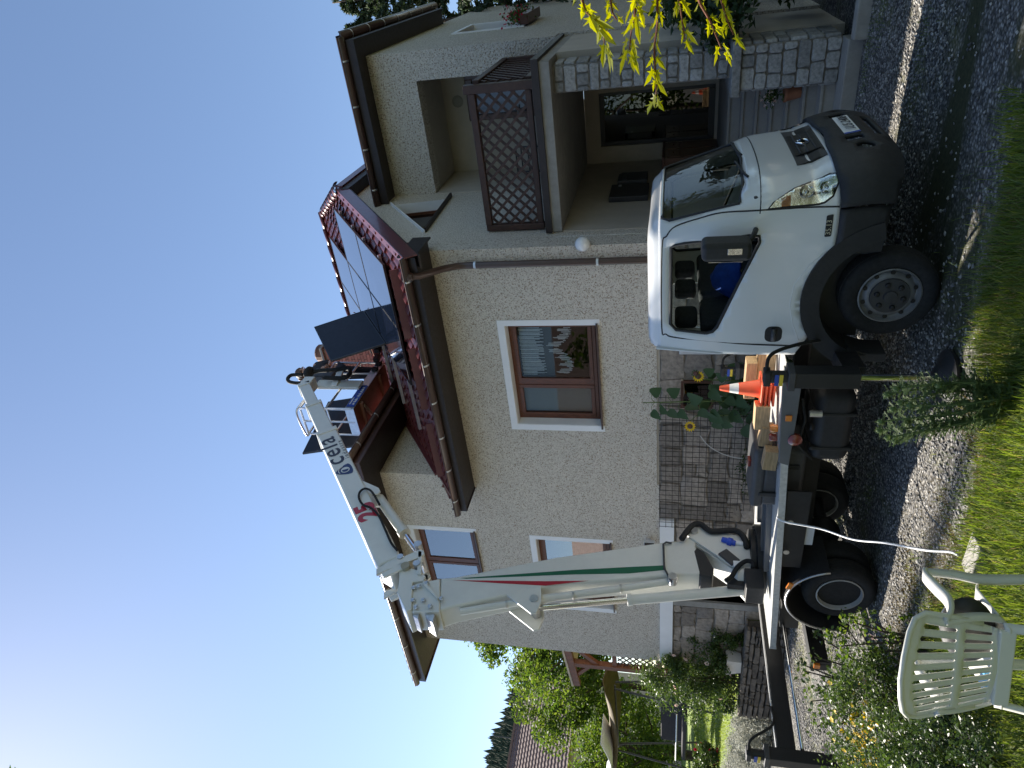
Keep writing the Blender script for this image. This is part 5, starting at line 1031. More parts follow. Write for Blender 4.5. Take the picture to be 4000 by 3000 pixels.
# basket
bk = part('basket', TR, (-6.8, 9.8, 7.4)); bx0, bx1, by0, by1, bz0, bz1 = -7.08, -6.5, 9.03, 10.6, 7.45, 8.5
MB().box(bx0, bx1, by0, by1, bz0, bz0+.04).build('floor', MT['basketfloor'], bk); MB().box(bx0+.05, bx1-.05, by0+.25, by0+.32, bz0-.06, bz0).build('floor_beam', MT['basketfloor'], bk); MB().box(bx0+.05, bx1-.05, by1-.4, by1-.33, bz0-.06, bz0).build('floor_beam', MT['basketfloor'], bk); MB().bar((bx1-.12, by0+.3, bz0-.04), (bx0+.05, by0+.55, bz0-.04), .05, .06).build('floor_beam', MT['dirtybeige'], bk)
for b in ((bx0, bx1, by0-.012, by0, bz0-.01, bz0+.16), (bx1, bx1+.012, by0, by1, bz0-.01, bz0+.16), (bx0-.012, bx0, by0, by1, bz0-.01, bz0+.16), (bx0, bx1, by1, by1+.012, bz0-.01, bz0+.16)): MB().box(*b).build('toe_board', MT['alu'], bk)
for x_, y_ in ((bx0, by0), (bx1, by0), (bx0, by1), (bx1, by1), (bx1, 9.78), (bx1, 10.2), (bx0, 9.8), ((bx0+bx1)/2, by0)): MB().tube([(x_, y_, bz0+.04), (x_, y_, bz1)], .02, 8).build('post', MT['alu'], bk, smooth='auto')
for z_ in (bz0+.52, bz1): MB().tube([(bx0, by0, z_), (bx1, by0, z_), (bx1, by1, z_), (bx0, by1, z_), (bx0, by0, z_)], .021, 8).build('rail', MT['alu'], bk, smooth='auto')
MB().tube(bez([(bx0, by0-.02, bz1-.02), (bx0+.02, by0-.05, bz1+.02), (bx1-.1, by0-.06, bz1+.06), (bx1, by0+.1, bz1+.04), (bx1, by0+.5, bz1)], 5), .018, 8).build('hand_rail', MT['alu'], bk, smooth=True)
MB().box(bx1+.013, bx1+.02, by0+.05, 9.76, bz0+.0, bz0+.15).build('sign', MT['bluep'], bk)
for i in range(26):
    if i % 7 != 3: MB().box(bx1+.0205, bx1+.022, by0+.10+.022*i, by0+.115+.022*i, bz0+.025, bz0+.05+.012*((i*5) % 3)).build('sign_letter', MT['whiteband'], bk)
for i in range(9): MB().box(bx1+.0205, bx1+.022, by0+.12+.024*i, by0+.138+.024*i, bz0+.10, bz0+.125).build('sign_letter', MT['whiteband'], bk)
for y_ in (9.0, 10.35):                                                # brackets for carrying panels
    MB().tube([(bx0+.05, y_, bz0-.02), (bx0-.32, y_, bz0-.10), (bx0-.32, y_, bz0+.05)], .022, 6).build('carrier_bracket', MT['alu'], bk)
tip = A0+dU*5.15; MB().box(XB-.12, XB+.12, tip.y-.02, tip.y+.2, tip.z-.15, tip.z+.06).build('rotator', MT['boom'], bk, bevel=.02); MB().box(XB-.16, XB-.10, 9.58, 9.82, 7.55, 8.45).build('mast', MT['boom'], bk, bevel=.01); MB().bar((XB-.1, 9.6, 8.05), (XB-.06, 10.05, 8.1), .05, .12).build('mast_plate', MT['white'], bk, bevel=.006)
MB().box(-6.62, -6.44, 10.0, 10.3, 8.3, 8.75).build('control_box', MT['grey'], bk, bevel=.02)
MB().tube(bez([bp_(*zT3(q), XB+.02) for q in ((390, 390), (250, 400), (130, 380), (100, 330), (150, 275), (250, 265), (340, 265))], 6), .035, 10).build('hose_loop', MT['rubber'], bk, smooth=True)
MB().tube(bez([bp_(*zT3(q), XB) for q in ((480, 240), (600, 200), (800, 190), (1000, 165), (1100, 180), (1100, 250), (1030, 310), (900, 320), (700, 310))], 6), .04, 10).build('hose_loop', MT['rubber'], bk, smooth=True)
MB().ball(bp_(*zT3((440, 230)), XB+.02), .11, 12, 8, (1, 1.4, .8)).build('joint_cover', MT['rubber'], bk, smooth=True)
# ================================================================ solar panels
def slope_pt(x, s, off=.0): y = 7.85+s/SL; return Vector((x-0, y-off*RM/SL, roofz(y)+off/SL))
def quadpanel(name, lab, c, parent=None, grp=None, face='solar', back='solarback', th=.035):
    """framed module from four corners c (counter-clockwise seen from its glass side)"""
    c = [Vector(p) for p in c]; nrm = (c[1]-c[0]).cross(c[3]-c[0]).normalized(); t = thing(name, lab, 'solar panel', sum(c, Vector())/4, grp)
    mid = sum(c, Vector())/4; ins = [p+(mid-p).normalized()*.025 for p in c]; mb = MB()
    top = c; bot = [p-nrm*th for p in c]
    mb.add(top+ins+bot, [(0, 1, 5, 4), (1, 2, 6, 5), (2, 3, 7, 6), (3, 0, 4, 7), (0, 8, 9, 1), (1, 9, 10, 2), (2, 10, 11, 3), (3, 11, 8, 0)]); mb.build('frame', MT['black_trim'], t)
    MB().add([p-nrm*.003 for p in ins], [(0, 1, 2, 3)]).build('glass', MT[face], t); MB().add([p-nrm*(th-.004) for p in ins], [(3, 2, 1, 0)]).build('back_sheet', MT[back], t)
    return t
plabs = {(0, 0): 'solar panel in the lower row nearest the gable edge', (0, 1): 'solar panel in the middle row nearest the gable edge', (1, 0): 'lower solar panel directly below the raised panel', (1, 1): 'solar panel in the middle of the array, behind the raised panel edge',
         (1, 2): 'solar panel in the top row closest to the hip', (2, 2): 'top row solar panel partly hidden behind the raised panel'}
for (k, r), lab in plabs.items():
    xr = -3.62-1.055*k; xl = xr-1.04; s0, s1 = 1.06+1.71*r, 1.06+1.71*r+1.69
    quadpanel('solar_panel', lab, [slope_pt(xl, s0, .13), slope_pt(xr, s0, .13), slope_pt(xr, s1, .13), slope_pt(xl, s1, .13)], grp='solar panels fixed to the roof')
quadpanel('solar_panel', 'raised solar panel tilted up on the roof beside the basket', [(-5.55, 9.72, 6.87), (-5.54, 10.98, 7.80), (-5.75, 10.72, 8.80), (-5.76, 9.46, 7.87)], face='solarback')
quadpanel('solar_panel', 'solar panel standing on the carrier brackets along the basket side', [(-7.22, 8.93, 7.42), (-7.22, 10.60, 7.66), (-7.34, 10.44, 8.82), (-7.34, 8.77, 8.58)], face='solarback')
for i, (s, lab) in enumerate(((1.35, 'lowest bare mounting rail beside the lower panels'), (2.3, 'second bare mounting rail up the roof below the basket'), (3.05, 'third bare mounting rail up the roof near the boots'), (4.0, 'topmost bare mounting rail beside the kneeling worker'))):
    a, b = slope_pt(-5.72, s, .09), slope_pt(-6.78, s-.02, .09); tag(MB().bar(a, b, .04, .05, up=(0, -.6, .8)).build('mounting_rail', MT['alu'], None), lab, 'rail', 'bare mounting rails on the red roof')
for k in range(2):
    for s in (1.35, 2.3, 3.05, 4.0): p = slope_pt(-3.57, s, .09); tag(MB().bar(p, p+Vector((-.12, 0, 0)), .035, .045, up=(0, -.6, .8)).build('rail_end', MT['alu'], None), {1.35: 'lowest', 2.3: 'second lowest', 3.05: 'second highest', 4.0: 'highest'}[s]+' aluminium rail end under the panel edge by the gable', 'rail end', 'rail ends along the gable edge') if k == 0 else None

# ================================================================ people
def skinmesh(name, J, Ed, mat, parent, root=0, sub=2):
    me = bpy.data.meshes.new(name); a = [Vector(j[0]) for j in J]; org = Vector((sum(p.x for p in a)/len(a), sum(p.y for p in a)/len(a), min(p.z for p in a)))
    me.from_pydata([tuple(p-org) for p in a], Ed, []); me.update(); me.materials.append(mat); o = bpy.data.objects.new(name, me); link(o, parent, org)
    md = o.modifiers.new('skin', 'SKIN'); md.use_smooth_shade = True
    if not me.skin_vertices:
        bm = bmesh.new(); bm.from_mesh(me); bm.verts.layers.skin.verify(); bm.to_mesh(me); bm.free()
    for i, j in enumerate(J): sv = me.skin_vertices[0].data[i]; r = j[1]; sv.radius = r if isinstance(r, tuple) else (r, r); sv.use_root = (i == root)
    md2 = o.modifiers.new('sub', 'SUBSURF'); md2.levels = sub; md2.render_levels = sub; return o
def person(name, lab, J, hair_c, shirt, trouser, face):
    """J: named joints"""
    t = thing(name, lab, 'person', J['base']); jt = lambda k: Vector(J[k])
    order = [('pelvis', .12), ('belly', .125), ('chest', .135), ('neck0', .06), ('neck1', .05), ('head0', .075), ('head1', .095), ('head2', .07), ('shL', .06), ('elL', .042), ('wrL', .03), ('haL', .035), ('shR', .06), ('elR', .042), ('wrR', .03), ('haR', .035), ('hipL', .09), ('knL', .06), ('anL', .042), ('toL', .035), ('hipR', .09), ('knR', .06), ('anR', .042), ('toR', .035)]
    ix = {k: i for i, (k, r) in enumerate(order)}; E_ = [(ix[a], ix[b]) for a, b in (('pelvis', 'belly'), ('belly', 'chest'), ('chest', 'neck0'), ('neck0', 'neck1'), ('neck1', 'head0'), ('head0', 'head1'), ('head1', 'head2'), ('chest', 'shL'), ('shL', 'elL'), ('elL', 'wrL'), ('wrL', 'haL'), ('chest', 'shR'), ('shR', 'elR'), ('elR', 'wrR'), ('wrR', 'haR'), ('pelvis', 'hipL'), ('hipL', 'knL'), ('knL', 'anL'), ('anL', 'toL'), ('pelvis', 'hipR'), ('hipR', 'knR'), ('knR', 'anR'), ('anR', 'toR'))]
    skinmesh('body', [(jt(k), r) for k, r in order], E_, MT['skin'], t)
    ks = ['belly', 'chest', 'neck0', 'shL', 'elL', 'shR', 'elR']; rr = [.145, .155, .075, .08, .058, .08, .058]; skinmesh('shirt', [(jt(k), r) for k, r in zip(ks, rr)], [(0, 1), (1, 2), (1, 3), (3, 4), (1, 5), (5, 6)], shirt, t, 1)
    ks = ['pelvis', 'hipL', 'knL', 'anL', 'hipR', 'knR', 'anR']; rr = [.15, .105, .078, .062, .105, .078, .062]; skinmesh('trousers', [(jt(k), r) for k, r in zip(ks, rr)], [(0, 1), (1, 2), (2, 3), (0, 4), (4, 5), (5, 6)], trouser, t, 0)
    h = jt('head1'); f = Vector(face).normalized(); sd = f.cross(Vector((0, 0, 1))).normalized()
    mb = MB(); mb.ball(h+Vector((0, 0, .03))-f*.02, .118, 16, 12, (1, 1, 1.05)); bun = h-f*.12+Vector((0, 0, .05)); mb2 = MB(); mb2.ball(bun, .055, 10, 8)
    V = []
    for p in mb.v:
        q = Vector(p); d = q-h
        if d.dot(f) > .055 and d.z < .06: q -= f*(d.dot(f)-.055)*1.2
        if d.z < -.05: q += (h-q)*.35
        V.append(tuple(q+Vector((noise.noise(q*30), noise.noise(q*30+Vector((9, 0, 0))), 0))*.008))
    mb.v = V; mb.build('hair', MT['hair'], t, smooth=True); mb2.build('hair_bun', MT['hair'], t, smooth=True)
    for s in (-1, 1):
        MB().ball(h+sd*(s*.092)+Vector((0, 0, .0)), .028, 8, 6, (.6, .6, 1.1)).build('ear', MT['skin'], t, smooth=True); MB().ball(h+f*.082+sd*(s*.032)+Vector((0, 0, .012)), .011, 8, 6).build('eye', MT['black_trim'], t, smooth=True)
        for nm in ('L', 'R'):
            pass
    MB().bar(h+f*.085+Vector((0, 0, .012)), h+f*.108+Vector((0, 0, -.022)), .022, .022, w2=.03, h2=.02).build('nose', MT['skin'], t, smooth=True); MB().ball(h+f*.088+Vector((0, 0, -.05)), .014, 8, 6, (1, 1, .5)).build('mouth', MT['redcloth'], t, smooth=True)
    for k in 'LR':
        w_, ha = jt('wr'+k), jt('ha'+k); d = (ha-w_).normalized(); sp = d.cross(Vector((0, 0, 1))); sp = sp.normalized() if sp.length > .1 else Vector((1, 0, 0)); dn = sp.cross(d)
        for i, L in enumerate((.062, .075, .07, .055)):
            b = ha+sp*((i-1.5)*.018)+d*.02; skinmesh('finger', [(b, .009), (b+d*L*.55+dn*.006, .0085), (b+d*L*.9+dn*.03, .0075)], [(0, 1), (1, 2)], MT['skin'], t, 0, 1)
        b = ha-sp*.03-d*.01; skinmesh('thumb', [(b, .010), (b-sp*.03+d*.03, .0095), (b-sp*.03+d*.055+dn*.01, .008)], [(0, 1), (1, 2)], MT['skin'], t, 0, 1)
        an, to = jt('an'+k), jt('to'+k); mb = MB(); dd_ = (to-an).normalized(); mb.bar(an-dd_*.05, to+dd_*.05, .10, .10); mb.build('boot', MT['darkcloth'], t, bevel=.03, seg=3); nn = Vector((0, 0, -1)) if abs(dd_.z) < .7 else Vector((0, -1, 0)); MB().bar(an-dd_*.055+nn*.055, to+dd_*.055+nn*.055, .105, .022).build('boot_sole', MT['rubber'], t, bevel=.01)
    return t
bx, by, bz = -6.62, 10.42, 7.49
person('person', 'person with tied-up brown hair and dark shirt standing in the basket', dict(base=(bx, by, bz), pelvis=(bx, by, bz+.92), belly=(bx, by, bz+1.06), chest=(bx, by, bz+1.30), neck0=(bx, by, bz+1.47), neck1=(bx, by, bz+1.53), head0=(bx, by, bz+1.60), head1=(bx, by, bz+1.68), head2=(bx, by, bz+1.77), shL=(bx-.08, by-.17, bz+1.40), elL=(bx+.02, by-.3, bz+1.15), wrL=(bx+.12, by-.2, bz+1.08), haL=(bx+.15, by-.14, bz+1.08), shR=(bx+.08, by+.17, bz+1.40), elR=(bx+.12, by+.2, bz+1.12), wrR=(bx+.16, by+.05, bz+1.06), haR=(bx+.16, by-.02, bz+1.06), hipL=(bx, by-.09, bz+.86), knL=(bx, by-.1, bz+.48), anL=(bx, by-.1, bz+.09), toL=(bx+.14, by-.1, bz+.05), hipR=(bx, by+.09, bz+.86), knR=(bx, by+.1, bz+.48), anR=(bx, by+.1, bz+.09), toR=(bx+.14, by+.1, bz+.05)), None, MT['darkcloth'], MT['darkcloth'], (1, .5, 0))
k1, k2 = slope_pt(-6.05, 4.05, .16), slope_pt(-6.3, 4.35, .16); f1, f2 = slope_pt(-6.02, 3.15, .18), slope_pt(-6.42, 3.55, .18); pv = Vector((-6.15, 11.2, 7.98))
person('person', 'person in rust-red work trousers kneeling on the roof behind the raised panel', dict(base=k1-Vector((0, 0, .1)), pelvis=pv, belly=pv+Vector((.05, .08, .13)), chest=pv+Vector((.2, -.12, .22)), neck0=pv+Vector((.27, -.22, .27)), neck1=pv+Vector((.29, -.26, .29)), head0=pv+Vector((.31, -.31, .32)), head1=pv+Vector((.32, -.37, .36)), head2=pv+Vector((.33, -.42, .42)), shL=pv+Vector((.16, -.3, .22)), elL=pv+Vector((.28, -.45, .05)), wrL=pv+Vector((.32, -.6, -.05)), haL=pv+Vector((.33, -.64, -.05)), shR=pv+Vector((.24, .06, .25)), elR=pv+Vector((.34, .2, .12)), wrR=pv+Vector((.40, .02, .1)), haR=pv+Vector((.41, -.02, .12)), hipL=pv+Vector((-.02, -.09, -.05)), knL=k1+Vector((.12, .2, .04)), anL=f1+Vector((0, .1, .04)), toL=f1+Vector((0, -.02, .02)), hipR=pv+Vector((-.04, .09, -.05)), knR=k2+Vector((.1, .2, .04)), anR=f2+Vector((0, .1, .04)), toR=f2+Vector((0, -.02, .02))), None, MT['darkcloth'], MT['trouser'], (1, -.3, -.3))

# ================================================================ things on the truck bed
def cone(x, y, z, top, lab):
    t = thing('traffic_cone', lab, 'traffic cone', (x, y, z), 'orange cones stacked on the truck bed'); MB().box(x-.12, x+.12, y-.12, y+.12, z, z+.02).build('base', MT['orange'], t, bevel=.008)
    r = lambda h: .088-.064*h/.36; prof = [(r(h), h) for h in (.02, .10)]; MB().lathe(prof, (x, y, z), n=24).build('lower_body', MT['orange'], t, smooth='auto')
    MB().lathe([(r(.10), .10), (r(.21), .21)], (x, y, z), n=24).build('lower_band', MT['orange'], t, smooth='auto'); MB().lathe([(r(.21)+.001, .205), (r(.29)+.001, .285)], (x, y, z), n=24).build('white_band', MT['whiteband'], t, smooth='auto')
    MB().lathe([(r(.285), .285), (r(.36), .36), (.018, .37), (.012, .36)], (x, y, z), n=24).build('tip', MT['orange'], t, smooth='auto'); return t
for i, lab in enumerate(('lowest cone of the orange stack on the truck bed', 'second lowest cone of the orange stack on the truck bed', 'third cone up in the orange stack on the truck bed', 'topmost cone of the orange stack with its white band showing')): cone(-3.62, 5.48, 1.045+.034*i, i == 3, lab)
def timber(c, L, w_, h_, ang, lab, tilt=0):
    d = Vector((math.cos(ang), math.sin(ang), tilt)); c = Vector(c); tag(MB().bar(c-d*L/2, c+d*L/2, w_, h_).build('timber_block', MT['wood'], None, bevel=.006), lab, 'wood block', 'wooden blocks on the truck bed')
timber((-3.86, 5.40, 1.14), .24, .14, .13, R_(8), 'upright-grained wooden block nearest the cones, front of the row'); timber((-4.05, 5.36, 1.09), .2, .13, .12, R_(6), 'middle wooden block in the front row on the truck bed', -.1); timber((-4.20, 5.20, 1.06), .2, .12, .12, R_(6), 'wooden block at the toolbox end of the front row', -.1)
timber((-3.6, 5.85, 1.10), .55, .13, .12, R_(4), 'long wooden block behind the cones, lower one'); timber((-3.72, 5.82, 1.215), .42, .13, .1, R_(-3), 'long wooden block lying on top behind the cones'); timber((-3.35, 5.6, 1.075), .34, .1, .07, R_(10), 'flat wooden plank between the cab and the cones')
for i, (x, lab) in enumerate(((-3.83, 'brighter amber beacon lens lying on the bed edge'), (-3.93, 'darker amber beacon lens lying nearer the wooden blocks'))): tag(MB().lathe([(.035, 0), (.038, .05), (.03, .065), (0, .068)], (x, 5.16, 1.03), n=16).build('beacon', MT['amber'] if i == 0 else MT['redlens'], None, smooth='auto'), lab, 'beacon')
tag(MB().tube(bez([(-4.8, 5.06, .965), (-4.80, 5.0, .9), (-4.72, 4.85, .62), (-4.58, 4.6, .42), (-4.35, 4.35, .26), (-4.05, 4.0, .12), (-3.85, 3.8, .06), (-3.78, 3.7, .05)], 8), .0085, 8).build('power_cable', MT['cable'], None, smooth=True), 'thin white power cable running from the truck bed down to the grass', 'cable')

# ================================================================ porch and balcony things
mbx = thing('mailbox', 'large flat black mailbox on the porch side wall', 'mailbox', (XG+.05, 10.45, 2.3)); MB().box(XG+.016, XG+.10, 10.12, 10.74, 2.32, 2.90).build('body', MT['black_trim'], mbx, bevel=.01); MB().box(XG+.10, XG+.103, 10.62, 10.70, 2.74, 2.79).build('name_tag', MT['steel'], mbx)
mby = thing('mailbox', 'small black mailbox with slanted lid beside the porch door', 'mailbox', (XG+.05, 11.05, 2.35)); MB().prism([(10.84, 2.36), (11.30, 2.36), (11.30, 2.76), (11.2, 2.82), (10.84, 2.82)], 'x', XG+.016, XG+.12).build('body', MT['grey'], mby, bevel=.008); MB().box(XG+.12, XG+.128, 10.88, 11.26, 2.68, 2.74).build('flap', MT['black_trim'], mby)
cbn = thing('cabinet', 'brown wooden cabinet beside the dark porch door', 'cabinet', (XG+.3, 11.8, 1.25)); MB().box(XG+.02, XG+.30, 11.3, 12.28, 1.25, 2.10).build('body', MT['door'], cbn, bevel=.008); MB().box(XG+.02, XG+.33, 11.27, 12.28, 2.10, 2.14).build('top', MT['brownwood'], cbn, bevel=.008)
for y0_ in (11.33, 11.81):
    MB().box(XG+.30, XG+.315, y0_, y0_+.44, 1.3, 1.82).build('door', MT['door'], cbn, bevel=.006); MB().box(XG+.30, XG+.315, y0_, y0_+.44, 1.86, 2.06).build('drawer', MT['door'], cbn, bevel=.006); MB().lathe([(.012, 0), (.016, .02), (0, .025)], (XG+.315, y0_+.22, 1.96), (1, 0, 0), 10).build('knob', MT['brownwood'], cbn)
bc = thing('balcony_chair', 'dark metal garden chair with white seat edge behind the lattice railing', 'chair', (-3.05, 11.4, 3.68))
mb = MB(); [mb.tube([(x_, 11.7, 3.68), (x_, 11.65, 4.1), (x_, 11.72, 4.6)], .014, 8) for x_ in (-3.26, -2.84)]; mb.tube([(-3.26, 11.72, 4.6), (-2.84, 11.72, 4.6)], .014, 8); mb.build('back_frame', MT['black_trim'], bc)
for z_ in (4.25, 4.38, 4.5): MB().tube([(-3.26, 11.69, z_), (-2.84, 11.69, z_)], .012, 8).build('back_bar', MT['black_trim'], bc)
MB().box(-3.26, -2.84, 11.25, 11.66, 4.08, 4.11).build('seat', MT['black_trim'], bc); [MB().tube([(x_, 11.27, 3.68), (x_, 11.27, 4.09)], .013, 8).build('leg', MT['steel'], bc) for x_ in (-3.24, -2.86)]
pt = thing('flower_pot', 'terracotta pot with pink flowers standing on the entrance steps', 'flower pot', (-1.84, 9.55, .62)); MB().lathe([(.07, 0), (.10, .16), (.11, .16), (.11, .19), (.09, .19)], (-1.84, 9.3, .47), n=20).build('pot', MT['terracotta'], pt, smooth='auto')

# ================================================================ garden chair in the foreground
CH = thing('garden_chair', 'white plastic garden chair with slatted back on the lawn', 'chair', (-2.98, 2.38, .04)); cX, cY, cZ = -3.02, 2.26, .045; CR = R_(22)
def cw_(u, v, w_): c, s = math.cos(CR), math.sin(CR); u, v, w_ = u*.86, v*.92, w_*.97; return Vector((cX+u*c-v*s, cY+u*s+v*c, cZ+w_))
def backm(u, t): f = u/.27; return cw_(u*(1+.16*t), .02-.19*t+.085*f*f*(.6+.8*t), .41+.50*t-.055*f*f*t)
outl = [(-.20, 0), (.20, 0), (.235, .25), (.262, .6), (.272, .85), (.25, .94), (.2, .975), (.1, .992), (0, 1.0), (-.1, .992), (-.2, .975), (-.25, .94), (-.272, .85), (-.262, .6), (-.235, .25)]
slots = []
for i in range(10):
    f = (i-4.5)/4.5; b_, t_ = f*.178, f*.232; hw = .0085
    def lerp_(a, z): return a[0]+(a[1]-a[0])*z
    for (z0_, z1_) in ((.14, .43), (.50, .90-.05*f*f)):
        if z0_ < .2 and i in (0,) : pass
        xa, xb = b_+(t_-b_)*z0_, b_+(t_-b_)*z1_; wd1 = hw*(.8+.5*z1_)
        slots.append([(xa-hw*.8, z0_+.012), (xa, z0_), (xa+hw*.8, z0_+.012), (xb+wd1, z1_-.015), (xb, z1_), (xb-wd1, z1_-.015)])
sheet(outl, slots, backm, .035).build('back', MT['chairp'], CH, smooth='auto', solid=.006)
MB().tube([backm(u*1.0, t) for u, t in [(.235, .25), (.262, .6), (.272, .85), (.25, .945), (.2, .98), (.1, .996), (0, 1.004), (-.1, .996), (-.2, .98), (-.25, .945), (-.272, .85), (-.262, .6), (-.235, .25)]], .013, 8).build('back_rim', MT['chairp'], CH, smooth=True)
sm = MB(); nu = 15
for i in range(nu):
    for j in range(nu): u, v = -.235+.47*i/(nu-1), .0+.46*j/(nu-1); k = 1+.09*(v/.46); sm.v.append(cw_(u*k, v, .415-.012*math.cos(u/.235*PI/2)*math.sin(v/.46*PI)-(.03*max(0, v-.41)/.05)))
sm.f = [(i*nu+j, (i+1)*nu+j, (i+1)*nu+j+1, i*nu+j+1) for i in range(nu-1) for j in range(nu-1)]; sm.build('seat', MT['chairp'], CH, smooth=True, solid=.008)
for i in range(9): u = -.19+.38*i/8; MB().bar(cw_(u, .05, .414-.010*math.cos(u/.235*PI/2)), cw_(u*1.08, .40, .414-.010*math.cos(u/.235*PI/2)), .008, .007).build('seat_rib', MT['chairp'], CH)
def ribbon(pts, w_, th, sideu): # flat swept strip
    mb = MB()
    for a, b in zip(pts, pts[1:]): mb.bar(a, b, w_, th)
    return mb
for sg in (-1, 1):
    A_ = [cw_(sg*.262, -.03, .70), cw_(sg*.285, .04, .655), cw_(sg*.30, .14, .635), cw_(sg*.305, .26, .65), cw_(sg*.30, .40, .655), cw_(sg*.295, .47, .635)]
    P = bez(A_, 5); n = len(P); mb = MB(); L_, R2 = [], []
    for i, p in enumerate(P):
        d = (P[min(i+1, n-1)]-P[max(i-1, 0)]).normalized(); s_ = d.cross(Vector((0, 0, 1))).normalized(); w2 = .024+.006*math.sin(i/n*PI); L_ += [p+s_*w2]; R2 += [p-s_*w2]
    mb.strip(L_, R2); mb.build('armrest', MT['chairp'], CH, smooth=True, solid=.022)
    F_ = bez([cw_(sg*.295, .47, .635), cw_(sg*.288, .475, .50), cw_(sg*.272, .47, .38), cw_(sg*.275, .49, .2), cw_(sg*.285, .52, .0)], 5); n = len(F_); L_, R2 = [], []
    for i, p in enumerate(F_): w2 = .028+.018*math.sin(min(1, i/n)*PI); d = cw_(0, 1, 0)-cw_(0, 0, 0); L_.append(p-d*w2); R2.append(p+d*w2)
    mb = MB(); mb.strip(L_, R2); mb.build('leg', MT['chairp'], CH, smooth=True, solid=.018)
    G_ = bez([cw_(sg*.225, .03, .43), cw_(sg*.235, .0, .3), cw_(sg*.255, -.06, .12), cw_(sg*.265, -.10, 0)], 5); L_, R2 = [], []
    for i, p in enumerate(G_): w2 = .05-.02*i/len(G_); d = cw_(.8*sg, .6, 0)-cw_(0, 0, 0); L_.append(p-d*w2*.5); R2.append(p+d*w2*.5)
    mb = MB(); mb.strip(L_, R2); mb.build('leg', MT['chairp'], CH, smooth=True, solid=.022)
    S_ = bez([cw_(sg*.235, .08, .41), cw_(sg*.26, .05, .5), cw_(sg*.27, .0, .62), cw_(sg*.265, -.03, .70)], 4); L_, R2 = [], []
    for p in S_: d = cw_(0, 1, 0)-cw_(0, 0, 0); L_.append(p-d*.02); R2.append(p+d*.05)
    mb = MB(); mb.strip(L_, R2); mb.build('arm_support', MT['chairp'], CH, smooth=True, solid=.012)
MB().bar(cw_(-.22, .015, .42), cw_(.22, .015, .42), .03, .07).build('lower_rail', MT['chairp'], CH, bevel=.01)
bg_ = thing('bag', 'black shoulder bag with zip lying on the white plastic chair', 'bag', cw_(.06, .16, .42)); mb = MB(); mb.ball((0, 0, 0), .155, 20, 14, (1, .62, .75)); mb.v = [tuple(cw_(.13, .15, .535)+Vector((p[0]*.9+p[1]*.2, p[1]+p[0]*.25, p[2]))) for p in mb.v]; mb.build('body', MT['black'], bg_, smooth=True)
MB().tube([cw_(.13+.14*math.cos(a), .15+.05*math.cos(a)+.02, .53+.118*math.sin(a)) for a in [R_(20+14*k) for k in range(11)]], .006, 6).build('zip', MT['steel'], bg_); MB().tube(bez([cw_(.2, .25, .47), cw_(.21, .32, .43), cw_(.17, .36, .425)], 5), .008, 6).build('strap', MT['black'], bg_, smooth=True)
tag(MB().box(*[v for p in zip(cw_(-.13, .1, .42)-Vector((.05, .03, 0)), cw_(-.13, .1, .42)+Vector((.05, .03, .05))) for v in p]).build('wrapper', M('wrapper_blue', (.12, .4, .7), .4), None, bevel=.01), 'small light blue packet lying on the chair behind the slats', 'packet')
# ================================================================ vegetation
def rand_dirs(n): v = RNG.normal(size=(n, 3)); return v/np.linalg.norm(v, axis=1)[:, None]
def leafcloud(name, C, size, mat, parent=None, aspect=.5, flat=.3, kind=None, droop=0.):
    """diamond leaves with a fold, one per centre"""
    n = len(C); d = rand_dirs(n); d[:, 2] = d[:, 2]*(1-flat)-droop; d /= np.linalg.norm(d, axis=1)[:, None]; u = rand_dirs(n); u[:, 2] += flat*1.5; s = np.cross(d, u); s /= np.linalg.norm(s, axis=1)[:, None]+1e-9; nn = np.cross(s, d)
    L = size*RNG.uniform(.65, 1.3, n)[:, None]; W_ = L*aspect*.5
    V = np.stack([C-d*L*.5, C+s*W_+nn*L*.08, C+d*L*.5-nn*L*.05, C-s*W_+nn*L*.08], 1).reshape(-1, 3)
    return fast(name, V, 4, mat, parent, kind)
def clumps(c, r, k, n, sq=(1, 1, 1), inner=.25, cl=.32):
    """points gathered in k clumps spread through an ellipsoid"""
    d = rand_dirs(k); rad = (inner+(1-inner)*RNG.random(k)**.5)[:, None]; cc = d*rad*np.array(sq)*r; idx = RNG.integers(0, k, n); sz = RNG.uniform(.5, 1.3, k)
    return np.array(c)+cc[idx]+rand_dirs(n)*(RNG.random(n)**.45*sz[idx])[:, None]*r*cl, np.array(c)+cc
def limbs(base, top, targets, r0, k=9):
    mb = MB(); base, top = Vector(base), Vector(top); P = [base.lerp(top, i/6)+Vector((random.uniform(-.04, .04), random.uniform(-.04, .04), 0))*(i > 0) for i in range(7)]
    mb.tube(P, [r0*(1-.12*i) for i in range(7)], 10); out = [mb]; lb = MB()
    for t in targets[:k]:
        a = P[random.randint(3, 6)]; t = Vector(t); m_ = a.lerp(t, .5)+Vector((0, 0, -.08*(t-a).length)); lb.tube([a, m_, t], [r0*.35, r0*.22, r0*.06], 6)
    return mb, lb
def tree(name, lab, x, y, z0, h, r, n, size, mat, group=None, sq=(1, 1, .9), k=26, aspect=.45, cat='tree', trunk=.16, cl=.34):
    t = thing(name, lab, cat, (x, y, z0), group); C, cc = clumps((x, y, z0+h-r*sq[2]), r, k, n, sq, cl=cl); leafcloud('crown', C, size, MT[mat], t, aspect)
    tr, lb = limbs((x, y, z0-.1), (x, y, z0+h-r*sq[2]*.8), cc, trunk); tr.build('trunk', MT['bark'], t, smooth=True); lb.build('limbs', MT['bark'], t, smooth=True); return t
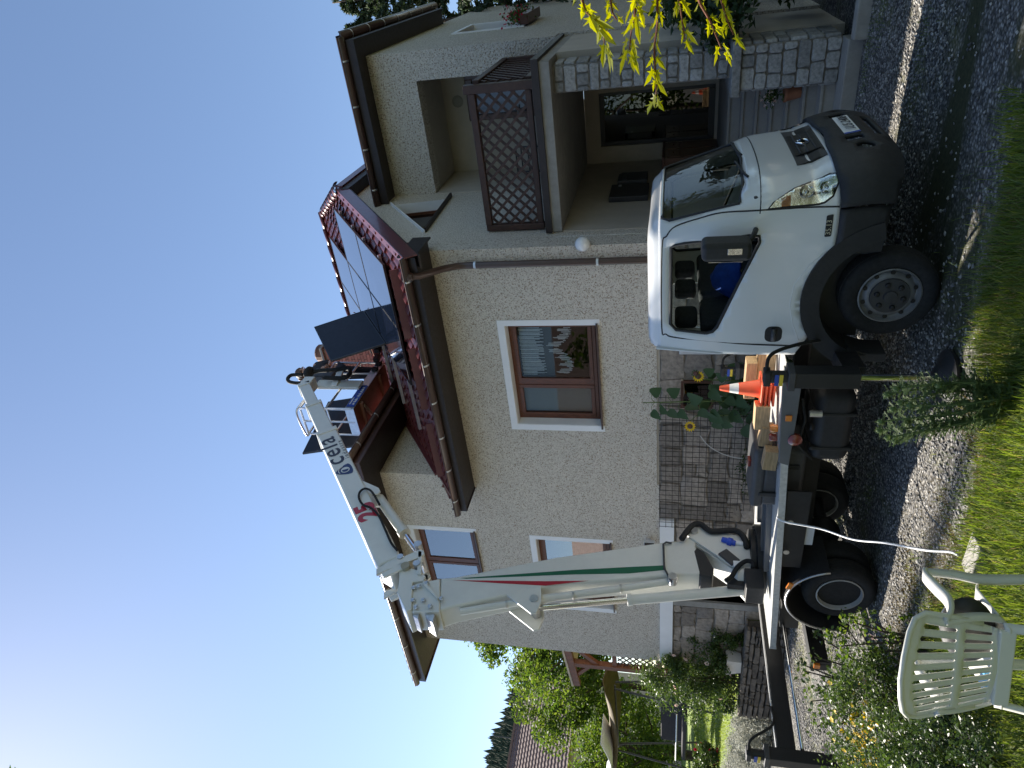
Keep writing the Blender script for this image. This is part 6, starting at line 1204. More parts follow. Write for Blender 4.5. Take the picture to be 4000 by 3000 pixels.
def bush(name, lab, c, r, n, size, mat, sq=(1, 1, .8), k=18, aspect=.55, flowers=None, group=None, cat='bush', stems=7, cl=.34):
    t = thing(name, lab, cat, (c[0], c[1], c[2]), group); cc0 = (c[0], c[1], c[2]+r*sq[2]); C, cc = clumps(cc0, r, k, n, sq, .2, cl); C[:, 2] = np.maximum(C[:, 2], c[2]+.03); leafcloud('foliage', C, size, MT[mat], t, aspect)
    for i in range(stems): p = Vector(cc[i]); b = Vector((c[0]+random.uniform(-.2, .2)*r, c[1]+random.uniform(-.2, .2)*r, c[2]-.05)); MB().tube([b, b.lerp(p, .5)+Vector((random.uniform(-.05, .05), 0, .05)), p], [.014, .01, .005], 6).build('stem', MT['bark'], t)
    if flowers:
        fm, fn, fs = flowers; pts = np.array(cc0)+rand_dirs(fn)*r*np.array(sq)*RNG.uniform(.8, 1.08, fn)[:, None]; pts = pts[pts[:, 2] > c[2]+.1]
        for p in pts:
            V = []; nrm = Vector(rand_dirs(1)[0]); nrm.y -= .8; nrm.z += .5; nrm.normalize(); a1 = nrm.orthogonal().normalized(); a2 = nrm.cross(a1); pc = Vector(p)
            for ring, (rr, cnt, up) in enumerate(((1, 6, .15), (.65, 5, .45), (.35, 4, .6))):
                for j in range(cnt):
                    an = 2*PI*j/cnt+ring*.6; dv = a1*math.cos(an)+a2*math.sin(an); sv = nrm.cross(dv); tipp = pc+dv*fs*rr+nrm*fs*up; V += [pc, pc+dv*fs*rr*.6+sv*fs*.42*rr+nrm*fs*up*.5, tipp, pc+dv*fs*rr*.6-sv*fs*.42*rr+nrm*fs*up*.5]
            fast('flower', np.array([tuple(v) for v in V]), 4, MT[fm], t)
    return t
# raised garden behind the dry-stone wall
def gl_(x, y):
    d = math.hypot(min(0, x+12), max(0, y-8.4)); return .60+.028*max(0, d-2.5)
def gedge(x): return float(np.interp(x, [-40, -17, -14.2, -13.05, -12], [14, 9.35, 8.8, 8.46, 8.46]))
gx = [-12.08-.25*i for i in range(20)]+[-17.5-1.5*i for i in range(30)]; gt = [0, .02, .05, .09, .14, .2, .28, .38, .5, .65, .8, 1.]
gv = []
for t in gt:
    for x in gx: e = gedge(x); y = e+(60-e)*t**1.6; gv.append((x, y, gl_(x, y)-(.12 if t == 0 else 0)))
n_ = len(gx); gf = [(j*n_+i, (j+1)*n_+i, (j+1)*n_+i+1, j*n_+i+1) for j in range(len(gt)-1) for i in range(n_-1)]
tag(mk('garden_lawn', gv, gf, MT['farlawn'], smooth=True), kind='structure')
N_ = 34000; x = RNG.uniform(-26, -12.2, N_); y = np.array([gedge(q) for q in x])+.05+RNG.random(N_)*6.5; z = np.array([gl_(a, b) for a, b in zip(x, y)])
blades(N_, np.stack([x, y, z], 1), .03, .07, .004, MT['gardengrass'], 'garden_grass', 'sunlit mown grass of the raised garden')
tag(MB().box(-13.0, -10.6, 8.44, 8.497, -.1, .58).build('planting_soil', MT['lawnsoil'], None), kind='structure')
dw = thing('dry_stone_wall', 'low dark dry-stone wall holding up the rose garden', 'wall', (-11.8, 8.3, -.2)); MB().box(-13.1, -10.55, 8.27, 8.437, -.25, .58).build('core', MT['drystone'], dw)
courses(-13.15, -10.5, -.2, .62, (.065, .12), (.16, .5), lambda u, v, h: (u, 8.27-h, v), dw, MT['drystone'], .014, .014, .09); courses(8.2, 8.46, -.2, .6, (.07, .12), (.1, .24), lambda u, v, h: (-13.1-h, u, v), dw, MT['drystone'], .014, .01, .06); courses(-13.15, -10.5, 8.2, 8.46, (.11, .14), (.25, .5), lambda u, v, h: (u, v, .58+h*.6), dw, MT['drystone'], .014, .01, .06)
for i, (a, b) in enumerate(((-13.9, 8.42), (-15.1, 8.65), (-16.5, 8.95), (-18.0, 9.3))): bush('silver_shrub', ('silver-leaved cushion shrub at the end of the dry-stone wall', 'second silver-leaved cushion shrub from the dry-stone wall', 'third silver-leaved cushion shrub from the dry-stone wall', 'silver-leaved cushion shrub farthest from the house')[i], (a, b, -.15), .78, 12000, .05, 'silver', (1.1, .62, .5), 40, .4, None, 'silver cushion shrubs along the garden edge', stems=2, cl=.3)
bush('rose_bush', 'tall rose bush with pale pink roses beside the house corner', (-12.4, 8.5, .5), 1.1, 19000, .05, 'leafB', (1.0, .5, .92), 70, .6, ('pinkfl', 12, .05), 'rose bushes in the raised garden', cl=.24)
bush('rose_bush', 'broad rose bush with pale roses on the lawn behind the tall rose', (-14.0, 10.4, .62), .95, 14000, .05, 'leafB', (1.1, .55, .72), 70, .6, ('pinkfl', 12, .055), 'rose bushes in the raised garden', cl=.24)
bush('rose_bush', 'rose bush with dark red blooms nearest the garden swing', (-16.4, 11.3, .65), .9, 11000, .055, 'leafB', (1.1, .6, .8), 60, .6, ('redfl', 14, .055), 'rose bushes in the raised garden', cl=.25)
bush('rose_bush', 'low red flowering bush at the far edge of the lawn', (-17.9, 9.9, .55), .55, 6000, .05, 'leafB', (1, .6, .7), 40, .6, ('redfl', 30, .045), 'rose bushes in the raised garden', cl=.25)
bush('wall_climber', 'dark leafy plant growing at the stone base beside the pot', (-11.15, 8.4, .55), .3, 1800, .045, 'leafB', (1., .25, 1.3), 16, .6, None)
pp = thing('planter', 'white square planter standing on the dry-stone wall', 'planter', (-11.7, 8.3, .62)); MB().add([(-11.83, 8.25, .64), (-11.53, 8.25, .64), (-11.53, 8.45, .64), (-11.83, 8.45, .64), (-11.88, 8.22, .9), (-11.48, 8.22, .9), (-11.48, 8.48, .9), (-11.88, 8.48, .9)], [(0, 1, 5, 4), (1, 2, 6, 5), (2, 3, 7, 6), (3, 0, 4, 7), (3, 2, 1, 0)]).build('tub', MT['pot'], pp, solid=.015); C, _ = clumps((-11.68, 8.35, 1.0), .2, 8, 700, (1, .6, .8)); leafcloud('plant', C, .045, MT['leafB'], pp, kind='stuff')
# trees at the garden side
tree('walnut_tree', 'tall leafy tree rising beside the house corner', -20.5, 15.5, 1.0, 8.2, 2.9, 15000, .17, 'leafA', 'garden trees', k=46, cl=.26)
tree('walnut_tree', 'spreading green tree behind the garden pergola', -23.0, 15.0, 1.2, 6.4, 2.5, 12000, .16, 'leafA', 'garden trees', k=40, cl=.27)
tree('walnut_tree', 'bright green tree in front of the neighbouring roof', -27.5, 15.2, 1.0, 4.7, 2.2, 10000, .16, 'leafA', 'garden trees', k=40, cl=.27)
tree('walnut_tree', 'low bushy tree behind the garden swing', -24.5, 13.6, 1.0, 4.6, 2.2, 10000, .15, 'leafA', 'garden trees', k=36, cl=.28)
tree('walnut_tree', 'farthest bright green tree at the edge of the garden', -31, 15.0, 1.0, 4.3, 2.1, 9000, .16, 'leafA', 'garden trees', k=36, cl=.28)
# pergola on the side of the house
pg = thing('pergola', 'reddish wooden pergola porch on the far side of the house', 'pergola', (-14, 10.8, 2.2))
MB().add([(XL-.02, 10.2, 4.72), (-15.9, 10.2, 4.32), (-15.9, 13, 4.32), (XL-.02, 13, 4.72)], [(0, 1, 2, 3)]).build('roof_sheet', MT['beige'], pg, solid=.05)
MB().bar((XL-.02, 10.25, 4.6), (-15.85, 10.25, 4.2), .12, .16).build('beam', MT['pergola'], pg)
for x_ in (-15.0,): MB().box(x_-.07, x_+.07, 10.2, 10.34, .9, 4.28).build('post', MT['pergola'], pg); MB().bar((x_, 10.27, 3.6), (x_+.75, 10.27, 4.3), .09, .1).build('brace', MT['pergola'], pg); MB().bar((x_, 10.27, 3.8), (x_-.5, 10.27, 4.22), .08, .09).build('brace', MT['pergola'], pg)
MB().box(-15.0, XL-.02, 10.22, 10.32, 3.18, 3.28).build('rail', MT['pergola'], pg); MB().box(-15.05, XL-.02, 10.2, 12.9, 2.1, 2.25).build('floor', MT['pergola'], pg); lattice(-14.92, XL-.05, 2.3, 3.15, .16, lambda u, o, v: (u, 10.27+o, v), pg, .03, .014)
# garden swing with canopy
sw = thing('garden_swing', 'garden swing seat with dark cushion and tan canopy under the trees', 'garden swing', (-19, 11.2, .7))
mb = MB(); sxs = (-17.5, -20.6)
for x_ in sxs: MB().tube([(x_, 10.9, .7), (x_, 11.3, 3.4)], .03, 8).build('frame_leg', MT['grey'], sw); MB().tube([(x_, 11.9, .7), (x_, 11.5, 3.4)], .03, 8).build('frame_leg', MT['grey'], sw)
MB().tube([(sxs[0], 11.4, 3.4), (sxs[1], 11.4, 3.4)], .03, 8).build('frame_top', MT['grey'], sw); cv = []; 
for i in range(13):
    for j in range(5): u, v = i/12, j/4; cv.append((-17.3-3.5*u, 10.7+1.4*v, 3.45+.28*math.sin(v*PI)-.12*math.sin(u*PI)))
MB().add(cv, [(i*5+j, (i+1)*5+j, (i+1)*5+j+1, i*5+j+1) for i in range(12) for j in range(4)]).build('canopy', MT['tan'], sw, smooth=True, solid=.02)
MB().bar((-17.9, 11.3, 1.5), (-20.2, 11.3, 1.5), .55, .12).build('seat', MT['darkcloth'], sw, bevel=.03); MB().bar((-17.9, 11.62, 1.85), (-20.2, 11.62, 1.85), .12, .6).build('backrest', MT['darkcloth'], sw, bevel=.03); MB().tube([(-17.9, 11.0, 1.72), (-20.2, 11.0, 1.72)], .02, 8).build('front_rail', MT['steel'], sw)
mb = MB(); cv = [(-18.6-2.6*i/8, 10.3+.9*j/3, 3.75-.25*math.sin(i/8*PI)) for i in range(9) for j in range(4)]; tag(mb.add(cv, [(i*4+j, (i+1)*4+j, (i+1)*4+j+1, i*4+j+1) for i in range(8) for j in range(3)]).build('sun_sail', MT['curtain'], None, smooth=True, solid=.01), 'white sun sail hanging above the garden swing', 'sun sail')
# neighbouring house
R0 = px_y(2028, 2745, 24); dL = px_ray(1985, 3010); L0 = Vector((0, 0, CAMZ))+dL*((R0.z-CAMZ)/dL.z); hv = Vector((L0.x-R0.x, L0.y-R0.y, 0)); hl_ = hv.length; hd = hv/hl_; fd_ = Vector((hd.y, -hd.x, 0)); fd_ = fd_ if fd_.y < 0 else -fd_
nh = thing('neighbour_house', 'neighbouring house with brown tiled roof behind the garden trees', 'house', R0+fd_*4-Vector((0, 0, R0.z-1))); EV = 5.2; DZ = 4.2
mb = MB(); gm = []; Lr = hl_+3; per = .3; rows_ = 19; cols = int(Lr/per)*4
for j in range(rows_*2):
    r_, top = j//2, j % 2; t = (r_+(.98 if top else 0))/rows_; up_ = 0 if top else .05
    for i in range(cols+1): xx = Lr*i/cols; w_ = .035*abs(math.sin(xx/per*PI)); p = R0+hd*(xx-1)+fd_*(EV*(1-t))-Vector((0, 0, DZ*(1-t)-up_-w_)); gm.append(p)
k_ = cols+1; MB().add(gm, [(j*k_+i, j*k_+i+1, (j+1)*k_+i+1, (j+1)*k_+i) for j in range(rows_*2-1) for i in range(cols)]).build('roof', MT['rooftile'], nh)
q = lambda a, f, z: R0+hd*a+fd_*f-Vector((0, 0, z)); MB().add([q(-1, 0, .02), q(Lr-1, 0, .02), q(Lr-1, -EV, DZ), q(-1, -EV, DZ)], [(0, 1, 2, 3)]).build('rear_roof', MT['rooftile'], nh)
MB().add([q(-.6, 4.6, DZ-.3), q(Lr-1.3, 4.6, DZ-.3), q(Lr-1.3, 4.6, R0.z-.5), q(-.6, 4.6, R0.z-.5), q(-.6, -4.6, DZ-.3), q(Lr-1.3, -4.6, DZ-.3), q(Lr-1.3, -4.6, R0.z-.5), q(-.6, -4.6, R0.z-.5), q(-.6, 0, .2), q(Lr-1.3, 0, .2)], [(0, 1, 2, 3), (4, 7, 6, 5), (0, 3, 7, 4, 8), (1, 9, 5, 6, 2)]).build('wall', MT['neighwall'], nh)
MB().bar(q(-1, 0, -.05), q(Lr-1, 0, -.05), .2, .14).build('ridge', MT['rooftile'], nh); MB().bar(q(2.5, 2.4, 1.85), q(2.9, 2.4, 1.85), .4, .3).build('roof_vent', MT['grey'], nh)
an = px_y(2010, 2885, 24.6); an = Vector((an.x, an.y, R0.z)); at_ = thing('antenna', 'television aerial mast on the neighbouring roof ridge', 'antenna', an); MB().tube([an-Vector((0, 0, .3)), an+Vector((0, 0, 2.6))], .035, 8).build('mast', MT['grey'], at_)
for z_, L_ in ((2.5, 1.0), (2.1, .9), (1.5, .7)): MB().tube([an+Vector((0, 0, z_))-hd*L_*.5, an+Vector((0, 0, z_))+hd*L_*.5], .015, 6).build('element', MT['grey'], at_)
tag(MB().lathe([(0, 0), (.2, .03), (.33, .12)], an+Vector((0, -.1, .55)), (-.6, -.7, .35), 18).build('satellite_dish', MT['grey'], None, solid=.01), 'small satellite dish on the mast of the neighbouring roof', 'satellite dish')
# distant wooded hill
hp_ = [(2040, 2700), (2030, 2780), (1998, 2850), (1968, 2920), (1955, 2990), (1948, 3080), (1945, 3300), (1960, 3700), (2020, 4200)]; crest = []
for xx, yy in hp_: d = px_ray(xx+12, yy); hl2 = math.hypot(d.x, d.y); crest.append(Vector((d.x/hl2*340, d.y/hl2*340, CAMZ+d.z/hl2*340)))
cr = bez(crest, 6); hv_ = []; cols_ = len(cr)
for k in range(7):
    t = k/6
    for p in cr: s_ = .35+.65*t; hv_.append((p.x*s_, p.y*s_, p.z*t**1.6-(1-t)*2))
for p in cr: hv_.append((p.x*1.6, p.y*1.6, p.z*.6))
tag(mk('hill', hv_, [(k*cols_+i, k*cols_+i+1, (k+1)*cols_+i+1, (k+1)*cols_+i) for k in range(7) for i in range(cols_-1)], MT['hill'], smooth=True), kind='structure')
V = []; nt_ = 1500; ii = RNG.random(nt_)*(cols_-1); tt = .72+.28*RNG.random(nt_)**.7
for a, t in zip(ii, tt):
    i = int(a); p = cr[i].lerp(cr[min(i+1, cols_-1)], a-i); s_ = .35+.65*t; b = Vector((p.x*s_, p.y*s_, p.z*t**1.6-(1-t)*2)); hh = random.uniform(6, 11); rr = hh*random.uniform(.2, .32)
    for lv in range(3):
        z0_, z1_, r_ = b.z+hh*(.08+.27*lv), b.z+hh*(.5+.25*lv), rr*(1-.28*lv)
        for kq in range(6): a0_, a1_ = kq*PI/3+lv, (kq+1)*PI/3+lv; V += [(b.x+r_*math.cos(a0_), b.y+r_*math.sin(a0_), z0_), (b.x+r_*math.cos(a1_), b.y+r_*math.sin(a1_), z0_), (b.x, b.y, z1_)]
tag(fast('forest', np.array(V), 3, MT['farforest'], None, 'stuff'), 'distant dark conifer forest on the hill', 'forest')
# conifers and shaded shrubs on the porch side
def spruce(lab, x, y, z0, h, r, n):
    t = thing('spruce_tree', lab, 'tree', (x, y, z0), 'spruces behind the house'); MB().tube([(x, y, z0-.2), (x, y, z0+h*.5), (x, y, z0+h)], [.2, .12, .02], 8).build('trunk', MT['bark'], t, smooth=True)
    nb = int(h*16); br = MB(); C = []; D_ = []
    for i in range(nb):
        f = random.random()**.75; zz = z0+.6+(h-.7)*f; L_ = r*(1-f)*random.uniform(.75, 1.15)+.25; a = random.random()*2*PI; dv = Vector((math.cos(a), math.sin(a), 0)); P = [Vector((x, y, zz))+dv*(L_*s_)+Vector((0, 0, .12*L_*math.sin(s_*PI)-.28*L_*s_*s_)) for s_ in (0, .33, .66, 1)]
        br.tube(P, [.022, .016, .01, .004], 5); m_ = int(n/nb)
        for _ in range(m_): s_ = random.uniform(.15, 1.02)*3; k = min(2, int(s_)); p = P[k].lerp(P[k+1], min(1, s_-k)); sdv = Vector((-dv.y, dv.x, 0)); w_ = random.uniform(-.3, .3)*L_*.55*(1.05-s_/3); C.append(p+sdv*w_+dv*abs(w_)*.3-Vector((0, 0, abs(w_)*.35+random.uniform(0, .10))))
    br.build('branches', MT['bark'], t); leafcloud('needles', np.array([tuple(c) for c in C]), .2, MT['needle'], t, .32, .1, droop=.35)
s1 = px_y(1500, 60, 19); spruce('blue-green spruce showing above the wing eave', s1.x-.3, 19, 0, 10.6, 2.9, 15000)
s2 = px_y(1850, -60, 21); spruce('tall spruce standing behind the wing beside the window', s2.x, 21, 0, 11.6, 3.2, 15000)
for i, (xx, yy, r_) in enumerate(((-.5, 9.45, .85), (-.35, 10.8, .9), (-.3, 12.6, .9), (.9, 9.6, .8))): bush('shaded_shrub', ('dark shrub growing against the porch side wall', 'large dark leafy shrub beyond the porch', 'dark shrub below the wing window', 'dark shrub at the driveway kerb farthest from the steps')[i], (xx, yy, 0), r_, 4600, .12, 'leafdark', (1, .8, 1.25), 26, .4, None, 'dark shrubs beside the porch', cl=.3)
leaf = rand_dirs(1)
for (c, n, m_, s_) in (((XR+.14, 13.6, 4.66), 420, 'leafB', .06),): C = np.array(c)+RNG.normal(0, 1, (n, 3))*np.array((.06, .35, .09)); leafcloud('plants', C, s_, MT[m_], fb, .6, kind='stuff'); C = np.array(c)+RNG.normal(0, 1, (150, 3))*np.array((.08, .36, .10))+np.array((0, 0, .06)); leafcloud('geraniums', C, .05, MT['redfl'], fb, .8, kind='stuff')
C = np.array((-1.86, 9.28, .78))+RNG.normal(0, .06, (120, 3)); leafcloud('plant', C, .06, MT['leafB'], pt, .4, kind='stuff'); C = np.array((-1.88, 9.24, .84))+RNG.normal(0, .05, (50, 3)); leafcloud('flowers', C, .04, MT['pinkfl'], pt, .8, kind='stuff')
# maple twigs hanging into the picture, on a tree beside the camera
ml = thing('maple_tree', 'maple with yellow-green leaves hanging in from the picture edge', 'tree', (4.6, 2.6, 0)); C, cc = clumps((4.4, 2.4, 4.6), 1.9, 30, 6000, (1, 1, .8), cl=.3); leafcloud('crown', C, .12, MT['mapleleaf'], ml, .7); tr_, lb_ = limbs((4.6, 2.6, -.1), (4.5, 2.5, 3.6), cc, .13); tr_.build('trunk', MT['bark'], ml, smooth=True); lb_.build('limbs', MT['bark'], ml, smooth=True)
LB = [(0, -.08), (.06, .04), (.30, -.02), (.13, .22), (.42, .50), (.12, .40), (.17, .66), (0, 1.12), (-.17, .66), (-.12, .40), (-.42, .50), (-.13, .22), (-.30, -.02), (-.06, .04)]
zR = lambda q: (2100+q[0]/2.458, q[1]/2.458)
strands = [([(415, -90), (430, 0), (470, 110), (560, 210), (630, 330), (640, 420)], 9, 1.5), ([(690, -80), (700, 0), (720, 120), (760, 190)], 5, .9), ([(960, -80), (945, 0), (930, 160), (900, 300), (880, 500)], 10, 1.), ([(1150, -90), (1150, 100), (1145, 260), (1120, 460), (1130, 680), (1140, 860), (1120, 1010)], 12, .95), ([(1340, -80), (1360, 20), (1385, 180), (1415, 380)], 7, .9), ([(1530, -80), (1560, 30), (1650, 190), (1710, 330), (1765, 470)], 8, .85), ([(1730, -80), (1770, 20), (1810, 160), (1880, 330)], 8, .9)]
for si, (pts, nl, sc) in enumerate(strands):
    dist = 2.25+.12*math.sin(si*2.3); P = [px_d(*zR(q), dist+.05*math.sin(i*1.7+si)) for i, q in enumerate(pts)]; Q = bez(P, 4); MB().tube(Q, [.0045*(1-.7*i/len(Q)) for i in range(len(Q))], 6).build('twig', MT['twig'], ml, smooth=True)
    root = P[0]; MB().tube(bez([root, root+CRT*.5+Vector((0, 0, .25)), Vector((3.6, 2.4, 3.4)), Vector((4.4, 2.5, 4))], 6), [.005+.0016*i for i in range(19)], 6).build('twig', MT['twig'], ml, smooth=True)
    dwn = -CUP
    for i in range(int(nl*1.7)):
        f = (i//2+.6)/(nl*.85); k = min(len(Q)-2, int(f*(len(Q)-1))); p = Q[k]; d = (Q[k+1]-Q[k]).normalized(); side = 1 if i % 2 else -1
        dr_ = (d*1.0+CUP*(side*random.uniform(.1, .45))+CFW*random.uniform(-.3, .3)).normalized(); nv = (-CFW*random.uniform(.2, 1)+CUP*random.uniform(-.8, .8)+CRT*random.uniform(-.5, .5)); sd = dr_.cross(nv).normalized(); nv = sd.cross(dr_); S_ = .052*sc*random.uniform(.7, 1.25); b = p+dr_*.02
        mb = MB(); mb.add([b+sd*(u*S_*.75)+dr_*(v*S_)+nv*(.18*S_*(abs(u)*1.2-v*v*.8)) for u, v in LB], [(0, 1, 2, 3), (0, 3, 4, 5), (0, 5, 6, 7), (0, 7, 8, 9), (0, 9, 10, 11), (0, 11, 12, 13)]); mb.build('leaf', MT['mapleleaf'], ml)
# thistle in front of the truck
th = thing('thistle', 'tall prickly thistle growing at the lawn edge beside the front outrigger', 'thistle', (-2.75, 3.72, .03)); V = []; heads = [(910, 720), (900, 790), (970, 850), (1030, 880), (960, 500), (1010, 620), (1070, 570), (1100, 430), (1040, 455), (1380, 430), (1130, 720), (1150, 590), (1040, 860)]
zQ8 = lambda q: (3000+q[0]/2.074, 1300+q[1]/2.074)
for i, hq in enumerate(heads):
    tipp = px_y(*zQ8(hq), 3.72+random.uniform(-.12, .12)); b = px_y(*zQ8((1900, 540+(hq[1]-640)*.55)), 3.74+random.uniform(-.1, .1)); b.z = .04; mid = b.lerp(tipp, .55)+Vector((random.uniform(-.04, .04), random.uniform(-.04, .04), 0)); Q = bez([b, mid, tipp], 8); MB().tube(Q, [.0075*(1-.5*k/len(Q)) for k in range(len(Q))], 6).build('stem', MT['thistle'], th, smooth=True)
    MB().ball(tipp, .017, 10, 8, (1, 1, 1.15)).build('flower_head', MT['thistle'], th, smooth=True)
    for k in range(26): dv = Vector(rand_dirs(1)[0]); sv = dv.orthogonal().normalized()*.0025; p = tipp+dv*.014; V += [p-sv, p+sv, p+dv*.022, p+dv*.02]
    for k in range(2, len(Q)-1):
        for r_ in range(4):
            a = random.random()*2*PI; dv = Vector((math.cos(a), math.sin(a), random.uniform(.1, .7))).normalized(); L_ = random.uniform(.05, .13)*(1.1-.5*k/len(Q)); sv = dv.cross(Vector((0, 0, 1))).normalized(); nvv = sv.cross(dv); p = Q[k]
            for (f0, f1) in ((0, .35), (.3, .7), (.6, 1)):
                V += [p+dv*L_*f0, p+dv*L_*(f0+f1)/2+sv*L_*.16, p+dv*L_*f1, p+dv*L_*(f0+f1)/2-sv*L_*.16]
                for sg in (-1, 1): c_ = p+dv*L_*(f0+f1)/2; V += [c_, c_+dv*L_*.06, c_+sv*(sg*L_*.34)+dv*L_*.1+nvv*L_*.1, c_-dv*L_*.04]
fast('leaves', np.array([tuple(v) for v in V]), 4, MT['thistle'], th)
# sunflowers at the wall
def sunflower(lab, base, top, nl, heads):
    t = thing('sunflower', lab, 'sunflower', base, 'sunflowers growing at the stone base'); Q = bez([base, Vector(base).lerp(Vector(top), .5)+Vector((.03, -.02, 0)), top], 10); MB().tube(Q, [.013*(1-.5*k/len(Q)) for k in range(len(Q))], 8).build('stem', MT['stem'], t, smooth=True)
    for i in range(nl):
        f = .12+.85*i/nl; p = Q[int(f*(len(Q)-1))]; a = i*2.4+random.uniform(-.4, .4); dv = Vector((math.cos(a), math.sin(a)*.6-.25, .15)).normalized(); L_ = .25*(1.15-.7*f)*random.uniform(.8, 1.2)+.05; pe = p+dv*L_*.7+Vector((0, 0, .02)); MB().tube([p, p.lerp(pe, .5)+Vector((0, 0, .03)), pe], .004, 5).build('petiole', MT['stem'], t)
        dd2 = (dv*.6+Vector((0, -.25, -.75))).normalized(); sd = dd2.cross(Vector((0, -1, .4))).normalized(); nv = sd.cross(dd2); outl_ = [(0, 0), (.32, .02), (.5, .22), (.46, .45), (.28, .75), (0, 1.08), (-.28, .75), (-.46, .45), (-.5, .22), (-.32, .02)]
        mb = MB(); mb.add([pe+sd*(u*L_*.95)+dd2*(v*L_*.95)+nv*(L_*(.16*abs(u)-.12*v*v)) for u, v in outl_]+[pe+dd2*L_*.45*.95], [(0, 1, 10), (1, 2, 10), (2, 3, 10), (3, 4, 10), (4, 5, 10), (5, 6, 10), (6, 7, 10), (7, 8, 10), (8, 9, 10), (9, 0, 10)]); mb.build('leaf', MT['sunleaf'], t, smooth=True)
    for h_, openf in heads:
        h_ = Vector(h_); f_ = Vector((.3, -1, .1)).normalized(); a1 = f_.orthogonal().normalized(); a2 = f_.cross(a1); MB().lathe([(.0, .012), (.03, .01), (.036, 0), (.02, -.02)], h_, f_, 14).build('flower_disc', MT['brownwood'], t, smooth=True); q_ = min(Q, key=lambda k: (k-h_).length); MB().tube([q_, q_.lerp(h_, .5)+Vector((0, 0, .03)), h_-f_*.02], .005, 5).build('flower_stalk', MT['stem'], t)
        for k in range(14 if openf else 9):
            an_ = 2*PI*k/(14 if openf else 9); dv = a1*math.cos(an_)+a2*math.sin(an_); sv = f_.cross(dv); L_ = .055 if openf else .03; mb = MB(); mb.add([h_+dv*.03, h_+dv*(.03+L_*.5)+sv*.014, h_+dv*(.03+L_)+f_*.008, h_+dv*(.03+L_*.5)-sv*.014], [(0, 1, 2, 3)]); mb.build('petal', MT['yellowfl'] if openf else MT['sunleaf'], t)
zX6 = lambda q: (2500+q[0]/2.764, 1300+q[1]/2.764); Y_ = 8.2
sunflower('tallest sunflower with a closed green bud above the stone base', px_y(*zX6((1300, 720)), Y_)-Vector((0, 0, .9)), px_y(*zX6((30, 755)), Y_), 26, [])
sunflower('sunflower with one open yellow bloom in front of the wire mesh', px_y(*zX6((1300, 860)), Y_+.02)-Vector((0, 0, .9)), px_y(*zX6((600, 900)), Y_-.05), 20, [(px_y(*zX6((540, 1010)), Y_-.1), True)])
sunflower('dark withered sunflower nearest the cab', px_y(*zX6((1250, 600)), Y_)-Vector((0, 0, .9)), px_y(*zX6((640, 500)), Y_-.03), 22, [(px_y(*zX6((600, 440)), Y_-.1), False), (px_y(*zX6((630, 470)), Y_-.1), True)])
sunflower('short sunflower behind the cone tip', px_y(*zX6((1250, 640)), Y_)-Vector((0, 0, .9)), px_y(*zX6((900, 600)), Y_-.05), 18, [(px_y(*zX6((1000, 610)), Y_-.12), False)])
# wire mesh on the stone base
wm = thing('wire_mesh', 'rusty square wire mesh fixed over the stone base', 'trellis', (-7, 8.43, .7)); mx0, mx1, mz0, mz1 = -8.36, -5.7, .72, 2.13
k = 0
xx = mx0
while xx <= mx1: MB().tube([(xx, 8.435, mz0+(.25 if xx < -7.8 else 0)), (xx+.01, 8.435, mz1)], .0042, 5).build('wire', MT['wire'], wm); xx += .1
zz = mz0
while zz <= mz1: MB().tube([(mx0 if zz > 1.0 else -7.9, 8.427, zz), (mx1, 8.427, zz+.01)], .0042, 5).build('wire', MT['wire'], wm); zz += .1
tag(MB().tube(bez([px_y(*zX6(q), 8.3) for q in ((650, 1110), (720, 1200), (800, 1260), (900, 1310), (1020, 1345), (1130, 1358))], 6), .007, 6).build('dry_stalk', MT['pot'], None, smooth=True), 'pale dry stalk arching in front of the wire mesh', 'stalk')
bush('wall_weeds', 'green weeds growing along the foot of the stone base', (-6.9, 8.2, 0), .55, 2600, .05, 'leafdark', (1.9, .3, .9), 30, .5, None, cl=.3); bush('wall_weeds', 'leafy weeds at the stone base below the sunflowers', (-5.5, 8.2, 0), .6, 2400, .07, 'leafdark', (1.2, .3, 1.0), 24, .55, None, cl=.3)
# foreground flowers beside the chair
hyp = bush('hypericum_bush', 'dark bush with a cluster of bright yellow flowers beside the white chair', (-5.55, 3.35, -.05), .7, 17000, .03, 'leafB', (1.15, .9, .5), 90, .45, None, cl=.24)
for k in range(95):
    p = Vector((-5.72+random.gauss(0, .22), 3.5+random.gauss(0, .16), .36+abs(random.gauss(0, .10)))); nrm = Vector((random.gauss(.3, .5), random.gauss(-.5, .4), .8)).normalized(); a1 = nrm.orthogonal().normalized(); a2 = nrm.cross(a1); V = []
    for j in range(5):
        an = 2*PI*j/5+k; dv = a1*math.cos(an)+a2*math.sin(an); sv = nrm.cross(dv); r_ = random.uniform(.018, .027); V += [p, p+dv*r_*.6+sv*r_*.4+nrm*.004, p+dv*r_+nrm*.003, p+dv*r_*.6-sv*r_*.4+nrm*.004]
    fast('flower', np.array([tuple(v) for v in V]), 4, MT['yellowfl'], hyp)
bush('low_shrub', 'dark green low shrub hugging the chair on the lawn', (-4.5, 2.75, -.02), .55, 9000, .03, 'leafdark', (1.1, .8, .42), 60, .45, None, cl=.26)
rb = bush('young_rose', 'loose rose shrub with glossy leaves and white bloom in front of the rear outrigger', (-5.75, 4.0, 0), .6, 900, .042, 'leafB', (1.2, .7, .75), 46, .65, ('pinkfl', 3, .05), cl=.16, stems=16)
bush('young_rose', 'thin rose twigs with yellowish leaves near the rear wheel', (-4.9, 3.8, 0), .42, 420, .04, 'leafA', (1.0, .5, .9), 26, .65, None, cl=.14, stems=12)
wr = Vector(px_y(3226, 2930, 3.95)); V = []
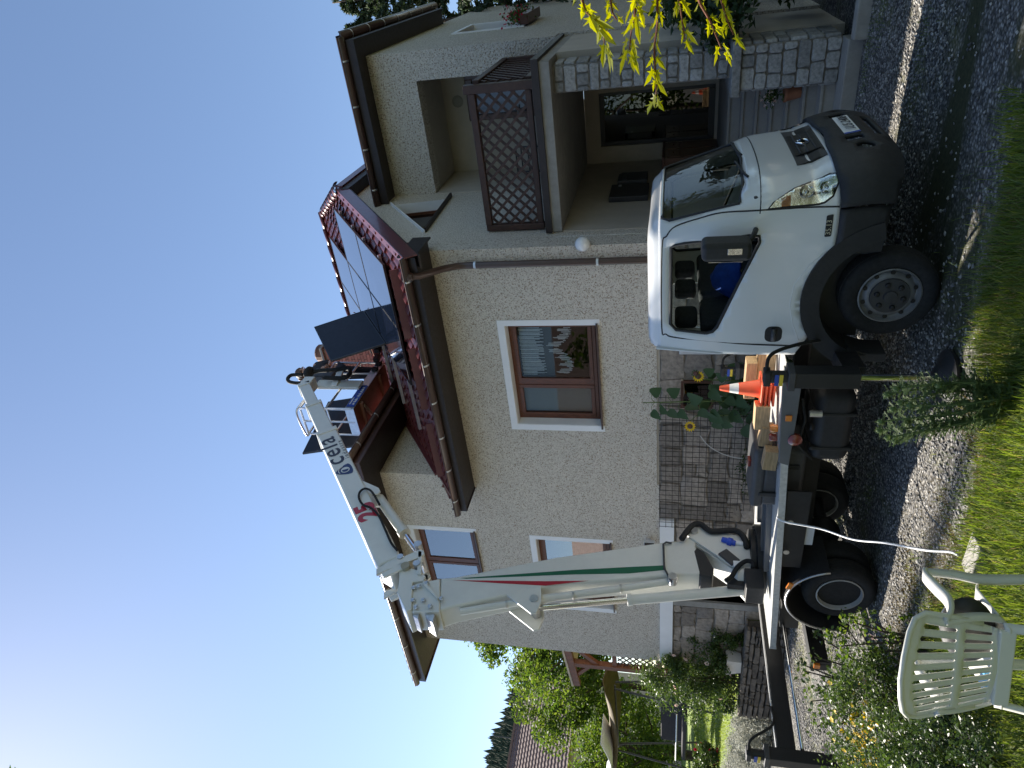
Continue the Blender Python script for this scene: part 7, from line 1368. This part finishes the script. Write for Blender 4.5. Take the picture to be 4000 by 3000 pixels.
for ring, (rr, cnt, up) in enumerate(((1, 7, .1), (.7, 6, .4), (.4, 5, .6))):
    for j in range(cnt):
        an = 2*PI*j/cnt+ring*.5; nrm = Vector((.3, -.7, .6)).normalized(); a1 = nrm.orthogonal().normalized(); a2 = nrm.cross(a1); dv = a1*math.cos(an)+a2*math.sin(an); sv = nrm.cross(dv); V += [wr, wr+dv*.05*rr*.6+sv*.024*rr+nrm*.05*up*.5, wr+dv*.05*rr+nrm*.05*up, wr+dv*.05*rr*.6-sv*.024*rr+nrm*.05*up*.5]
fast('flower', np.array([tuple(v) for v in V]), 4, MT['pinkfl'], rb); MB().tube([wr, wr+Vector((.1, .03, -.25)), Vector((-5.8, 4.0, .02))], .006, 6).build('stem', MT['stem'], rb)
# trees behind the photographer: they stand in the windscreen and shade-side reflections
for i, (xx, yy, hh, rr) in enumerate(((8.5, -1.5, 6.5, 2.8), (6.5, -8, 7.5, 3.2), (0, -10, 7, 3.2), (-7, -9.5, 7, 3.2), (12, 5.5, 7, 3.0), (-14, -8, 6.5, 3))): tree('garden_tree', ('leafy tree behind the photographer, right of the drive', 'tall leafy tree behind the photographer', 'leafy tree straight behind the photographer', 'leafy tree behind the lawn', 'leafy tree at the far end of the drive', 'leafy tree beyond the lawn corner')[i], xx, yy, 0, hh, rr, 4200, .3, 'leafA', 'trees behind the photographer', k=30)

hb = thing('house_opposite', 'brown-roofed house standing behind the photographer', 'house', (-25, -15, 0)); MB().box(-37, -13, -20, -12.5, 0, 4.8).build('wall', MT['neighwall'], hb)
MB().add([(-37.5, -12, 4.6), (-12.5, -12, 4.6), (-12.5, -16.2, 8.6), (-37.5, -16.2, 8.6), (-37.5, -20.5, 4.6), (-12.5, -20.5, 4.6)], [(0, 1, 2, 3), (3, 2, 5, 4)]).build('roof', MT['rooftile'], hb, solid=.1)

tree('birch_tree', 'tall slender tree left of the drive, its crown above the picture', -19.2, 5.6, 0, 25.8, 1.5, 9000, .2, 'leafA', None, (1.2, .85, 2.6), 60, .5, trunk=.17, cl=.42)
tree('garden_tree', 'leafy tree behind the porch side of the house', 3.8, 15, 0, 8.5, 2.8, 6000, .3, 'leafA', 'trees beside the porch', k=34); tree('garden_tree', 'larger leafy tree farther behind the porch side', 7.5, 19, 0, 10, 3.4, 6000, .32, 'leafA', 'trees beside the porch', k=34); tree('garden_tree', 'leafy tree across the drive from the porch', 8, 11.5, 0, 7.5, 2.6, 5000, .3, 'leafA', 'trees beside the porch', k=34)
